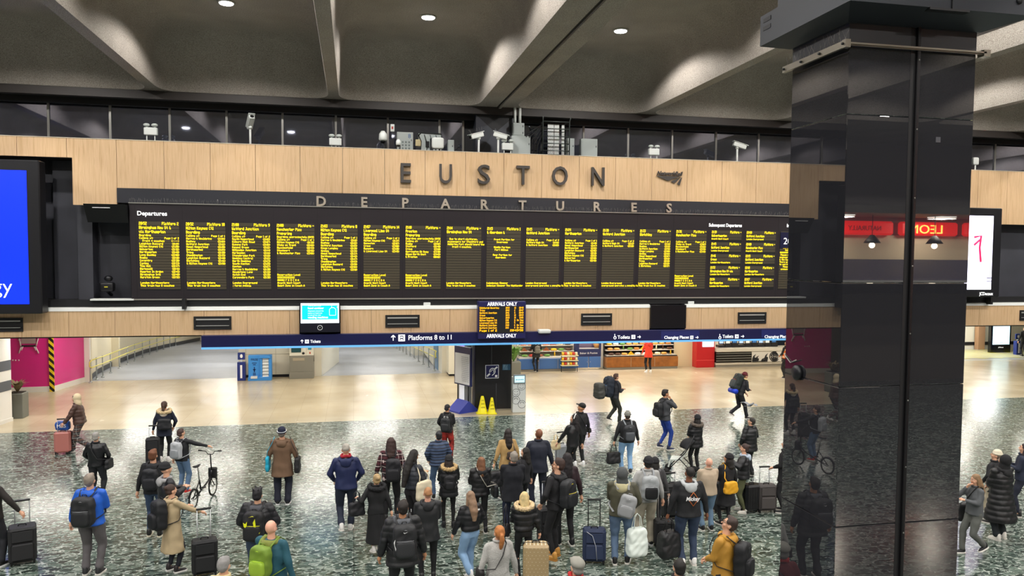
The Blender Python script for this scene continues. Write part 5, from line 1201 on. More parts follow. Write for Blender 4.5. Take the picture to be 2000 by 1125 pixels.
mb = MB(); mb.box(14, YB, 7.5, 40, -15.5, 7.8); struct('mezzanine', mb, mat('mezz2', '#6a6660', .6))
for k in range(7):
    r = empty('pendant_lamp', (18.8+3.1*k, -17.0, 7.5), 0, 'dark bell pendant lamp over the rear mezzanine restaurant', 'lamp', 'restaurant pendants')
    mb = MB(); mb.eloft([(0, 0, -1.2, .35, .35), (0, 0, -1.05, .25, .25), (0, 0, -.85, .08, .08)], 16); mb.tube([(0, 0, -.85), (0, 0, 0)], .015, 5); mb.build('shade', BLACKM, r)
    li = bpy.data.lights.new('pendant', 'POINT'); li.energy = 14; li.color = (1, .85, .62); li.shadow_soft_size = .12; lo = bpy.data.objects.new('bulb', li); COL.objects.link(lo); lo.parent = r; lo.location = (0, 0, -1.3)
mb = MB(); mb.box(10, YB+.02, 0, 42, YB+.1, 4.2); struct('wall_shops', mb, mat('rear_shops', '#6c6458', .5))

# ---------------- people ----------------
JOBS = []
def remesh(mb, name, m, parent, vox=.016, it=3, post=None, fac=.5):
    me = mb.mesh(name, m)
    bm = bmesh.new(); bm.from_mesh(me); bmesh.ops.recalc_face_normals(bm, faces=bm.faces); bm.to_mesh(me); bm.free()
    o = bpy.data.objects.new(name, me); COL.objects.link(o)
    if parent is not None: o.parent = parent
    r = o.modifiers.new('r', 'REMESH'); r.mode = 'VOXEL'; r.voxel_size = vox; r.adaptivity = 0
    s = o.modifiers.new('s', 'SMOOTH'); s.factor = fac; s.iterations = it
    JOBS.append((o, post, m)); return o
def folds(amp=.006, f=1.0, seed=0.0, quilt=0.0, pitch=.1, zmin=-9, fur=0.0):
    def fn(co, no):
        x, y, z = co[:, 0], co[:, 1], co[:, 2]
        s = seed
        d = amp*(np.sin(19*f*z+9*x+4*np.sin(7*y+s)+s)+.7*np.sin(31*f*z-17*x+11*y+2*s+3*np.sin(9*x+s))+.5*np.sin(47*x+23*y+13*f*z+s))/1.6
        if quilt: d = d + quilt*(np.abs(np.sin(PI*z/pitch))**.55-.75)
        if fur:
            r = np.random.RandomState(int(s*10) % 1000); d = d+fur*(r.rand(len(x))-.3)
        return co+no*d[:, None]
    return fn
def flush_jobs():
    dg = bpy.context.evaluated_depsgraph_get()
    out = []
    for o, post, m in JOBS:
        out.append(bpy.data.meshes.new_from_object(o.evaluated_get(dg)))
    for (o, post, m), me in zip(JOBS, out):
        old = o.data; o.modifiers.clear(); me.name = o.name; o.data = me; bpy.data.meshes.remove(old)
        n = len(me.vertices)
        if post is not None and n:
            co = np.empty(n*3, dtype=np.float32); me.vertices.foreach_get('co', co); no = np.empty(n*3, dtype=np.float32); me.vertex_normals.foreach_get('vector', no)
            co = post(co.reshape(-1, 3), no.reshape(-1, 3)); me.vertices.foreach_set('co', np.ascontiguousarray(co, dtype=np.float32).ravel()); me.update()
        if not me.materials: me.materials.append(m if not isinstance(m, (list, tuple)) else m[0])
        smoothmesh(me)
        ex = EXTRA.get(o.name)
        if ex:
            # fingers, eyes and lips are welded into the same body mesh, rooted inside the palm and head
            b2 = bmesh.new(); b2.from_mesh(me); tmp = ex.mesh('x', [m]); b2.from_mesh(tmp); b2.to_mesh(me); b2.free(); bpy.data.meshes.remove(tmp)
            for mm in FACEM:
                me.materials.append(mm)
    JOBS.clear()
EXTRA = {}
FACEM = [mat('eye_white', '#e8e4de', .3), mat('eye_dark', '#2a1a12', .3), mat('lips', '#9a5348', .5)]
SKIN = {'l': mat('skin_light', '#d8a688', .5), 'p': mat('skin_pink', '#e0a890', .45), 'm': mat('skin_mid', '#b98562', .5), 'b': mat('skin_brown', '#7a4e36', .5), 'd': mat('skin_dark', '#4a2f22', .45)}
def cloth(c, rough=.75, name=None, bump=.25, bs=120, var=.08, vs=5): return mat(name or 'cloth_'+c.strip('#')+('g' if rough < .5 else ''), c, rough, bump=bump, bscale=bs, var=var, vscale=vs)
def ik(a, c, l1, l2, pole):
    a = Vector(a); c = Vector(c); d = c-a; L = d.length; mx = (l1+l2)*.995
    if L > mx: d = d*(mx/L); L = mx; c = a+d
    dn = d.normalized(); p = Vector(pole); p = (p-dn*p.dot(dn))
    if p.length < 1e-5: p = Vector((0, -1, 0))
    p.normalize(); x = (l1*l1-l2*l2+L*L)/(2*L); h = math.sqrt(max(l1*l1-x*x, 0)); return a+dn*x+p*h, c
ARMS = {'down': ((.27, .03, .88), (.2, -1, .1)), 'back': ((.28, -.12, .88), (.2, -1, .1)), 'fwd': ((.24, .25, .92), (.3, -1, -.2)), 'pocket': ((.21, .16, .98), (1, -.8, -.1)), 'phone': ((.07, .30, 1.22), (.6, -.5, -1)),
        'front': ((.04, .25, 1.06), (.9, -.5, -.6)), 'chest': ((.06, .22, 1.22), (.9, -.3, -1)), 'strap': ((.13, .17, 1.33), (.7, .2, -1)), 'mouth': ((.04, .17, 1.47), (.7, .3, -1)), 'out': ((.5, .2, 1.02), (.3, -1, 0)),
        'handle': ((.3, .28, .95), (.3, -1, 0)), 'low': ((.3, .0, .82), (.3, -1, 0)), 'rear': ((.3, -.3, .88), (.6, -1, .3)), 'wide': ((.62, .18, 1.08), (.3, -1, -.4)), 'up': ((.22, .3, 1.35), (.8, -.2, -1))}
def person(px_, py_, top, face, lab, skin='l', hair=('short', '#2a1d16'), jacket=('#15161a', 'hip'), trousers=('#1b1e28', 'slim'), shoes='#1a1a1a', arms=('down', 'down'), walk=0.0, lean=0.0, headyaw=0.0, headpitch=.25,
           hat=None, hood=False, fur=None, quilt=0, build=1.0, glasses=False, scarf=None, skirt=None, group=None, bend=0.0, sole='#d8d4cc', seed=None, H=None, collar=True, pos=None, hem=None, jm=None, tm=None, extra=None, stance=.11, side=0.0):
    P = Vector(pos) if pos is not None else onz(px_, py_)
    if H is None:
        t_ = onz(px_, py_); 
        # height from the head top, the head standing over the feet
        h = CAMH - (CAMH)*0; d = ray(px_, top); tt = math.hypot(P.x, P.y)/math.hypot(d.x, d.y); H = CAMH+d.z*tt+.02
        H = min(max(H, 1.52), 1.93)
    s = H/1.75; seed = seed if seed is not None else (px_*.137 % 6.28); w = build
    rnd = random.Random(int(px_*7+py_))
    fw = math.radians(face)
    S = Matrix.Scale(s, 4)
    T_ = {}
    tilt = Matrix.Translation((0, 0, .95)) @ Matrix.Rotation(-lean, 4, 'X') @ Matrix.Rotation(side, 4, 'Y') @ Matrix.Translation((0, 0, -.95))
    def U(p): return tilt @ Vector(p)    # upper body point
    neckM = Matrix.Translation(U((0, .0, 1.50))) @ Matrix.Rotation(headyaw, 4, 'Z') @ Matrix.Rotation(headpitch, 4, 'X') @ Matrix.Translation((0, 0, -1.50))
    def Hd(p): return neckM @ Vector(p)
    # ---- joints
    J = {}
    for sd in (-1, 1):
        hip = Vector((sd*.095*w, 0, .90))
        if walk:
            ph = walk*sd; ank = Vector((sd*.085, ph*.5*1.0, .085+(max(0, -ph)*.32)))
            if ph > 0: ank.z = .09
        else:
            ank = Vector((sd*stance, rnd.uniform(-.06, .08), .085))
        kn, ank = ik(hip, ank, .43, .42, (sd*.12, 1, 0)); J['hip', sd], J['kn', sd], J['an', sd] = hip, kn, ank
        a = arms[0 if sd < 0 else 1]; tgt, pole = ARMS[a] if isinstance(a, str) else a
        sh = U((sd*.18*w, 0, 1.43)); tg = (U((sd*tgt[0], tgt[1], tgt[2])) if not (isinstance(a, str) and a in ('down', 'low')) else Vector((sd*(tgt[0]+.02*(w-1)*5)+sh.x*.3, tgt[1]+sh.y*.6-(walk*sd*.35), tgt[2])))
        el, wr = ik(sh, tg, .285, .255, (sd*pole[0], pole[1], pole[2])); J['sh', sd], J['el', sd], J['wr', sd] = sh, el, wr
    # ---- body (one continuous surface)
    b = MB()
    rings = [(0, 0, .86, .13, .09), (0, 0, .95, .155, .105), (0, 0, 1.08, .125, .09), (0, 0, 1.28, .155, .105), (0, 0, 1.39, .13, .085), (0, 0, 1.46, .07, .055)]
    mbt = MB(); mbt.eloft([(r[0], r[1], r[2], r[3]*w, r[4]*w) for r in rings], 16); mbt.v = [U(v) for v in mbt.v]; b.add(mbt.v, mbt.f)
    b.cap(U((0, -.01, 1.43)), Hd((0, .0, 1.56)), .06*w**.5, .053, 12)
    for sd in (-1, 1):
        b.cap(J['sh', sd]-Vector((sd*.02, 0, .03)), J['el', sd], .038, .036, 10); b.cap(J['el', sd], J['wr', sd], .040, .026, 10); b.cap(U((0, 0, 1.38)), J['sh', sd]-Vector((sd*.02, 0, .03)), .06, .038, 10)
        b.cap(J['hip', sd], J['kn', sd], .078*w, .052, 10); b.cap(J['kn', sd], J['an', sd], .05, .03, 10); b.cap(J['an', sd]-Vector((0, .02, .02)), J['an', sd]+Vector((0, .05, -.035)), .028, .02, 8)
        wr = J['wr', sd]; d = (wr-J['el', sd]).normalized()
        if d.z > -.2 and isinstance(arms[0 if sd < 0 else 1], str) and arms[0 if sd < 0 else 1] in ('handle', 'out', 'wide'): pass
        b.cap(wr, wr+d*.035, .024, .026, 8)
        b.cap(wr+d*.04, wr+d*.075, .03, .034, 10)
    # head: skull, jaw, nose, brow, ears
    hm = MB(); hm.ell((0, -.005, 1.652), (.074, .094, .1), 18, 12); hm.ell((0, .028, 1.585), (.05, .058, .058), 14, 9); hm.ell((0, .05, 1.553), (.03, .034, .026), 10, 7)
    hm.cap((0, .09, 1.645), (0, .112, 1.605), .009, .0135, 8); hm.cap((-.03, .083, 1.655), (.03, .083, 1.655), .014, .014, 8)
    for sd in (-1, 1): hm.ell((sd*.077, -.005, 1.615), (.012, .02, .032), 8, 6); hm.ell((sd*.04, .065, 1.6), (.024, .024, .024), 8, 6)
    hm.v = [Hd(v) for v in hm.v]; b.add(hm.v, hm.f)
    b.v = [tuple(Vector(v)*s) for v in b.v]
    body = remesh(b, 'person', SKIN[skin], None, .0125, 2)
    ex = MB()
    for sd in (-1, 1):
        wr = J['wr', sd]; d = (wr-J['el', sd]).normalized(); up = Vector((0, 0, 1)) if abs(d.z) < .8 else Vector((0, 1, 0))
        lat = d.cross(up).normalized(); nrm = lat.cross(d).normalized()
        if abs(d.z) > .8: lat, nrm = Vector((0, 1, 0)), Vector((-sd, 0, 0))
        lat = (lat-d*lat.dot(d)).normalized(); nrm = (nrm-d*nrm.dot(d)).normalized()
        curl = -nrm if abs(d.z) <= .8 else nrm
        for k, (off, ln) in enumerate(((-.027, .062), (-.009, .074), (.009, .07), (.026, .054))):
            p0 = wr+d*.075+lat*off; p1 = p0+d*(.018+ln*.45)+curl*.006; p2 = p1+d*ln*.24+curl*ln*.26; p3 = p2+d*ln*.05+curl*ln*.3
            ex.tube([p*s for p in (p0-d*.02, p0, p1, p2, p3)], [.0085*s, .009*s, .0085*s, .0078*s, .0062*s], 7)
        t0 = wr+d*.035+lat*(-.026 if abs(d.z) <= .8 else .026)*(1 if abs(d.z) > .8 else 1); o_ = (-lat if abs(d.z) <= .8 else lat)
        ex.tube([p*s for p in (t0, t0+d*.025+o_*.022, t0+d*.05+o_*.03+curl*.012, t0+d*.072+o_*.028+curl*.022)], [.012*s, .0105*s, .0095*s, .0075*s], 7)
    for sd in (-1, 1):
        ex.ell(Hd((sd*.029, .0835, 1.638))*s, (.0125*s, .0085*s, .009*s), 10, 7, 1); ex.ell(Hd((sd*.029, .091, 1.638))*s, (.0052*s, .003*s, .0052*s), 8, 5, 2)
        ex.tube([Hd((sd*.012, .0965, 1.668))*s, Hd((sd*.03, .0975, 1.672))*s, Hd((sd*.05, .084, 1.664))*s], .0045*s, 5, 2)
    ex.tube([Hd((-.022, .0875, 1.574))*s, Hd((0, .0955, 1.572))*s, Hd((.022, .0875, 1.574))*s], [.003*s, .0065*s, .003*s], 6, 3)
    EXTRA[body.name] = ex
    body.location = (P.x, P.y, 0); body.rotation_euler = (0, 0, fw)
    tag(body, lab, 'person', group)
    sc_ = lambda m_: [tuple(Vector(v)*s) for v in m_.v]
    def part(mb_, name, m, par=None, vox=.017, it=3, post=None):
        mb_.v = sc_(mb_); return remesh(mb_, name, m, par or body, vox, it, post)
    # ---- trousers
    tc, ts = trousers; tmz = tm or cloth(tc, .8)
    if ts != 'none':
        k = {'slim': 1.0, 'straight': 1.16, 'loose': 1.34, 'legging': .86}[ts]; t = MB()
        t.eloft([(0, 0, .84, .12*w, .1*w), (0, 0, .93, .17*w, .118*w), (0, 0, 1.03, .15*w, .108*w), (0, 0, 1.06, .14*w, .1*w)], 16)
        for sd in (-1, 1):
            h_, n_, a_ = J['hip', sd], J['kn', sd], J['an', sd]; dn = (a_-n_).normalized(); e_ = n_+dn*min(.36 if ts != 'loose' else .385, (a_-n_).length*.92)
            t.cap(h_, n_, .094*w*k**.5, .066*k, 12); t.cap(n_, e_, .066*k, .048*k if ts != 'loose' else .07, 12)
            if ts in ('straight', 'loose'): t.cap(e_-dn*.1, e_+dn*.015, .055*k, .06*k, 12)
        part(t, 'trousers', tmz, None, .016, 2, folds(.005, 1.3, seed+1))
    if skirt:
        t = MB(); hz = skirt[1]; t.eloft([(0, 0, 1.05, .14*w, .1*w), (0, 0, .93, .18*w, .13*w), (0, 0, (hz+.93)/2, .2*w, .16*w), (0, .0, hz, .23*w, .2*w+abs(walk)*.12)], 22)
        part(t, 'skirt', cloth(skirt[0], .8), None, .017, 2, folds(.01, .3, seed))
    # ---- shoes
    sm = mat('shoe_'+shoes.strip('#'), shoes, .5); so = mat('sole_'+sole.strip('#'), sole, .6)
    for sd in (-1, 1):
        a_ = J['an', sd]; kn = J['kn', sd]; sh_ = MB()
        lift = a_.z-.085; pitch = -min(lift*2.6, 1.1) if lift > .02 else 0.0; yaw = -sd*.12
        M = Matrix.Translation(a_) @ Matrix.Rotation(yaw, 4, 'Z') @ Matrix.Rotation(pitch, 4, 'X')
        pr = [(-.07, .034), (-.03, .042), (.04, .046), (.1, .05), (.15, .045), (.185, .025)]
        n = len(pr); vs = []; fs = []
        for z in (-.085, -.06):
            for y, r_ in pr: vs.append(M @ Vector((-r_, y, z)))
            for y, r_ in reversed(pr): vs.append(M @ Vector((r_, y, z)))
        c = 2*n; fs = [tuple(range(c)), tuple(range(c, 2*c))]+[(i, (i+1) % c, c+(i+1) % c, c+i) for i in range(c)]
        sh_.add(vs, fs, 1)
        q = MB(); q.cap((0, -.03, -.035), (0, .12, -.052), .042, .032, 12); q.cap((0, .12, -.052), (0, .155, -.058), .034, .024, 10); q.cap((0, -.03, -.03), (0, -.02, .03), .044, .045, 12)
        q.v = [M @ Vector(v) for v in q.v]; sh_.add(q.v, q.f, 0, True)
        sh_.v = sc_(sh_); sh_.build('shoe', [sm, so], body)
    # ---- jacket / top
    jc, jl = jacket; jmz = jm or cloth(jc, .45 if quilt else .75, 'puffer_'+jc.strip('#') if quilt else None)
    hz = {'waist': .98, 'hip': .88, 'thigh': .76, 'knee': .52, 'calf': .36}.get(jl, jl) if hem is None else hem
    th = 1.0 + (.22 if quilt else .08); j = MB()
    rg = [(0, 0, 1.485, .075, .068), (0, -.005, 1.462, .105*w**.7, .08), (0, -.005, 1.43, .14*w**.8, .1), (0, -.005, 1.37, .17*w*th**.4, .118*w**.8*th), (0, 0, 1.27, .178*w*th, .132*w*th), (0, .0, 1.10, .158*w*th, .125*w*th), (0, 0, .97, .172*w*th, .13*w*th)]
    if hz < .97:
        rg.append((0, 0, max(hz, .85), .186*w*th, .138*w*th))
        if hz < .85: rg.append((0, 0, hz, (.186+.07*(.85-hz)*1.6)*w*th, (.138+.09*(.85-hz)*1.6)*w*th))
    if hz < .95: up_ = [r for r in rg if r[2] > .95]; low = [r for r in rg if r[2] <= .97]
    else: up_ = rg[:-1]+[(0, 0, hz, .165*w*th, .128*w*th)]; low = []
    mt = MB(); mt.eloft([(r[0], r[1], r[2], r[3], r[4], 2.3) for r in reversed(up_ + (low if low else []))] if not low else [(r[0], r[1], r[2], r[3], r[4], 2.3) for r in sorted(rg, key=lambda q: q[2])], 22)
    mt.v = [(U(v) if v[2] > .95 else Vector(v).lerp(U(v), max(0, (v[2]-.6)/.35) if lean < .25 else 1)) for v in map(Vector, mt.v)]; j.add(mt.v, mt.f)
    sr = .06*w**.5*(1.28 if quilt else 1.0)
    for sd in (-1, 1):
        sh, el, wr = J['sh', sd], J['el', sd], J['wr', sd]; d = (wr-el).normalized()
        j.cap(U((sd*.07, -.005, 1.43)), sh-Vector((sd*.008, 0, .012)), .06, sr*.98, 12); j.cap(sh-Vector((sd*.008, 0, .012)), el, sr*1.02, sr*.92, 12); j.cap(el, wr-d*.025, sr*.92, sr*.66, 12)
        if fur or quilt: j.cap(wr-d*.06, wr-d*.02, sr*.72, sr*.7, 10)
    jk = part(j, 'jacket', jmz, None, .016 if not quilt else .015, 3, folds(.0055, 1.0, seed, .011*quilt, .095 if quilt == 1 else .105))
    if hood:
        hc_ = hood if isinstance(hood, str) else jc; q = MB()
        q.tube([(.115*math.cos(a), -.03+.1*math.sin(a), 1.475-.05*math.sin(a)*.2-(.0 if math.sin(a) > 0 else .035)) for a in [2*PI*k/18 for k in range(19)]], .038, 10); q.ell((0, -.135, 1.405), (.11, .055, .09), 14, 9); q.v = [U(v) for v in q.v]
        part(q, 'hood', cloth(hc_, .7), jk, .015, 2, folds(.005, 1.5, seed+2))
    elif collar:
        q = MB(); q.tube([(.075*math.cos(a), -.005+.072*math.sin(a), 1.50) for a in [2*PI*k/18 for k in range(19)]], .024, 8); q.v = [U(v) for v in q.v]; part(q, 'collar', jmz, jk, .013, 1)
    if fur:
        q = MB(); q.tube([U((.16*math.cos(a), -.05+.125*math.sin(a), 1.475+.03*math.sin(a))) for a in [-PI/2+.82*PI*(k/12-1) for k in range(25)]], .04, 10); part(q, 'fur_trim', mat('fur_'+fur.strip('#'), fur, .9, var=.35, vscale=30), jk, .012, 1, folds(.003, 2, seed, fur=.028))
    if scarf:
        q = MB(); q.tube([(.082*math.cos(a), .0+.08*math.sin(a), 1.515+.01*math.sin(3*a)) for a in [2*PI*k/18 for k in range(19)]], .03, 9); q.v = [U(v) for v in q.v]; part(q, 'scarf', cloth(scarf, .85), None, .013, 1, folds(.005, 2, seed))
    # ---- hair
    hk, hcol = hair; HM = mat('hair_'+hcol.strip('#'), hcol, .55, bump=.5, bscale=180, var=.25, vscale=14)
    if hk != 'bald' :
        q = MB()
        if hk == 'buzz': q.ell((0, -.012, 1.668), (.0775, .0955, .092), 16, 10)
        else:
            q.ell((0, -.016, 1.672), (.084, .098, .094), 16, 10); q.ell((0, -.045, 1.625), (.078, .07, .075), 14, 9)
            if hk == 'short' : q.ell((.02, .03, 1.725), (.05, .05, .035), 10, 7)
        if hk in ('long', 'verylong', 'bob', 'mid'):
            L_ = {'bob': .14, 'mid': .24, 'long': .36, 'verylong': .56}[hk]; zz = 1.62
            q.tube([(0, -.045, 1.66), (0, -.06, 1.60), (0, -.095, 1.5), (0, -.135, 1.5-L_*.35), (0, -.145, 1.55-L_)], [.075, .085, .088, .085, .04], 12, flat=1.25 if False else 1.0, up=(1, 0, 0))
            for sd in (-1, 1): q.cap((sd*.068, -.01, 1.66), (sd*.082, -.01, 1.55-min(L_, .3)*.25), .03, .028, 8)
        if hk == 'pony': q.tube([(0, -.09, 1.69), (0, -.14, 1.68), (0, -.16, 1.6), (0, -.15, 1.48), (0, -.14, 1.42)], [.02, .032, .042, .036, .012], 10)
        if hk == 'bun': q.ell((0, -.1, 1.71), (.045, .045, .045), 10, 8)
        if hk == 'fringe': q.ell((0, .055, 1.70), (.06, .04, .04), 10, 7)
        if hk == 'afro': q.ell((0, -.015, 1.69), (.108, .115, .105), 14, 9)
        if hk == 'spiky':
            for k in range(14): a = rnd.uniform(0, 6.28); e_ = rnd.uniform(.2, .07); q.cap((.06*math.cos(a), .06*math.sin(a)-.01, 1.73), (.085*math.cos(a), .085*math.sin(a)-.01, 1.775), .02, .006, 6)
        q.v = [Hd(v) for v in q.v]; part(q, 'hair', HM, None, .0115, 1 if hk != 'buzz' else 1, folds(.0028, 3, seed+3))
    if hat:
        ht, hcl = hat[:2]; q = MB(); hmz = cloth(hcl, .85) if len(hat) < 3 else hat[2]
        if ht == 'beanie': q.ell((0, -.018, 1.695), (.092, .105, .095), 18, 11); q.tube([(.088*math.cos(a), -.018+.101*math.sin(a), 1.678-.018*math.sin(a)) for a in [2*PI*k/20 for k in range(21)]], .019, 8)
        if ht == 'hood': q.ell((0, -.03, 1.66), (.105, .115, .13), 18, 11); q.cap((0, -.03, 1.58), (0, -.05, 1.49), .1, .11, 14)
        if ht == 'cap': q.ell((0, -.012, 1.70), (.088, .103, .082), 18, 11); q.prism([(-.07, .06), (.07, .06), (.062, .14), (.03, .17), (-.03, .17), (-.062, .14)], 1.69, 1.703, plane='xy')
        if ht == 'flatcap': q.ell((0, .0, 1.715), (.1, .125, .062), 18, 11); q.cap((-.045, .115, 1.70), (.045, .115, 1.70), .022, .022, 8)
        if ht == 'brim': q.ell((0, -.01, 1.70), (.09, .105, .088), 18, 11); q.tube([(.098*math.cos(a), -.012+.112*math.sin(a), 1.665-.01*math.sin(a)) for a in [2*PI*k/20 for k in range(21)]], .014, 8)
        if ht == 'band': q.tube([(.088*math.cos(a), -.012, 1.64+.125*math.sin(a)) for a in [PI*k/14 for k in range(15)]], .016, 8)
        q.v = [Hd(v) for v in q.v]; part(q, {'hood': 'raised_hood', 'band': 'headband', 'cap': 'cap', 'flatcap': 'flat_cap', 'beanie': 'beanie', 'brim': 'hat'}[ht], hmz, None, .0115, 1, folds(.002, 2, seed))
        if ht == 'brim':
            q = MB(); q.tube([Hd((.098*math.cos(a), -.012+.115*math.sin(a), 1.69))*s for a in [2*PI*k/20 for k in range(21)]], .006, 6); q.build('hat_band', PRINTW, body)
    if glasses:
        q = MB()
        for sd in (-1, 1): q.torus((sd*.031, .104, 1.64), .019, .0025, 14, 5, 'y'); q.tube([(sd*.05, .1, 1.645), (sd*.079, .0, 1.64)], .0025, 4)
        q.tube([(-.012, .106, 1.645), (.012, .106, 1.645)], .0025, 4); q.v = [Hd(v)*s for v in map(Vector, q.v)]; q.build('glasses', BLACKG, body)
    R = dict(o=body, s=s, J=J, U=U, P=P, fw=fw, w=w, th=th, M=Matrix.Translation((P.x, P.y, 0)) @ Matrix.Rotation(fw, 4, 'Z'), hz=hz)
    R['hand'] = lambda sd: R['M'] @ ((J['wr', sd]+(J['wr', sd]-J['el', sd]).normalized()*.09)*s)
    return R
def gobj(R, name, lab, cat, group=None):
    e = empty(name, R['o'].location, 0, lab, cat, group); e.rotation_euler = R['o'].rotation_euler; return e

# ---------------- bags ----------------
def backpack(R, c, lab, acc=None, size=(.31, .17, .47), z=1.2, pocket=None, rough=.6, roll=None, straps=None, off=0.0, tilt=0.0, xo=0.0):
    s, U, w, th = R['s'], R['U'], R['w'], R['th']; r = gobj(R, 'backpack', lab, 'backpack'); m = cloth(c, rough, 'bag_'+c.strip('#')); back = -.132*w*th
    yb = back-size[1]/2-.0-off
    M = Matrix.Translation(U((xo, yb, z))*s) @ Matrix.Rotation(tilt, 4, 'Y')
    up = (U((0, 0, 1.4))-U((0, 0, 1.0))).normalized(); ang = math.atan2(-up.y, up.z); M = M @ Matrix.Rotation(ang, 4, 'X')
    def put(mb): mb.v = [M @ (Vector(v)*s) for v in mb.v]; return mb
    q = MB(); q.rbox((0, 0, 0), size, p=.42); q.ell((0, -.01, size[2]*.34), (size[0]*.45, size[1]*.48, size[2]*.2), 14, 9); o = put(q); remesh(o, 'main_bag', m, r, .013, 2, folds(.005, 1.5, s*3))
    q = MB(); q.rbox((0, -size[1]*.52, -size[2]*.16), (size[0]*.78, size[1]*.55, size[2]*.5), p=.45); remesh(put(q), 'front_pocket', cloth(pocket, rough, 'bagp_'+pocket.strip('#')) if pocket else m, r, .012, 1)
    q = MB(); q.tube([(-size[0]*.36, -size[1]*.56, size[2]*.08), (0, -size[1]*.82, size[2]*.1), (size[0]*.36, -size[1]*.56, size[2]*.08)], .004, 5); q.tube([(-size[0]*.4, -size[1]*.3, size[2]*.3), (0, -size[1]*.52, size[2]*.4), (size[0]*.4, -size[1]*.3, size[2]*.3)], .004, 5); put(q).build('zip', mat('zip_'+(acc or '#55565a').strip('#'), acc or '#55565a', .4), r)
    q = MB(); q.tube([(-.035, size[1]*.3, size[2]*.48), (-.03, size[1]*.2, size[2]*.56), (.03, size[1]*.2, size[2]*.56), (.035, size[1]*.3, size[2]*.48)], .008, 6); put(q).build('grab_handle', m, r)
    sm = cloth(straps, rough, 'strap_'+straps.strip('#')) if straps else m
    for sd in (-1, 1):
        q = MB(); X = .095*w; t = .012+.12*w*th
        q.tube([U(p)*s for p in ((sd*(X-.02)+xo*.3, back-.03, 1.40), (sd*X, -.08*th, 1.475), (sd*X, .02, 1.508+(.012 if th > 1.1 else 0)), (sd*(X+.01), .09*th*w+.02, 1.43), (sd*(X+.035), t+.012, 1.30), (sd*(X+.06), t*.95, 1.18), (sd*.185*w*th, .03, 1.06), (sd*.12*w, back-.04, 1.0))], .022*s, 6, flat=.28); q.build('strap', sm, r)
    if roll:
        q = MB(); q.tube([(-.2, -.02, -size[2]*.56), (.2, -.02, -size[2]*.56)], .09, 14); put(q).build('sleeping_mat', cloth(roll, .6, 'roll'), r)
    return r, M, s
def bag(R, c, lab, kind='shoulder', side=1, size=(.3, .1, .24), z=.95, dy=0.0, name='shoulder_bag', rough=.6, strapc=None, cross=True, text_=None):
    s, U, w, th = R['s'], R['U'], R['w'], R['th']; m = cloth(c, rough, 'hb_'+c.strip('#'))
    r = gobj(R, name, lab, 'bag'); X = side*(.185*w*th+size[1]/2+.045)
    if kind == 'back': C = Vector((side*.05, -.132*w*th-size[1]/2-.02, z))
    else: C = Vector((X, dy, z))
    sx, sy = (size[1], size[0]) if kind != 'back' else size[:2]
    q = MB(); q.rbox(C*s, (sx*s, sy*s, size[2]*s), p=.4); q.rbox((C-Vector((0, 0, size[2]*.2)))*s, (sx*1.15*s, sy*1.05*s, size[2]*.55*s), p=.5); remesh(q, 'bag_body', m, r, .012, 2, folds(.004, 2, s*5))
    q = MB(); T = C+Vector((0, 0, size[2]/2)); sh = Vector((-side if cross else side, 0, 0))
    if kind == 'back': pts = [T+Vector((side*.1, 0, -.02)), U((side*.16*w, -.12*th, 1.2)), U((side*.09*w, -.06, 1.48)), U((side*.08*w, .03, 1.52)), U((side*.08*w, .12*th, 1.42))]
    elif cross: pts = [T+Vector((0, -.08, 0)), U((side*.1, -.15*w*th, 1.1)), U((-side*.02, -.155*w*th, 1.3)), U((-side*.1, -.09*th, 1.47)), U((-side*.1, .03, 1.52)), U((-side*.07, .13*w*th, 1.38)), U((side*.08, .16*w*th, 1.15)), T+Vector((0, .08, 0))]
    else: pts = [T+Vector((0, -sy*.32, -.01)), T+Vector((0, -sy*.28, .1)), U((side*.17*w*th, -.06, 1.42)), U((side*.15*w, .0, 1.51+.02*th)), U((side*.17*w*th, .06, 1.42)), T+Vector((0, sy*.28, .1)), T+Vector((0, sy*.32, -.01))]
    q.tube([p*s for p in pts], .016*s, 6, flat=.4); q.build('strap', cloth(strapc, .6, 'st_'+strapc.strip('#')) if strapc else m, r)
    if text_: 
        t = text('lettering', text_, (C.x+side*(sx*.55))*s, (C.y)*s, (C.z-.04)*s, .09, NAVY, r, ext=.001); t.rotation_euler = (PI/2, 0, side*PI/2)
    return r
def handbag(loc, rz, c, lab, size=(.34, .16, .26), hh=.2, name='handbag', hold=None, soft=True, rough=.6, pat=None):
    r = empty(name, loc, rz, lab, 'bag'); m = pat or cloth(c, rough, 'hb_'+c.strip('#')+('g' if rough < .5 else ''))
    q = MB(); q.rbox((0, 0, size[2]/2), size, p=.42); q.rbox((0, 0, size[2]*.32), (size[0]*1.06, size[1]*1.15, size[2]*.6), p=.5); remesh(q, 'bag_body', m, r, .012, 2, folds(.007, 1.5, size[0]*9))
    for sd in (-1, 1):
        q = MB(); q.tube([(-size[0]*.25, sd*size[1]*.2, size[2]*.9), (-size[0]*.16, sd*.02, size[2]+hh*.75), (0, 0, size[2]+hh), (size[0]*.16, sd*.02, size[2]+hh*.75), (size[0]*.25, sd*size[1]*.2, size[2]*.9)], .008, 6); q.build('handle', m, r)
    return r
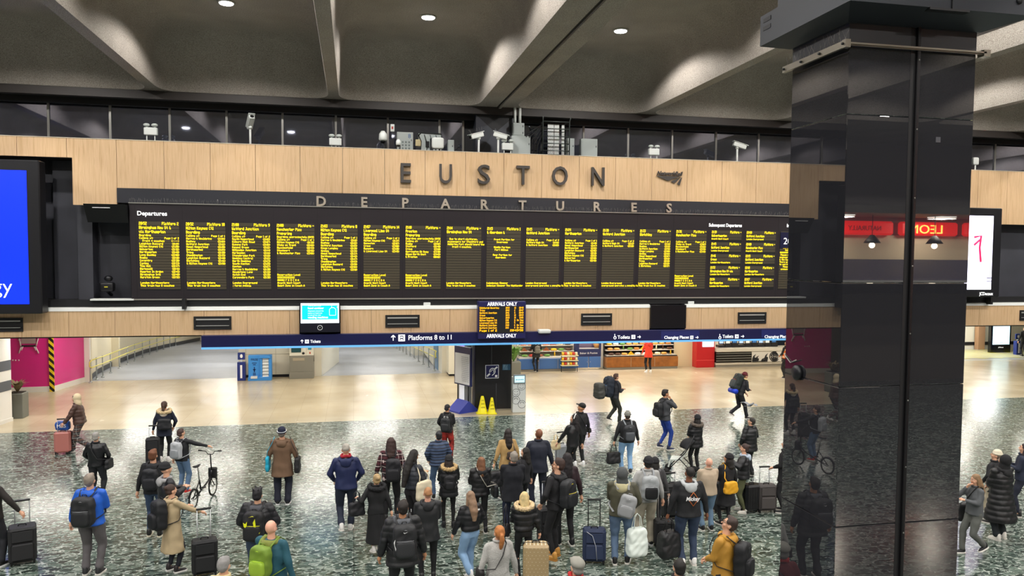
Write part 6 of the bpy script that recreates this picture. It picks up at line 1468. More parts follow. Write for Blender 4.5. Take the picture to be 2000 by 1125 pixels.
def suitcase(px_, py_, rz, lab, c='#16171a', size=(.42, .26, .62), handle=.42, hard=False, acc=None, pos=None, pat=None, rough=None, tilt=0.0, hcol='#9a9c9e', grip='#1a1a1c', name='suitcase', front=True):
    P = Vector(pos) if pos is not None else onz(px_, py_); r = empty(name, (P.x, P.y, 0), math.radians(rz), lab, 'suitcase'); r.rotation_euler = (0, tilt, math.radians(rz))
    m = pat or mat('case_'+c.strip('#')+('h' if hard else ''), c, rough if rough else (.25 if hard else .7), bump=0 if hard else .2, bscale=150); w, d, h = size
    q = MB(); q.bbox(-w/2, -d/2, .055, w/2, d/2, .055+h, .045 if hard else .035); q.build('shell', m, r)
    if hard:
        for k in range(6):
            x = -w/2+w*(k+.8)/6.6; q = MB(); q.bbox(x-.012, -d/2-.006, .12, x+.012, -d/2, .0+h, .003); 
            if pat is None: q.build('rib', m, r)
        q = MB(); q.bbox(-w/2-.004, -.008, .05, w/2+.004, .008, .06+h, .02); q.build('zip', mat('case_zip', '#3a3a3c', .4), r)
    elif front:
        q = MB(); q.bbox(-w*.4, -d/2-.03, .1, w*.4, -d/2, .055+h*.55, .02); q.build('front_pocket', m, r)
        q = MB(); q.bbox(-w*.38, -d/2-.02, .055+h*.6, w*.38, -d/2, .055+h*.93, .012); q.build('top_pocket', m, r)
        if acc: q = MB(); q.tube([(w*.1, -d/2-.035, .1), (w*.05, -d/2-.035, .35), (-w*.1, -d/2-.03, .055+h*.85), (-w*.35, -d/2-.022, .055+h*.97)], .012, 6, flat=.5); q.build('piping', mat('pip_'+acc.strip('#'), acc, .5), r)
    for x in (-w*.4, w*.4):
        for y in (-d*.35, d*.35):
            q = MB(); q.tube([(x-.012, y, .03), (x+.012, y, .03)], .03, 12); q.bbox(x-.02, y-.02, .035, x+.02, y+.02, .07, .004); q.build('wheel', RUBB, r)
    q = MB(); q.tube([(-.06, 0, .055+h), (-.055, 0, .085+h), (.055, 0, .085+h), (.06, 0, .055+h)], .012, 6); q.build('carry_handle', BLACKM, r)
    if handle:
        q = MB()
        for x in (-w*.26, w*.26): q.tube([(x, d*.38, h*.6), (x, d*.38, .055+h+handle)], .009, 6)
        hd = q.build('telescopic_handle', mat('tele_'+hcol.strip('#'), hcol, .35, metal=.6), r); q = MB(); q.bbox(-w*.3, d*.38-.018, .04+h+handle, w*.3, d*.38+.018, .075+h+handle, .01); q.build('grip', mat('grip_'+grip.strip('#'), grip, .5), hd)
    return r

# ---------------- the crowd ----------------
def plaid(name, base, c1, c2, sc1=1.0):
    m = mat(name, base, .8); t = NT(m); tc = t.n('TexCoord'); sp = t.n('SeparateXYZ'); t.l(tc.outputs['Object'], sp.inputs[0])
    def stripe(out, fr, th, off=0.0):
        mu = t.n('Math', operation='MULTIPLY_ADD'); mu.inputs[1].default_value = fr*sc1; mu.inputs[2].default_value = off; t.l(out, mu.inputs[0]); f = t.n('Math', operation='FRACT'); t.l(mu.outputs[0], f.inputs[0]); g = t.n('Math', operation='LESS_THAN'); g.inputs[1].default_value = th; t.l(f.outputs[0], g.inputs[0]); return g.outputs[0]
    prev = None
    ad = t.n('Math', operation='ADD'); t.l(sp.outputs[0], ad.inputs[0]); t.l(sp.outputs[1], ad.inputs[1])
    cur = t.n('MixRGB'); cur.inputs[1].default_value = hexc(base); cur.inputs[2].default_value = hexc(c1); t.l(stripe(sp.outputs[2], 8, .35), cur.inputs[0])
    c2n = t.n('MixRGB'); c2n.inputs[2].default_value = hexc(c1); t.l(cur.outputs[0], c2n.inputs[1]); f_ = t.n('Math', operation='MULTIPLY'); f_.inputs[1].default_value = .5; t.l(stripe(ad.outputs[0], 9, .35), f_.inputs[0]); t.l(f_.outputs[0], c2n.inputs[0])
    c3 = t.n('MixRGB'); c3.inputs[2].default_value = hexc(c2); t.l(c2n.outputs[0], c3.inputs[1]); mx = t.n('Math', operation='MAXIMUM'); t.l(stripe(sp.outputs[2], 8, .1, .4), mx.inputs[0]); t.l(stripe(ad.outputs[0], 9, .1, .4), mx.inputs[1]); t.l(mx.outputs[0], c3.inputs[0]); t.l(c3.outputs[0], t.b.inputs['Base Color']); return m
def bands(name, c0, c1, fr, th=.5, axis=2):
    m = mat(name, c0, .7); t = NT(m); tc = t.n('TexCoord'); sp = t.n('SeparateXYZ'); t.l(tc.outputs['Object'], sp.inputs[0]); mu = t.n('Math', operation='MULTIPLY'); mu.inputs[1].default_value = fr; t.l(sp.outputs[axis], mu.inputs[0]); f = t.n('Math', operation='FRACT'); t.l(mu.outputs[0], f.inputs[0]); g = t.n('Math', operation='LESS_THAN'); g.inputs[1].default_value = th; t.l(f.outputs[0], g.inputs[0])
    mx = t.n('MixRGB'); mx.inputs[1].default_value = hexc(c0); mx.inputs[2].default_value = hexc(c1); t.l(g.outputs[0], mx.inputs[0]); t.l(mx.outputs[0], t.b.inputs['Base Color']); return m
def split(name, cu, cl, z, rough=.7):
    m = mat(name, cu, rough); t = NT(m); tc = t.n('TexCoord'); sp = t.n('SeparateXYZ'); t.l(tc.outputs['Object'], sp.inputs[0]); g = t.n('Math', operation='GREATER_THAN'); g.inputs[1].default_value = z; t.l(sp.outputs[2], g.inputs[0]); mx = t.n('MixRGB'); mx.inputs[1].default_value = hexc(cl); mx.inputs[2].default_value = hexc(cu); t.l(g.outputs[0], mx.inputs[0]); t.l(mx.outputs[0], t.b.inputs['Base Color']); return m
def print_on(R, s_, z, h, m, w=None, font=True, y=None, lean=0):
    U, s = R['U'], R['s']; p = U((0, -.15*R['w']*R['th']-.008, z))*s
    o = text('lettering', s_, p.x, p.y, p.z, h, m, None, ext=.002, w=w, off=.002, shear=.25); o.parent = R['o']; return o
BLK, NVY, JEAN, LJ = '#131316', '#161b30', '#2c4263', '#7fa5cf'
# 1 walking left, pushing a pink suitcase
R = person(157, 884, 771, 96, 'person in brown puffer jacket and plaid trousers pushing a pink suitcase left', hair=('bald', '#000000'), jacket=('#4a322a', 'hip'), quilt=1, trousers=('#3a3a40', 'loose'), tm=plaid('plaid_trs', '#2a2c33', '#5a4038', '#8a8680'), hat=('hood', '#d6c4a0'), arms=(((.24, .38, .98), (.3, -1, -.2)), ((.2, .4, 1.0), (.3, -1, -.2))), walk=.45, lean=.16, shoes='#e8e6e2', headpitch=.0, build=1.08)
q = MB(); q.prism([(-.07, .07), (.07, .07), (.05, .17), (-.05, .17)], 1.69, 1.705, plane='xy'); q.v = [tuple(Vector(v)*R['s']) for v in q.v]; q.build('cap_brim', BLACKM, R['o'])
sp = suitcase(124, 886, 96+90, 'dusty pink hard suitcase with a blue shopping bag on top, pushed at far left', '#b06e66', (.42, .27, .58), .36, True)
q = MB(); q.rbox((0, 0, .12), (.36, .22, .26)); m_ = mat('blue_bag', '#1c4a96', .4); o = remesh(q, 'shopping_bag', m_, None, .014, 2, folds(.008, 1.4, 2)); o.location = sp.location+Vector((0, 0, .68)); tag(o, 'blue shopping bag with white lettering on top of the pink suitcase', 'bag'); t_ = text('lettering', 'M&S', 0, -.125, .08, .13, PRINTW, o, ext=.002)
# 2
R = person(322, 903, 784, 0, 'person with cream fur hood and navy coat, black backpack, by the pale floor edge', hair=('pony', '#4a3428'), jacket=('#161c30', 'thigh'), fur='#cbb48c', hood='#e0d4c0', trousers=('#141418', 'slim'), shoes='#e0dcd8', arms=('down', 'pocket'), walk=.12, side=.03)
bag(R, '#17181d', 'black bag with small white label on the back of the person with cream fur hood', 'back', 1, (.36, .14, .32), 1.13)
suitcase(299, 912, 10, 'tall narrow black soft case standing left of the fur hooded person', BLK, (.34, .24, .72), .3)
# 3
R = person(190, 975, 846, -10, 'grey haired person in black leather jacket with crossbody bag, at left', hair=('short', '#9a9690'), jacket=('#17181a', 'hip'), trousers=('#1a1c22', 'straight'), arms=('pocket', 'pocket'), build=1.12, jm=mat('leather_black', '#16171a', .35, bump=.3, bscale=25), headpitch=.1)
bag(R, '#15161a', 'black crossbody bag on the hip of the grey haired person in leather jacket', 'side', 1, (.34, .1, .26), .93)
# 4
R = person(180, 1122, 926, -8, 'grey haired person in bright blue and black rain jacket, grey trousers, at lower left', hair=('short', '#8c8074'), jacket=('#1a56b8', 'hip'), jm=mat('rain_blue', '#1c5cc4', .5), trousers=('#5a5658', 'straight'), arms=('down', 'phone'), build=1.14, hood='#1c5cc4', headpitch=.15, shoes='#2a2a2c')
backpack(R, '#1c1d20', 'black backpack on the person in the bright blue rain jacket', '#8a8c90', (.36, .2, .5), 1.17)
# 5
R = person(302, 1047, 879, -5, 'short haired ginger person in black coat and jeans with a small backpack, left group', hair=('short', '#6e4228'), jacket=('#16171b', 'hip'), hood=True, trousers=('#3c4f6c', 'slim'), arms=('down', 'front'), headpitch=.15, sole='#e0d8c0')
backpack(R, '#1a1b20', 'black backpack with white mark on the ginger haired person at left', '#3a3c44', (.3, .14, .42), 1.2)
h = R['hand'](1); q = MB(); q.box(-.1, -.07, 0, .1, .07, .012, M=Matrix.Rotation(.5, 4, 'X')); o = q.build('leaflet', mat('leaf_blue', '#3a78c8', .5)); o.location = h+Vector((0, 0, .01)); tag(o, 'bright blue leaflet held by the ginger haired person', 'leaflet')
# 6
R = person(328, 1080, 906, -60, 'person in black beanie and grey hood under black puffer, left group, turned right', hair=('bald', '#000'), hat=('beanie', '#17181c'), jacket=('#1c1d22', 'hip'), quilt=1, hood='#9a9a9a', trousers=('#1b1c22', 'slim'), arms=('phone', 'phone'), headpitch=.1)
# 7 cyclist
R = person(357, 962, 848, -28, 'person in black jacket and jeans with one arm stretched to a folding bicycle', hair=('short', '#46302a'), jacket=('#16171c', 'hip'), hood=True, trousers=('#56708f', 'straight'), arms=('down', ((.52, .38, 1.22), (.3, -1, -.4))), shoes='#c8302c', headpitch=.2, headyaw=-.3)
backpack(R, '#a9acb0', 'light grey backpack on the person holding the folding bicycle', '#d8dadc', (.31, .17, .46), 1.2, pocket='#8c9094')
# bicycle
wa, wb = onz(377, 996), onz(417, 967)
d = (wb-wa); L_ = 1.0; ang = math.atan2(d.y, d.x)
r = empty('folding_bicycle', ((wa.x+wb.x)/2, (wa.y+wb.y)/2, 0), ang, 'black small wheeled folding bicycle with high handlebars in the left group', 'bicycle'); hx = .5; RW = .21
BB = mat('bike_black', '#141416', .3, metal=.3)
for sx_, nm in ((-hx, 'r'), (hx, 'f')):
    q = MB(); q.torus((0, 0, 0), RW, .018, 28, 8, 'y'); w_ = q.build('wheel', RUBB, r); w_.location = (sx_, 0, RW+.018)
    q = MB(); q.torus((0, 0, 0), RW-.022, .009, 28, 6, 'y'); q.eloft([(0, 0, -.01, .02, .03), (0, 0, .01, .02, .03)], 8)
    for k in range(16):
        a = 2*PI*k/16; q.tube([(0, 0, 0), ((RW-.025)*math.cos(a), 0, (RW-.025)*math.sin(a))], .0015, 3)
    q.build('rim', STEEL, w_)
    q = MB(); q.tube([(sx_+(RW+.035)*math.cos(a), 0, RW+.018+(RW+.035)*math.sin(a)) for a in [math.radians(20+14*k) for k in range(11)]], .014, 5, flat=.4); q.build('mudguard', BB, r)
q = MB(); q.tube([(-.18, 0, .30), (0, 0, .34), (.25, 0, .42), (.4, 0, .5)], .02, 8); q.tube([(.38, 0, .46), (.43, 0, .62)], .022, 8); q.tube([(.39, 0, .45), (hx, .045, .24)], .012, 6); q.tube([(.39, 0, .45), (hx, -.045, .24)], .012, 6); q.tube([(-.14, 0, .3), (-hx, .045, .23)], .012, 6); q.tube([(-.14, 0, .3), (-hx, -.045, .23)], .012, 6); q.tube([(-.2, 0, .55), (-hx, 0, .24)], .012, 6); q.tube([(-.12, 0, .3), (-.2, 0, .58)], .018, 8); q.build('frame', BB, r)
q = MB(); q.tube([(-.2, 0, .55), (-.26, 0, .88)], .014, 8); q.build('seat_post', STEEL, r); q = MB(); q.tube([(-.4, 0, .92), (-.3, 0, .91), (-.16, 0, .92)], [.06, .05, .02], 10, flat=.4, up=(0, 0, 1)); q.build('saddle', BLACKM, r)
q = MB(); q.tube([(.43, 0, .6), (.38, 0, 1.0)], .016, 8); q.tube([(.36, -.27, 1.09), (.37, -.1, 1.07), (.38, -.06, 1.0), (.38, .06, 1.0), (.37, .1, 1.07), (.36, .27, 1.09)], .011, 6); hb_ = q.build('handlebar', BB, r)
for s_ in (-1, 1):
    q = MB(); q.tube([(.36, s_*.27, 1.09), (.36, s_*.19, 1.085)], .017, 8); q.build('grip', RUBB, hb_); q = MB(); q.tube([(.42, s_*.2, 1.07), (.36, s_*.14, 1.08)], .006, 5); q.build('brake_lever', STEEL, hb_)
q = MB(); q.torus((-.13, .05, .29), .075, .006, 20, 5, 'y'); q.tube([(-.13, .05, .29), (-.03, .07, .16)], .01, 6); q.tube([(-.13, -.05, .29), (-.23, -.07, .42)], .01, 6); q.tube([(-.13, .05, .36), (-.48, .05, .26)], .004, 4); q.build('crankset', STEEL, r)
for (x, y, z) in ((-.03, .11, .16), (-.23, -.11, .42)):
    q = MB(); q.bbox(x-.04, y-.04, z-.01, x+.04, y+.04, z+.01, .004); q.build('pedal', BLACKM, r)
q = MB(); q.bbox(.44, -.09, .42, .56, .09, .66, .02); q.build('front_bag_block', BLACKM, r)
# 8
R = person(338, 1116, 948, -52, 'person in long beige trench coat with large black backpack, hand on a suitcase', hair=('bun', '#3a2820'), jacket=('#b09c78', 'calf'), jm=cloth('#b09c7a', .75, 'trench'), trousers=('#1a1c28', 'slim'), arms=('phone', ((.26, .5, 1.12), (.4, -1, -.3))), hood='#b09c7a', headpitch=.1, shoes='#2a2426', hem=.42, sole='#e8e4e0')
backpack(R, '#15161a', 'large black backpack on the person in the long beige trench coat', '#3a3a3e', (.33, .24, .6), 1.2)
h = R['hand'](1); suitcase(0, 0, 14, 'black suitcase with raised silver handle beside the beige trench coat', '#18191b', (.42, .26, .58), .5, pos=onz(400, 1122), hcol='#c8cacc')
# 9
R = person(-14, 1108, 900, -20, 'person in dark coat at the left edge, arm reaching to a case handle', jacket=('#1f1916', 'hip'), trousers=('#1b1c22', 'straight'), arms=('down', ((.42, .16, .98), (.4, -1, 0))), H=1.75, sole='#e8e8e8')
suitcase(45, 1098, 20, 'bulky black wheeled duffel with raised handle at the left edge', '#1c1c1e', (.44, .36, .62), .42, name='wheeled_duffel')
# 10
R = person(552, 985, 836, -3, 'person in long brown coat and navy brimmed hat with a bag on each shoulder', hair=('short', '#7a7068'), hat=('brim', '#151b34'), jacket=('#6a5240', 'thigh'), jm=cloth('#6b523e', .85, 'brown_wool'), hood='#6b523e', trousers=('#171a2a', 'loose'), arms=('down', 'down'), build=1.12, headpitch=.2, sole='#d8d8d8', hem=.66)
bag(R, '#18a0c0', 'turquoise tote bag on the left shoulder of the brown coated person', 'side', -1, (.34, .08, .36), .95, cross=False, name='tote_bag', text_=None)
bag(R, '#17171a', 'black bag on the right shoulder of the brown coated person', 'side', 1, (.34, .12, .36), .9, cross=False)
# 11
R = person(505, 1150, 955, -8, 'dark haired person with black backpack bearing a yellow tick mark, lower left of centre', hair=('spiky', '#17141a'), jacket=('#1b1b20', 'hip'), quilt=1, hood='#45464c', trousers=('#3a4a62', 'straight'), arms=('pocket', 'pocket'), build=1.12, headpitch=.1)
r, M, s = backpack(R, '#18181b', 'black backpack with yellow tick and butterfly mark on a dark haired person', '#e6e620', (.34, .18, .5), 1.18)
YL = mat('neon_yellow', '#e4ea1a', .5)
q = MB(); q.prism([(.02, .1), (.05, .16), (.055, .12), (.07, -.02), (.1, -.075), (.13, -.05), (.105, -.10), (.06, -.085), (.045, -.02)], -.125, -.118); q.prism([(-.13, .1), (-.1, .08), (-.07, .12), (-.075, .05), (-.1, .02), (-.12, .04)], -.125, -.118); q.v = [M @ (Vector(v)*s*1.05) for v in q.v]; q.build('tick_print', YL, r)
# 12
R = person(532, 1240, 1033, -30, 'bald person in teal jacket with olive hood and green backpack at the bottom', skin='p', hair=('bald', '#000'), jacket=('#1f5160', 'hip'), hood='#7a8238', trousers=('#1b1e28', 'straight'), arms=('fwd', 'down'), build=1.2, H=1.72, headpitch=.1)
backpack(R, '#6e8a2c', 'green and dark olive backpack on the bald person in the teal jacket', '#a8d020', (.32, .18, .46), 1.22, pocket='#96b838')
# 13
R = person(440, 1330, 1090, -20, 'grey haired person in cream top, only head and shoulders showing at the bottom edge', hair=('short', '#8c8a88'), jacket=('#d8c898', 'hip'), H=1.66, headpitch=.0)
# 14
R = person(676, 1040, 868, 0, 'short haired person walking away in navy jacket with red collar and dark jeans', hair=('buzz', '#a8a298'), jacket=('#141f48', 'hip'), jm=cloth('#15204a', .6, 'navy_jkt'), hood='#15204a', trousers=('#1c2436', 'straight'), arms=('pocket', 'pocket'), build=1.12, walk=.3, scarf='#a01a2c', shoes='#d8d6d2', headpitch=.05)
# 15
R = person(764, 1020, 855, -5, 'person in red and black checked shirt jacket with dark backpack and long brown hair', hair=('mid', '#3a2622'), jacket=('#3a1a22', 'hip'), jm=plaid('check_shirt', '#241418', '#4a1a24', '#c8b8b4'), trousers=('#131317', 'slim'), arms=('down', 'down'))
backpack(R, '#1b1b20', 'dark backpack on the person in the checked shirt jacket', '#44454c', (.3, .16, .46), 1.13, xo=.05)
# 16
R = person(735, 1080, 927, 12, 'fair haired person in black coat and long black skirt, left hand raised, holding a handbag', hair=('bun', '#b09468'), jacket=('#131316', 'hip'), fur='#17171a', skirt=('#111114', .25), trousers=('#111', 'none'), arms=(((.34, .22, 1.18), (.6, -.3, -1)), 'down'), shoes='#d8d4d0', walk=.2)
h = R['hand'](-1); handbag((R['P'].x-.36, R['P'].y+.02, .72), .4, '#15151a', 'small black handbag hanging from the arm of the fair haired person in the long skirt', (.3, .14, .28), .2)
c = onz(757, 1070); handbag((c.x, c.y, 0), .3, '#b89a70', 'brown paper carrier bag beside the long black skirt', (.36, .2, .42), .12, name='paper_bag')
# 17
R = person(806, 1045, 881, -50, 'person with very long black hair, grey puffer and cream tote bag, looking at a phone', skin='m', hair=('verylong', '#17120f'), jacket=('#2c3038', 'waist'), quilt=1, trousers=('#161418', 'loose'), arms=('phone', 'phone'), headpitch=-.25)
bag(R, '#d8ccb0', 'cream cotton tote bag on the shoulder of the person with very long black hair', 'side', 1, (.4, .1, .42), .98, cross=False, name='tote_bag')
# 18
R = person(856, 975, 843, 5, 'short black haired person in navy horizontally quilted jacket and blue jeans', hair=('short', '#17181c'), jacket=('#26324a', 'hip'), quilt=1, jm=bands('quilt_navy', '#3a4a66', '#161c2c', 15, .35), trousers=('#445a78', 'straight'), arms=('pocket', 'pocket'))
# 19
R = person(873, 897, 797, -22, 'person in black printed jacket and red flame patterned trousers with a backpack', skin='m', hair=('fringe', '#15141a'), jacket=('#131318', 'hip'), trousers=('#a02018', 'loose'), tm=mat('flame_trousers', '#8a2018', .7, var=.95, vscale=9), arms=('pocket', 'front'), headyaw=-.4, headpitch=-.1)
r, M, s = backpack(R, '#1e2024', 'dark backpack on the person with red flame patterned trousers', '#5a5c60', (.3, .15, .42), 1.15)
q = MB(); q.torus((-.05, -.148, 1.38), .022, .008, 12, 5, 'y'); q.torus((.05, -.148, 1.38), .022, .008, 12, 5, 'y'); q.v = [tuple(R['U'](v)*R['s']) for v in q.v]; q.build('jacket_print', PRINTW, R['o'])
# 20
R = person(876, 1030, 892, -2, 'person in black beanie and black parka with wide brown fur hood trim', hair=('mid', '#2a1d18'), hat=('beanie', '#131318'), jacket=('#15161a', 'thigh'), fur='#b09468', hood=True, quilt=1, trousers=('#111', 'legging'), arms=('front', 'front'), shoes='#15151a', sole='#2a2a2c')
backpack(R, '#131318', 'small black backpack on the parka with brown fur hood trim', '#3a3a40', (.25, .12, .34), 1.14)
# 21
R = person(938, 1040, 893, 5, 'brown haired person in glossy black puffer coat with a black satchel behind', hair=('mid', '#7a5034'), jacket=('#141417', 'hip'), quilt=1, hood=True, trousers=('#141418', 'slim'), arms=('front', 'front'), shoes='#16161a')
bag(R, '#15161a', 'black satchel with pale strap on the glossy black puffer coat', 'side', 1, (.36, .12, .3), .95, strapc='#c8c2b4')
# 22
R = person(835, 1132, 952, 0, 'short ginger haired person in plain black hip length waterproof, hands in front', skin='p', hair=('buzz', '#a87850'), jacket=('#1d1e21', 'thigh'), jm=cloth('#1e1f22', .55, 'shell_black'), hood=True, trousers=('#111114', 'slim'), arms=('front', 'front'), build=1.1)
q = MB(); p = R['J']['el', -1]*R['s']; q.box(p.x-.085, p.y-.02, p.z+.1, p.x-.08, p.y+.03, p.z+.14); q.build('sleeve_logo', PRINTW, R['o'])
# 23
R = person(786, 1195, 1002, 3, 'person in black puffer and grey hood with grey and black sports backpack, front row', skin='m', hair=('short', '#221a16'), jacket=('#1c1d20', 'thigh'), quilt=1, hood='#55585e', trousers=('#15161a', 'straight'), arms=('down', 'down'), build=1.1, H=1.8)
r, M, s = backpack(R, '#1e1f22', 'black sports backpack with grey panels and a small white tick, front row', '#8a8c90', (.35, .2, .5), 1.2, pocket='#2a2b2e')
q = MB(); q.prism([(-.03, .165), (-.012, .15), (.035, .172), (-.012, .158), (-.022, .17)], -.105, -.1); q.prism([(-.17, .02), (-.12, .12), (-.1, .02), (-.14, -.12)], -.085, -.08); q.v = [M @ (Vector(v)*s) for v in q.v]; q.build('tick_print', PRINTW, r)
# 24
R = person(918, 1128, 966, 22, 'long haired person walking in black puffer jacket and light blue jeans', hair=('long', '#8a6e56'), jacket=('#15161a', 'waist'), quilt=1, trousers=('#86a8cc', 'loose'), arms=('down', 'pocket'), walk=.3, shoes='#e6e6e6', headpitch=-.05)
q = MB(); q.box(.07, -.165, 1.40, .12, -.16, 1.43); q.v = [tuple(R['U'](v)*R['s']) for v in q.v]; q.build('shoulder_logo', PRINTW, R['o'])
# 25
R = person(990, 975, 838, 10, 'long dark haired person in tan coat with small brown shoulder bag, behind the front rows', hair=('long', '#241a18'), jacket=('#b8945e', 'thigh'), jm=cloth('#b4925e', .8, 'camel'), trousers=('#1c1b20', 'slim'), arms=('down', 'down'))
bag(R, '#3a2c26', 'small dark bag on the back of the tan coat', 'back', 1, (.26, .1, .2), 1.12)
c = onz(968, 1000); handbag((c.x-.05, c.y, .55), .3, '#17171b', 'black holdall hanging beside the tan coat', (.4, .22, .36), .25, name='holdall')
# 26
R = person(1001, 1048, 883, -6, 'grey haired person in black knee length wool overcoat and dark blue trousers', skin='p', hair=('short', '#8a8278'), jacket=('#14151c', 'thigh'), jm=cloth('#12141c', .85, 'black_wool'), trousers=('#18203a', 'straight'), arms=('front', 'front'), build=1.12, headyaw=.2)
# 27
R = person(1022, 1010, 884, 35, 'person with dark tied hair and black jacket, behind the grey haired person', hair=('mid', '#17130f'), jacket=('#16161b', 'hip'), trousers=('#15151a', 'slim'), arms=('down', 'down'), headyaw=.4)
bag(R, '#14141a', 'black shoulder bag of the person with dark tied hair', 'side', -1, (.3, .1, .26), 1.0, cross=False)
# 28
R = person(1050, 992, 838, -3, 'bald dark skinned person in navy suit jacket and trousers', skin='b', hair=('bald', '#000'), jacket=('#171c2e', 'thigh'), jm=cloth('#171c2c', .7, 'suit_navy'), trousers=('#171c2c', 'straight'), arms=('down', 'down'), build=1.1, headyaw=.3, hem=.8)
# 29
R = person(1086, 1090, 897, 38, 'bespectacled bearded person in black jacket, black trousers and tan boots, looking left', hair=('short', '#3a2620'), jacket=('#151519', 'hip'), hood=True, trousers=('#121215', 'slim'), arms=('pocket', 'pocket'), glasses=True, headyaw=.5, headpitch=.2, shoes='#c08a3e', sole='#b07c38')
backpack(R, '#1c1e22', 'black backpack with a yellow flash on the bespectacled person', '#d8c820', (.31, .19, .48), 1.18)
# 30
R = person(1104, 1064, 885, 5, 'long dark haired person in burgundy trimmed black top, hidden behind the bespectacled person', hair=('long', '#1c1418'), jacket=('#2a181e', 'hip'), trousers=('#141418', 'slim'), arms=('down', 'down'), shoes='#16161a')
# 31
R = person(1022, 1128, 961, -3, 'blonde person in black puffer with wide pale fur hood trim, patterned suitcase at the side', hair=('bob', '#dcc48c'), jacket=('#131316', 'waist'), quilt=2, fur='#d0b890', hood=True, trousers=('#121215', 'legging'), arms=('front', 'down'), shoes='#141416')
m_ = mat('case_print', '#b9a37c', .35); t = NT(m_); tc = t.n('TexCoord'); vv = t.n('TexBrick'); vv.inputs['Scale'].default_value = 14; vv.inputs['Brick Width'].default_value = .9; vv.inputs['Row Height'].default_value = .8; vv.inputs['Mortar Size'].default_value = .38; vv.inputs['Color1'].default_value = vv.inputs['Color2'].default_value = hexc('#eae2d0'); vv.inputs['Mortar'].default_value = hexc('#a8916a'); mp = t.n('Mapping'); mp.inputs['Rotation'].default_value = (PI/2, 0, 0); t.l(tc.outputs['Object'], mp.inputs[0]); t.l(mp.outputs[0], vv.inputs['Vector']); t.l(vv.outputs['Color'], t.b.inputs['Base Color'])
suitcase(1046, 1140, -12, 'gold beige patterned hard suitcase with black handle, at the bottom centre', '#b9a37c', (.44, .27, .66), .0, True, pat=m_)
h = R['hand'](-1); handbag((R['P'].x-.33, R['P'].y-.05, .78), 1.0, '#15151a', 'flat black bag with cream strap at the side of the blonde person', (.3, .1, .2), .36)
suitcase(1072, 1062, 0, 'large black suitcase with silver handle behind the bespectacled person', '#17181b', (.44, .28, .68), .46, hcol='#c0c4c8')
# 32
R = person(972, 1235, 1044, 8, 'ginger ponytailed person in pale grey knitted sweater at the bottom centre', hair=('pony', '#b8743c'), jacket=('#b4b2ae', 'hip'), jm=mat('knit_grey', '#b4b2ae', .9, bump=.8, bscale=60), trousers=('#1c1e26', 'slim'), arms=('down', 'down'), H=1.64, headpitch=.3)
bag(R, '#1a1718', 'small dark bag with thin strap on the grey sweater', 'side', -1, (.26, .1, .2), .98)
# 33
R = person(1122, 1335, 1086, 10, 'person in grey tweed flat cap and red collar, only the cap showing at the bottom', hair=('short', '#8a8680'), hat=('flatcap', '#8f8d84'), jacket=('#6a1c20', 'hip'), H=1.68, scarf='#b02020')
# 34
R = person(1118, 934, 810, 28, 'person with long dark hair and white headband in black jacket and leggings, with grey suitcase', hair=('long', '#1a1416'), hat=('band', '#e8e6e2'), jacket=('#17171b', 'hip'), jm=mat('leather_soft', '#18181b', .4), trousers=('#141417', 'legging'), arms=('handle', 'down'), shoes='#e4e0da', headyaw=.5, walk=.2)
suitcase(1097, 912, 20, 'silver grey suitcase held by the person with the white headband', '#8c9094', (.36, .24, .56), .3, True)
c = onz(1085, 925); handbag((c.x, c.y, .62), .2, '#d8c49a', 'small cream carrier bag in the hand of the person with the white headband', (.24, .12, .26), .14)
# 35
R = person(1132, 911, 789, 18, 'person in black cap and black tracksuit with white side stripes', skin='m', hair=('bald', '#000'), hat=('cap', '#131316'), jacket=('#141418', 'hip'), trousers=('#141418', 'slim'), arms=('phone', 'down'), shoes='#eeeeee', headyaw=.7)
for sd in (-1, 1):
    for k in range(3):
        q = MB(); J = R['J']; o_ = Vector((sd*.105, .012*(k-1)*1.6, 0)); q.tube([(J['hip', sd]+o_*1.0)*R['s'], (J['kn', sd]+o_*.72+Vector((0, .0, 0)))*R['s'], (J['an', sd]+o_*.55+Vector((0, 0, .08)))*R['s']], .008, 4); 
        if k != 1: q.build('white_stripe', PRINTW, R['o'])
bag(R, '#18181b', 'small black camera bag on the hip of the tracksuit wearer', 'side', 1, (.18, .09, .14), .98)
# 36
R = person(1199, 826, 731, -75, 'backpacker walking right in dark clothes with a huge rucksack and cup', hair=('short', '#4a3226'), jacket=('#22242a', 'hip'), trousers=('#2c302a', 'straight'), arms=('phone', 'phone'), walk=.35, lean=.12, headpitch=.0)
backpack(R, '#1b2330', 'huge dark blue rucksack of the upper left backpacker', '#3a7ac0', (.4, .3, .72), 1.27, pocket='#2a3038')
bag(R, '#3c3c38', 'round dark grey stuff sack strapped behind the upper left backpacker rucksack', 'back', 1, (.38, .3, .56), 1.2, name='stuff_sack').location = R['o'].location+Matrix.Rotation(R['fw'], 3, 'Z') @ Vector((0, -.34, 0))
# 37
R = person(1223, 924, 804, -4, 'person in striped grey beanie, black jacket and pale jeans holding a black bag', hair=('short', '#3a2c24'), hat=('beanie', '#8a8a86', bands('beanie_band', '#30322f', '#a8a69c', 26, .5)), jacket=('#1b1c1f', 'hip'), trousers=('#86aed6', 'straight'), arms=('low', 'down'), build=1.12, shoes='#2a2a2e')
backpack(R, '#26282c', 'grey and black backpack on the person in the striped beanie', '#9aa0a6', (.33, .18, .46), 1.18, pocket='#4a4e54', straps='#8a9096')
h = R['hand'](-1); handbag((h.x, h.y, h.z-.52), .1, '#151518', 'black carrier bag in the left hand of the person in the striped beanie', (.36, .16, .32), .2)
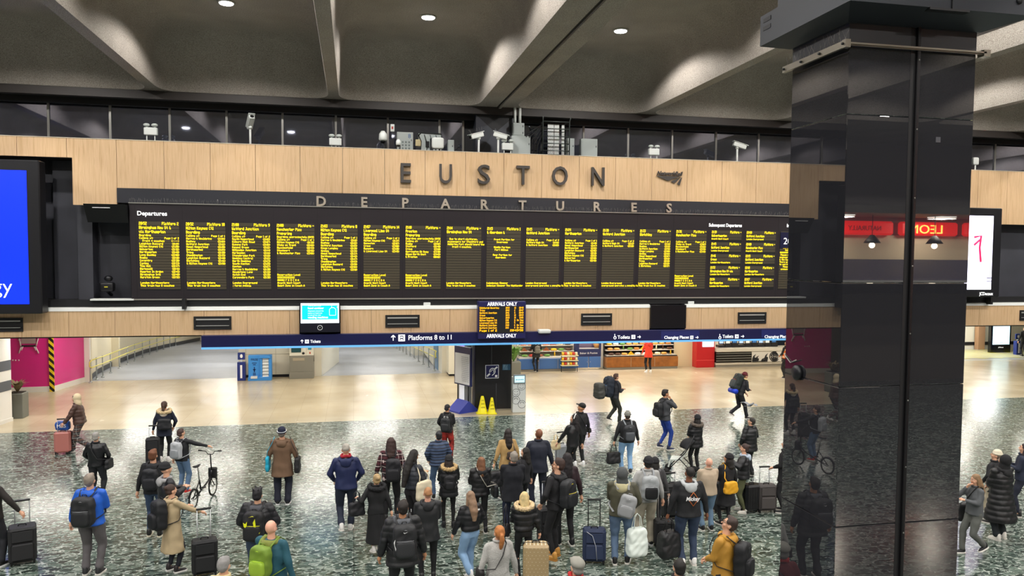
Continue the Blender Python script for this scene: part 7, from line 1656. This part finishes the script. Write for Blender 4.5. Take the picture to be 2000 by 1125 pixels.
# 38
R = person(1297, 879, 762, -78, 'person in grey jacket and bright blue trousers walking right with phone, hand at mouth', skin='m', hair=('short', '#1d1614'), jacket=('#3c3e42', 'hip'), trousers=('#1a3a8c', 'slim'), arms=('phone', 'mouth'), walk=.22, headyaw=-.1, headpitch=-.05, shoes='#1b2240')
backpack(R, '#1b1c20', 'plain black backpack on the person in bright blue trousers', '#33343a', (.29, .17, .42), 1.18)
h = R['hand'](-1); q = MB(); q.bbox(-.035, -.005, -.07, .035, .005, .07, .004); o = q.build('phone', BLACKG); o.location = h; o.rotation_euler = (1.0, 0, R['fw']); tag(o, 'black phone in the hand of the person in bright blue trousers', 'phone')
# 39
R = person(1443, 819, 727, -84, 'backpacker walking right in maroon beanie leaning forward under a tall rucksack', hair=('short', '#5a4028'), hat=('beanie', '#5a1a22'), jacket=('#1d1f24', 'hip'), trousers=('#1b1c22', 'straight'), arms=('front', 'phone'), walk=.55, lean=.4, headpitch=-.1, scarf='#d8c48c', shoes='#2a2226')
backpack(R, '#1f2826', 'tall dark rucksack with bright blue roll below, upper right backpacker', '#c03028', (.36, .26, .62), 1.3, pocket='#3a4040', roll='#1a3cc0')
# 40
R = person(1358, 922, 827, 12, 'person in black beanie and black fur collared puffer pushing a pushchair', hair=('bob', '#1d1614'), hat=('beanie', '#17171c'), jacket=('#15161a', 'thigh'), quilt=1, fur='#5a5048', trousers=('#131316', 'slim'), arms=('front', 'front'))
# pushchair
c = onz(1331, 925); r = empty('pushchair', (c.x, c.y, 0), math.radians(60), 'black folding pushchair with pale lining beside the fur collared puffer', 'pushchair')
q = MB()
for s_ in (-1, 1): q.tube([(s_*.22, -.3, 1.02), (s_*.22, -.1, .6), (s_*.22, .35, .1)], .014, 6); q.tube([(s_*.22, .05, .45), (s_*.22, -.3, .1)], .014, 6)
q.tube([(-.22, -.3, 1.02), (.22, -.3, 1.02)], .016, 6); q.tube([(-.22, -.3, .1), (.22, -.3, .1)], .012, 6); q.build('frame', BLACKM, r)
for s_ in (-1, 1):
    for y in (.37, -.3): q = MB(); q.tube([(s_*.22-.02, y, .085), (s_*.22+.02, y, .085)], .085, 18); q.torus((s_*.22, y, .085), .075, .012, 18, 6, 'x'); q.build('wheel', RUBB, r)
q = MB(); q.add([(-.19, -.2, .85), (.19, -.2, .85), (.19, .0, .42), (-.19, 0, .42), (.19, .28, .4), (-.19, .28, .4), (.19, .34, .2), (-.19, .34, .2)], [(0, 1, 2, 3), (3, 2, 4, 5), (5, 4, 6, 7)]); o = q.build('seat', mat('pram_grey', '#c8cec8', .8), r); md = o.modifiers.new('s', 'SOLIDIFY'); md.thickness = .04
q = MB()
vs = []; fs = []
for i in range(7):
    a = math.radians(10+i*20)
    for k in range(7): b_ = PI*k/6; vs.append((.22*math.cos(b_), -.17+.24*math.cos(a)*math.sin(b_)*1.0, .68+.27*math.sin(a)*math.sin(b_)**.6+.0))
for i in range(6):
    for k in range(6): fs.append((i*7+k, i*7+k+1, (i+1)*7+k+1, (i+1)*7+k))
q.add(vs, fs, 0, True); o = q.build('canopy', cloth('#15151a', .7), r); md = o.modifiers.new('s', 'SOLIDIFY'); md.thickness = .015
# 41
R = person(1463, 930, 817, 22, 'person in plain black puffer jacket facing away near the column', hair=('short', '#2a241f'), jacket=('#17181b', 'thigh'), quilt=1, trousers=('#17181c', 'straight'), arms=('pocket', 'pocket'), build=1.1, headyaw=.5)
# 42
R = person(1262, 1066, 893, -6, 'person in pale grey sweater, black beanie and beige trousers with grey and black backpack', hair=('short', '#17140f'), hat=('beanie', '#15151a'), jacket=('#a8a8a6', 'hip'), trousers=('#b4ab98', 'loose'), arms=('pocket', 'down'), shoes='#1a1a1c', sole='#e4e4e4')
backpack(R, '#a4a8aa', 'grey topped backpack with black lower half on the pale grey sweater', '#d8dcde', (.32, .16, .46), 1.2, pocket='#17181b', straps='#9a9ea2')
# 43
R = person(1277, 1035, 897, -20, 'person in black cap like beanie and patterned dark hood, behind the pale grey sweater', hair=('bob', '#15120f'), hat=('beanie', '#131317'), jacket=('#3a3a3c', 'hip'), hood='#5a5a5c', trousers=('#1b1b20', 'slim'), arms=('down', 'down'))
# 44
R = person(1213, 1100, 914, -22, 'person in olive parka with grey hood up and jeans, front right of centre', hair=('short', '#3a2c24'), hat=('hood', '#4c4f50'), jacket=('#4b4a3a', 'hip'), jm=cloth('#4a4838', .6, 'olive'), quilt=0, hood='#b8b08a', trousers=('#566b86', 'straight'), arms=('phone', 'pocket'), build=1.18, shoes='#17171a')
backpack(R, '#8e9092', 'mid grey backpack slung on the right of the olive parka', '#b8babc', (.3, .16, .4), 1.12, xo=.1, tilt=.25)
c = onz(1243, 1104); r = handbag((c.x, c.y, .16), .2, '#dfe8e0', 'bulging white plastic carrier bag beside the olive parka', (.38, .22, .54), .26, name='carrier_bag', pat=mat('plastic_white', '#e2ebe4', .3))
suitcase(1160, 1098, -14, 'navy blue soft suitcase with curved grey piping and black raised handle', '#232f4c', (.42, .26, .58), .5, acc='#a8acb4', hcol='#1a1a1c')
suitcase(1296, 1068, -12, 'rounded black cabin case with raised grey handle, front right of centre', '#141416', (.38, .26, .48), .5, hcol='#8a8684')
# 45
R = person(1381, 1036, 895, 0, 'bald person in tan fleece and blue jeans, arms folded in front', skin='p', hair=('bald', '#000'), jacket=('#b39f88', 'hip'), jm=cloth('#b2a08a', .9, 'fleece'), trousers=('#5f7890', 'straight'), arms=('front', 'front'), build=1.15, shoes='#17171a')
suitcase(1407, 998, 5, 'black suitcase standing between the tan fleece and the yellow bag', '#141417', (.42, .26, .64), .2)
# 46
R = person(1342, 1102, 912, -5, 'dark skinned person in black jacket with orange and white back print, holding a holdall', skin='b', hair=('buzz', '#17120f'), jacket=('#15161a', 'hip'), hood='#b4b8ba', trousers=('#2a3850', 'straight'), arms=('down', 'down'), build=1.18, shoes='#e8e6e2', headyaw=.1)
OR = mat('print_orange', '#c86a2a', .5)
U, s_ = R['U'], R['s']; y_ = -.165*R['w']; q = MB()
for a in range(4): 
    a0, a1 = PI/2*a, PI/2*(a+1); q.tube([U((.02+.09*math.cos(a0), y_, 1.22+.12*math.sin(a0)))*s_, U((.02+.09*math.cos(a1), y_, 1.22+.12*math.sin(a1)))*s_], .006, 4)
q.build('diamond_print', OR, R['o']); print_on(R, 'Mickey', 1.2, .1, PRINTW, .26).location.y -= .012
suitcase(1311, 1012, 0, 'tall black suitcase standing left of the person with the back print', '#17181a', (.42, .26, .70), .2)
h = R['hand'](-1); handbag((h.x+.02, h.y-.05, h.z-.72), .3, '#151518', 'large slack black leather holdall in the hand of the person with the back print', (.42, .26, .5), .24, name='holdall', rough=.4)
# 47
R = person(1417, 1025, 892, 12, 'person in black beanie and long black coat carrying a mustard yellow tote', skin='m', hair=('bob', '#17120f'), hat=('beanie', '#121216'), jacket=('#131318', 'knee'), trousers=('#121216', 'legging'), arms=('front', 'down'), shoes='#15151a', headyaw=.5, hem=.5)
bag(R, '#dfa21c', 'mustard yellow leather tote on the back of the long black coat', 'back', -1, (.36, .12, .3), .98, name='tote_bag')
# 48
R = person(1450, 1000, 871, 62, 'person in patterned black puffer, pale hood and olive leggings facing left', hair=('bun', '#3c2a24'), jacket=('#17181c', 'hip'), quilt=1, hood='#a8b4c4', trousers=('#55583a', 'slim'), arms=('up', 'phone'), shoes='#e2ded6', headpitch=.1)
suitcase(1466, 1000, 6, 'shiny black hard suitcase beside the olive leggings', '#101014', (.40, .26, .58), .12, True)
suitcase(1495, 999, -6, 'dark taupe soft suitcase with raised handle nearest the column', '#45403f', (.42, .26, .56), .36)
# 49
R = person(1530, 1000, 860, 55, 'long brown haired person in black cape coat partly hidden by the column', hair=('long', '#6a4a30'), jacket=('#121216', 'thigh'), trousers=('#141418', 'slim'), arms=('front', 'down'), shoes='#17171a')
# 50
R = person(1412, 1235, 1012, 42, 'bespectacled person in mustard yellow padded coat looking up, bottom right', hair=('short', '#3a2a24'), jacket=('#b8862e', 'hip'), jm=cloth('#b5852f', .6, 'mustard'), hood='#b8872f', trousers=('#1b1c22', 'straight'), arms=('front', 'front'), glasses=True, build=1.15, headyaw=.4, headpitch=.45, H=1.78)
backpack(R, '#15161a', 'pointed black backpack on the mustard yellow padded coat', '#3a3a40', (.32, .2, .52), 1.15)
# 51
R = person(1543, 1260, 1079, 20, 'person in black coat almost hidden behind the foot of the column', hair=('mid', '#17130f'), jacket=('#121215', 'thigh'), trousers=('#141417', 'slim'), H=1.6)
# 52
R = person(1952, 1053, 889, 6, 'person in very long black quilted puffer coat with hood up, right edge', hair=('bald', '#000'), hat=('hood', '#111114'), jacket=('#121215', 'calf'), quilt=2, hood=True, trousers=('#1c2226', 'straight'), arms=('front', 'front'), shoes='#e4e0d8', build=1.12, hem=.40)
# 53
R = person(1936, 1033, 880, 25, 'person in pale beanie and dark coat behind the long puffer coat', hair=('short', '#6a5a4a'), hat=('beanie', '#d8cfb8'), jacket=('#17181b', 'thigh'), trousers=('#b8ac94', 'straight'), arms=('pocket', 'pocket'), headyaw=.5, shoes='#1b1716', pos=onz(1936, 1030)+Vector((.25, .25, 0)))
# 54
R = person(1900, 1082, 928, 88, 'long fair haired person in grey hooded tracksuit and canvas shoes walking left', hair=('long', '#8a6c4c'), jacket=('#54575a', 'hip'), trousers=('#5a5c58', 'straight'), arms=('phone', 'mouth'), walk=.4, shoes='#15151a', sole='#efece6', headpitch=-.05)
bag(R, '#141417', 'black bag at the front of the grey tracksuit wearer, against the column', 'side', 1, (.34, .16, .4), .82, cross=True)
# 55
R = person(1992, 1008, 867, 48, 'person with long dark hair and navy jacket at the right edge', hair=('long', '#2a1c1c'), jacket=('#1b2236', 'hip'), trousers=('#1c2030', 'slim'), arms=('phone', 'phone'))
# 56 57 shoppers
R = person(1047, 727.5, 668, 3, 'person in black with small backpack at the blue bakery counter', hair=('short', '#17140f'), jacket=('#17171b', 'thigh'), trousers=('#131316', 'legging'), arms=('chest', 'chest'), walk=.18, shoes='#141417', H=1.72, stance=.16)
backpack(R, '#6e6c62', 'small grey backpack on the shopper at the blue counter', '#b8b4a8', (.26, .14, .36), 1.15, straps='#c8c4b8')
R = person(1266, 727.5, 660, 0, 'person in bright red coat at the wooden bakery counter', hair=('short', '#5a3a28'), jacket=('#e03a24', 'thigh'), jm=cloth('#e03a22', .6, 'red_coat'), hood='#e03a22', trousers=('#15151a', 'slim'), arms=('fwd', 'front'), shoes='#eeeeee', H=1.72)
# 58
R = person(1534, 739, 665, 30, 'person in orange high visibility vest standing beside the column', skin='m', hair=('short', '#2a2420'), jacket=('#1b1c20', 'hip'), trousers=('#15161a', 'straight'), arms=('front', 'front'), H=1.76)
q = MB(); w_ = R['w']*1.16; q.eloft([(0, 0, .95, .178*w_, .135*w_), (0, 0, 1.1, .162*w_, .13*w_), (0, 0, 1.27, .182*w_, .136*w_), (0, 0, 1.40, .16*w_, .118*w_)], 20); q.v = [tuple(Vector(v)*R['s']) for v in q.v]; q.build('safety_vest', bands('hivis', '#f07a28', '#e8e4d8', 6, .25), R['o'])
# 59
R = person(2001, 700, 660, -10, 'person in dark clothes at the far right opening', jacket=('#17181c', 'hip'), H=1.75, pos=Vector((ony(1999, 700, 37.6).x, 37.6, 0)))
# 60
R = person(1320, 1330, 1116, 0, 'dark haired person whose crown just shows at the bottom edge', hair=('short', '#17130f'), jacket=('#17181c', 'hip'), H=1.66)
# pigeon in flight
p = ony(1465, 792, 22.6)
r = empty('pigeon', p, math.radians(20), 'grey pigeon flying low with wings spread, right of centre over the floor edge', 'bird')
q = MB(); q.tube([(-.15, 0, 0), (-.08, 0, .0), (.0, 0, .01), (.08, 0, .03), (.13, 0, .05), (.155, 0, .06)], [.012, .035, .05, .038, .024, .02], 10); q.cap((.15, 0, .062), (.16, 0, .06), .024, .018, 8); o = remesh(q, 'body', mat('pigeon_grey', '#70747a', .7), r, .007, 2)
q = MB(); q.tube([(.175, 0, .058), (.2, 0, .052)], [.007, .002], 6); q.build('beak', BLACKM, r)
for s_ in (-1, 1):
    q = MB(); q.add([(.06, s_*.03, .03), (-.05, s_*.03, .03), (.05, s_*.2, .09), (-.08, s_*.2, .08), (-.02, s_*.34, .06), (-.1, s_*.33, .05)], [(0, 1, 3, 2), (2, 3, 5, 4)]); o = q.build('wing', mat('wing_grey', '#8a8e94', .7), r); md = o.modifiers.new('s', 'SOLIDIFY'); md.thickness = .008
q = MB(); q.prism([(-.14, -.015), (-.14, .015), (-.27, .045), (-.27, -.045)], -.004, .004, plane='xy'); q.build('tail', mat('tail_grey', '#4a4c52', .7), r)
# pharmacy-style sign top at the bottom edge
c0 = onz(1392, 1160, 1.35)
r = empty('sign_board', (c0.x-.05, c0.y-.1, 0), math.radians(30), 'white and green sign box with sloping grey top at the bottom edge', 'sign')
q = MB(); q.bbox(-.6, -.09, 0, .25, .09, 1.45, .01); q.build('panel', mat('sb_white', '#e2e6e4', .4), r); q = MB(); q.bbox(-.62, -.11, 1.45, .27, .11, 1.5, .01); q.build('top_cap', mat('sb_grey', '#8f9294', .5), r)
q = MB(); q.ell((.02, -.095, 1.2), (.14, .01, .14), 20, 10); g_ = q.build('green_disc', mat('sb_green', '#0f7a4a', .4), r); text('symbol', 'i', .02, -.112, 1.13, .2, PRINTW, g_, ext=.002)
flush_jobs()
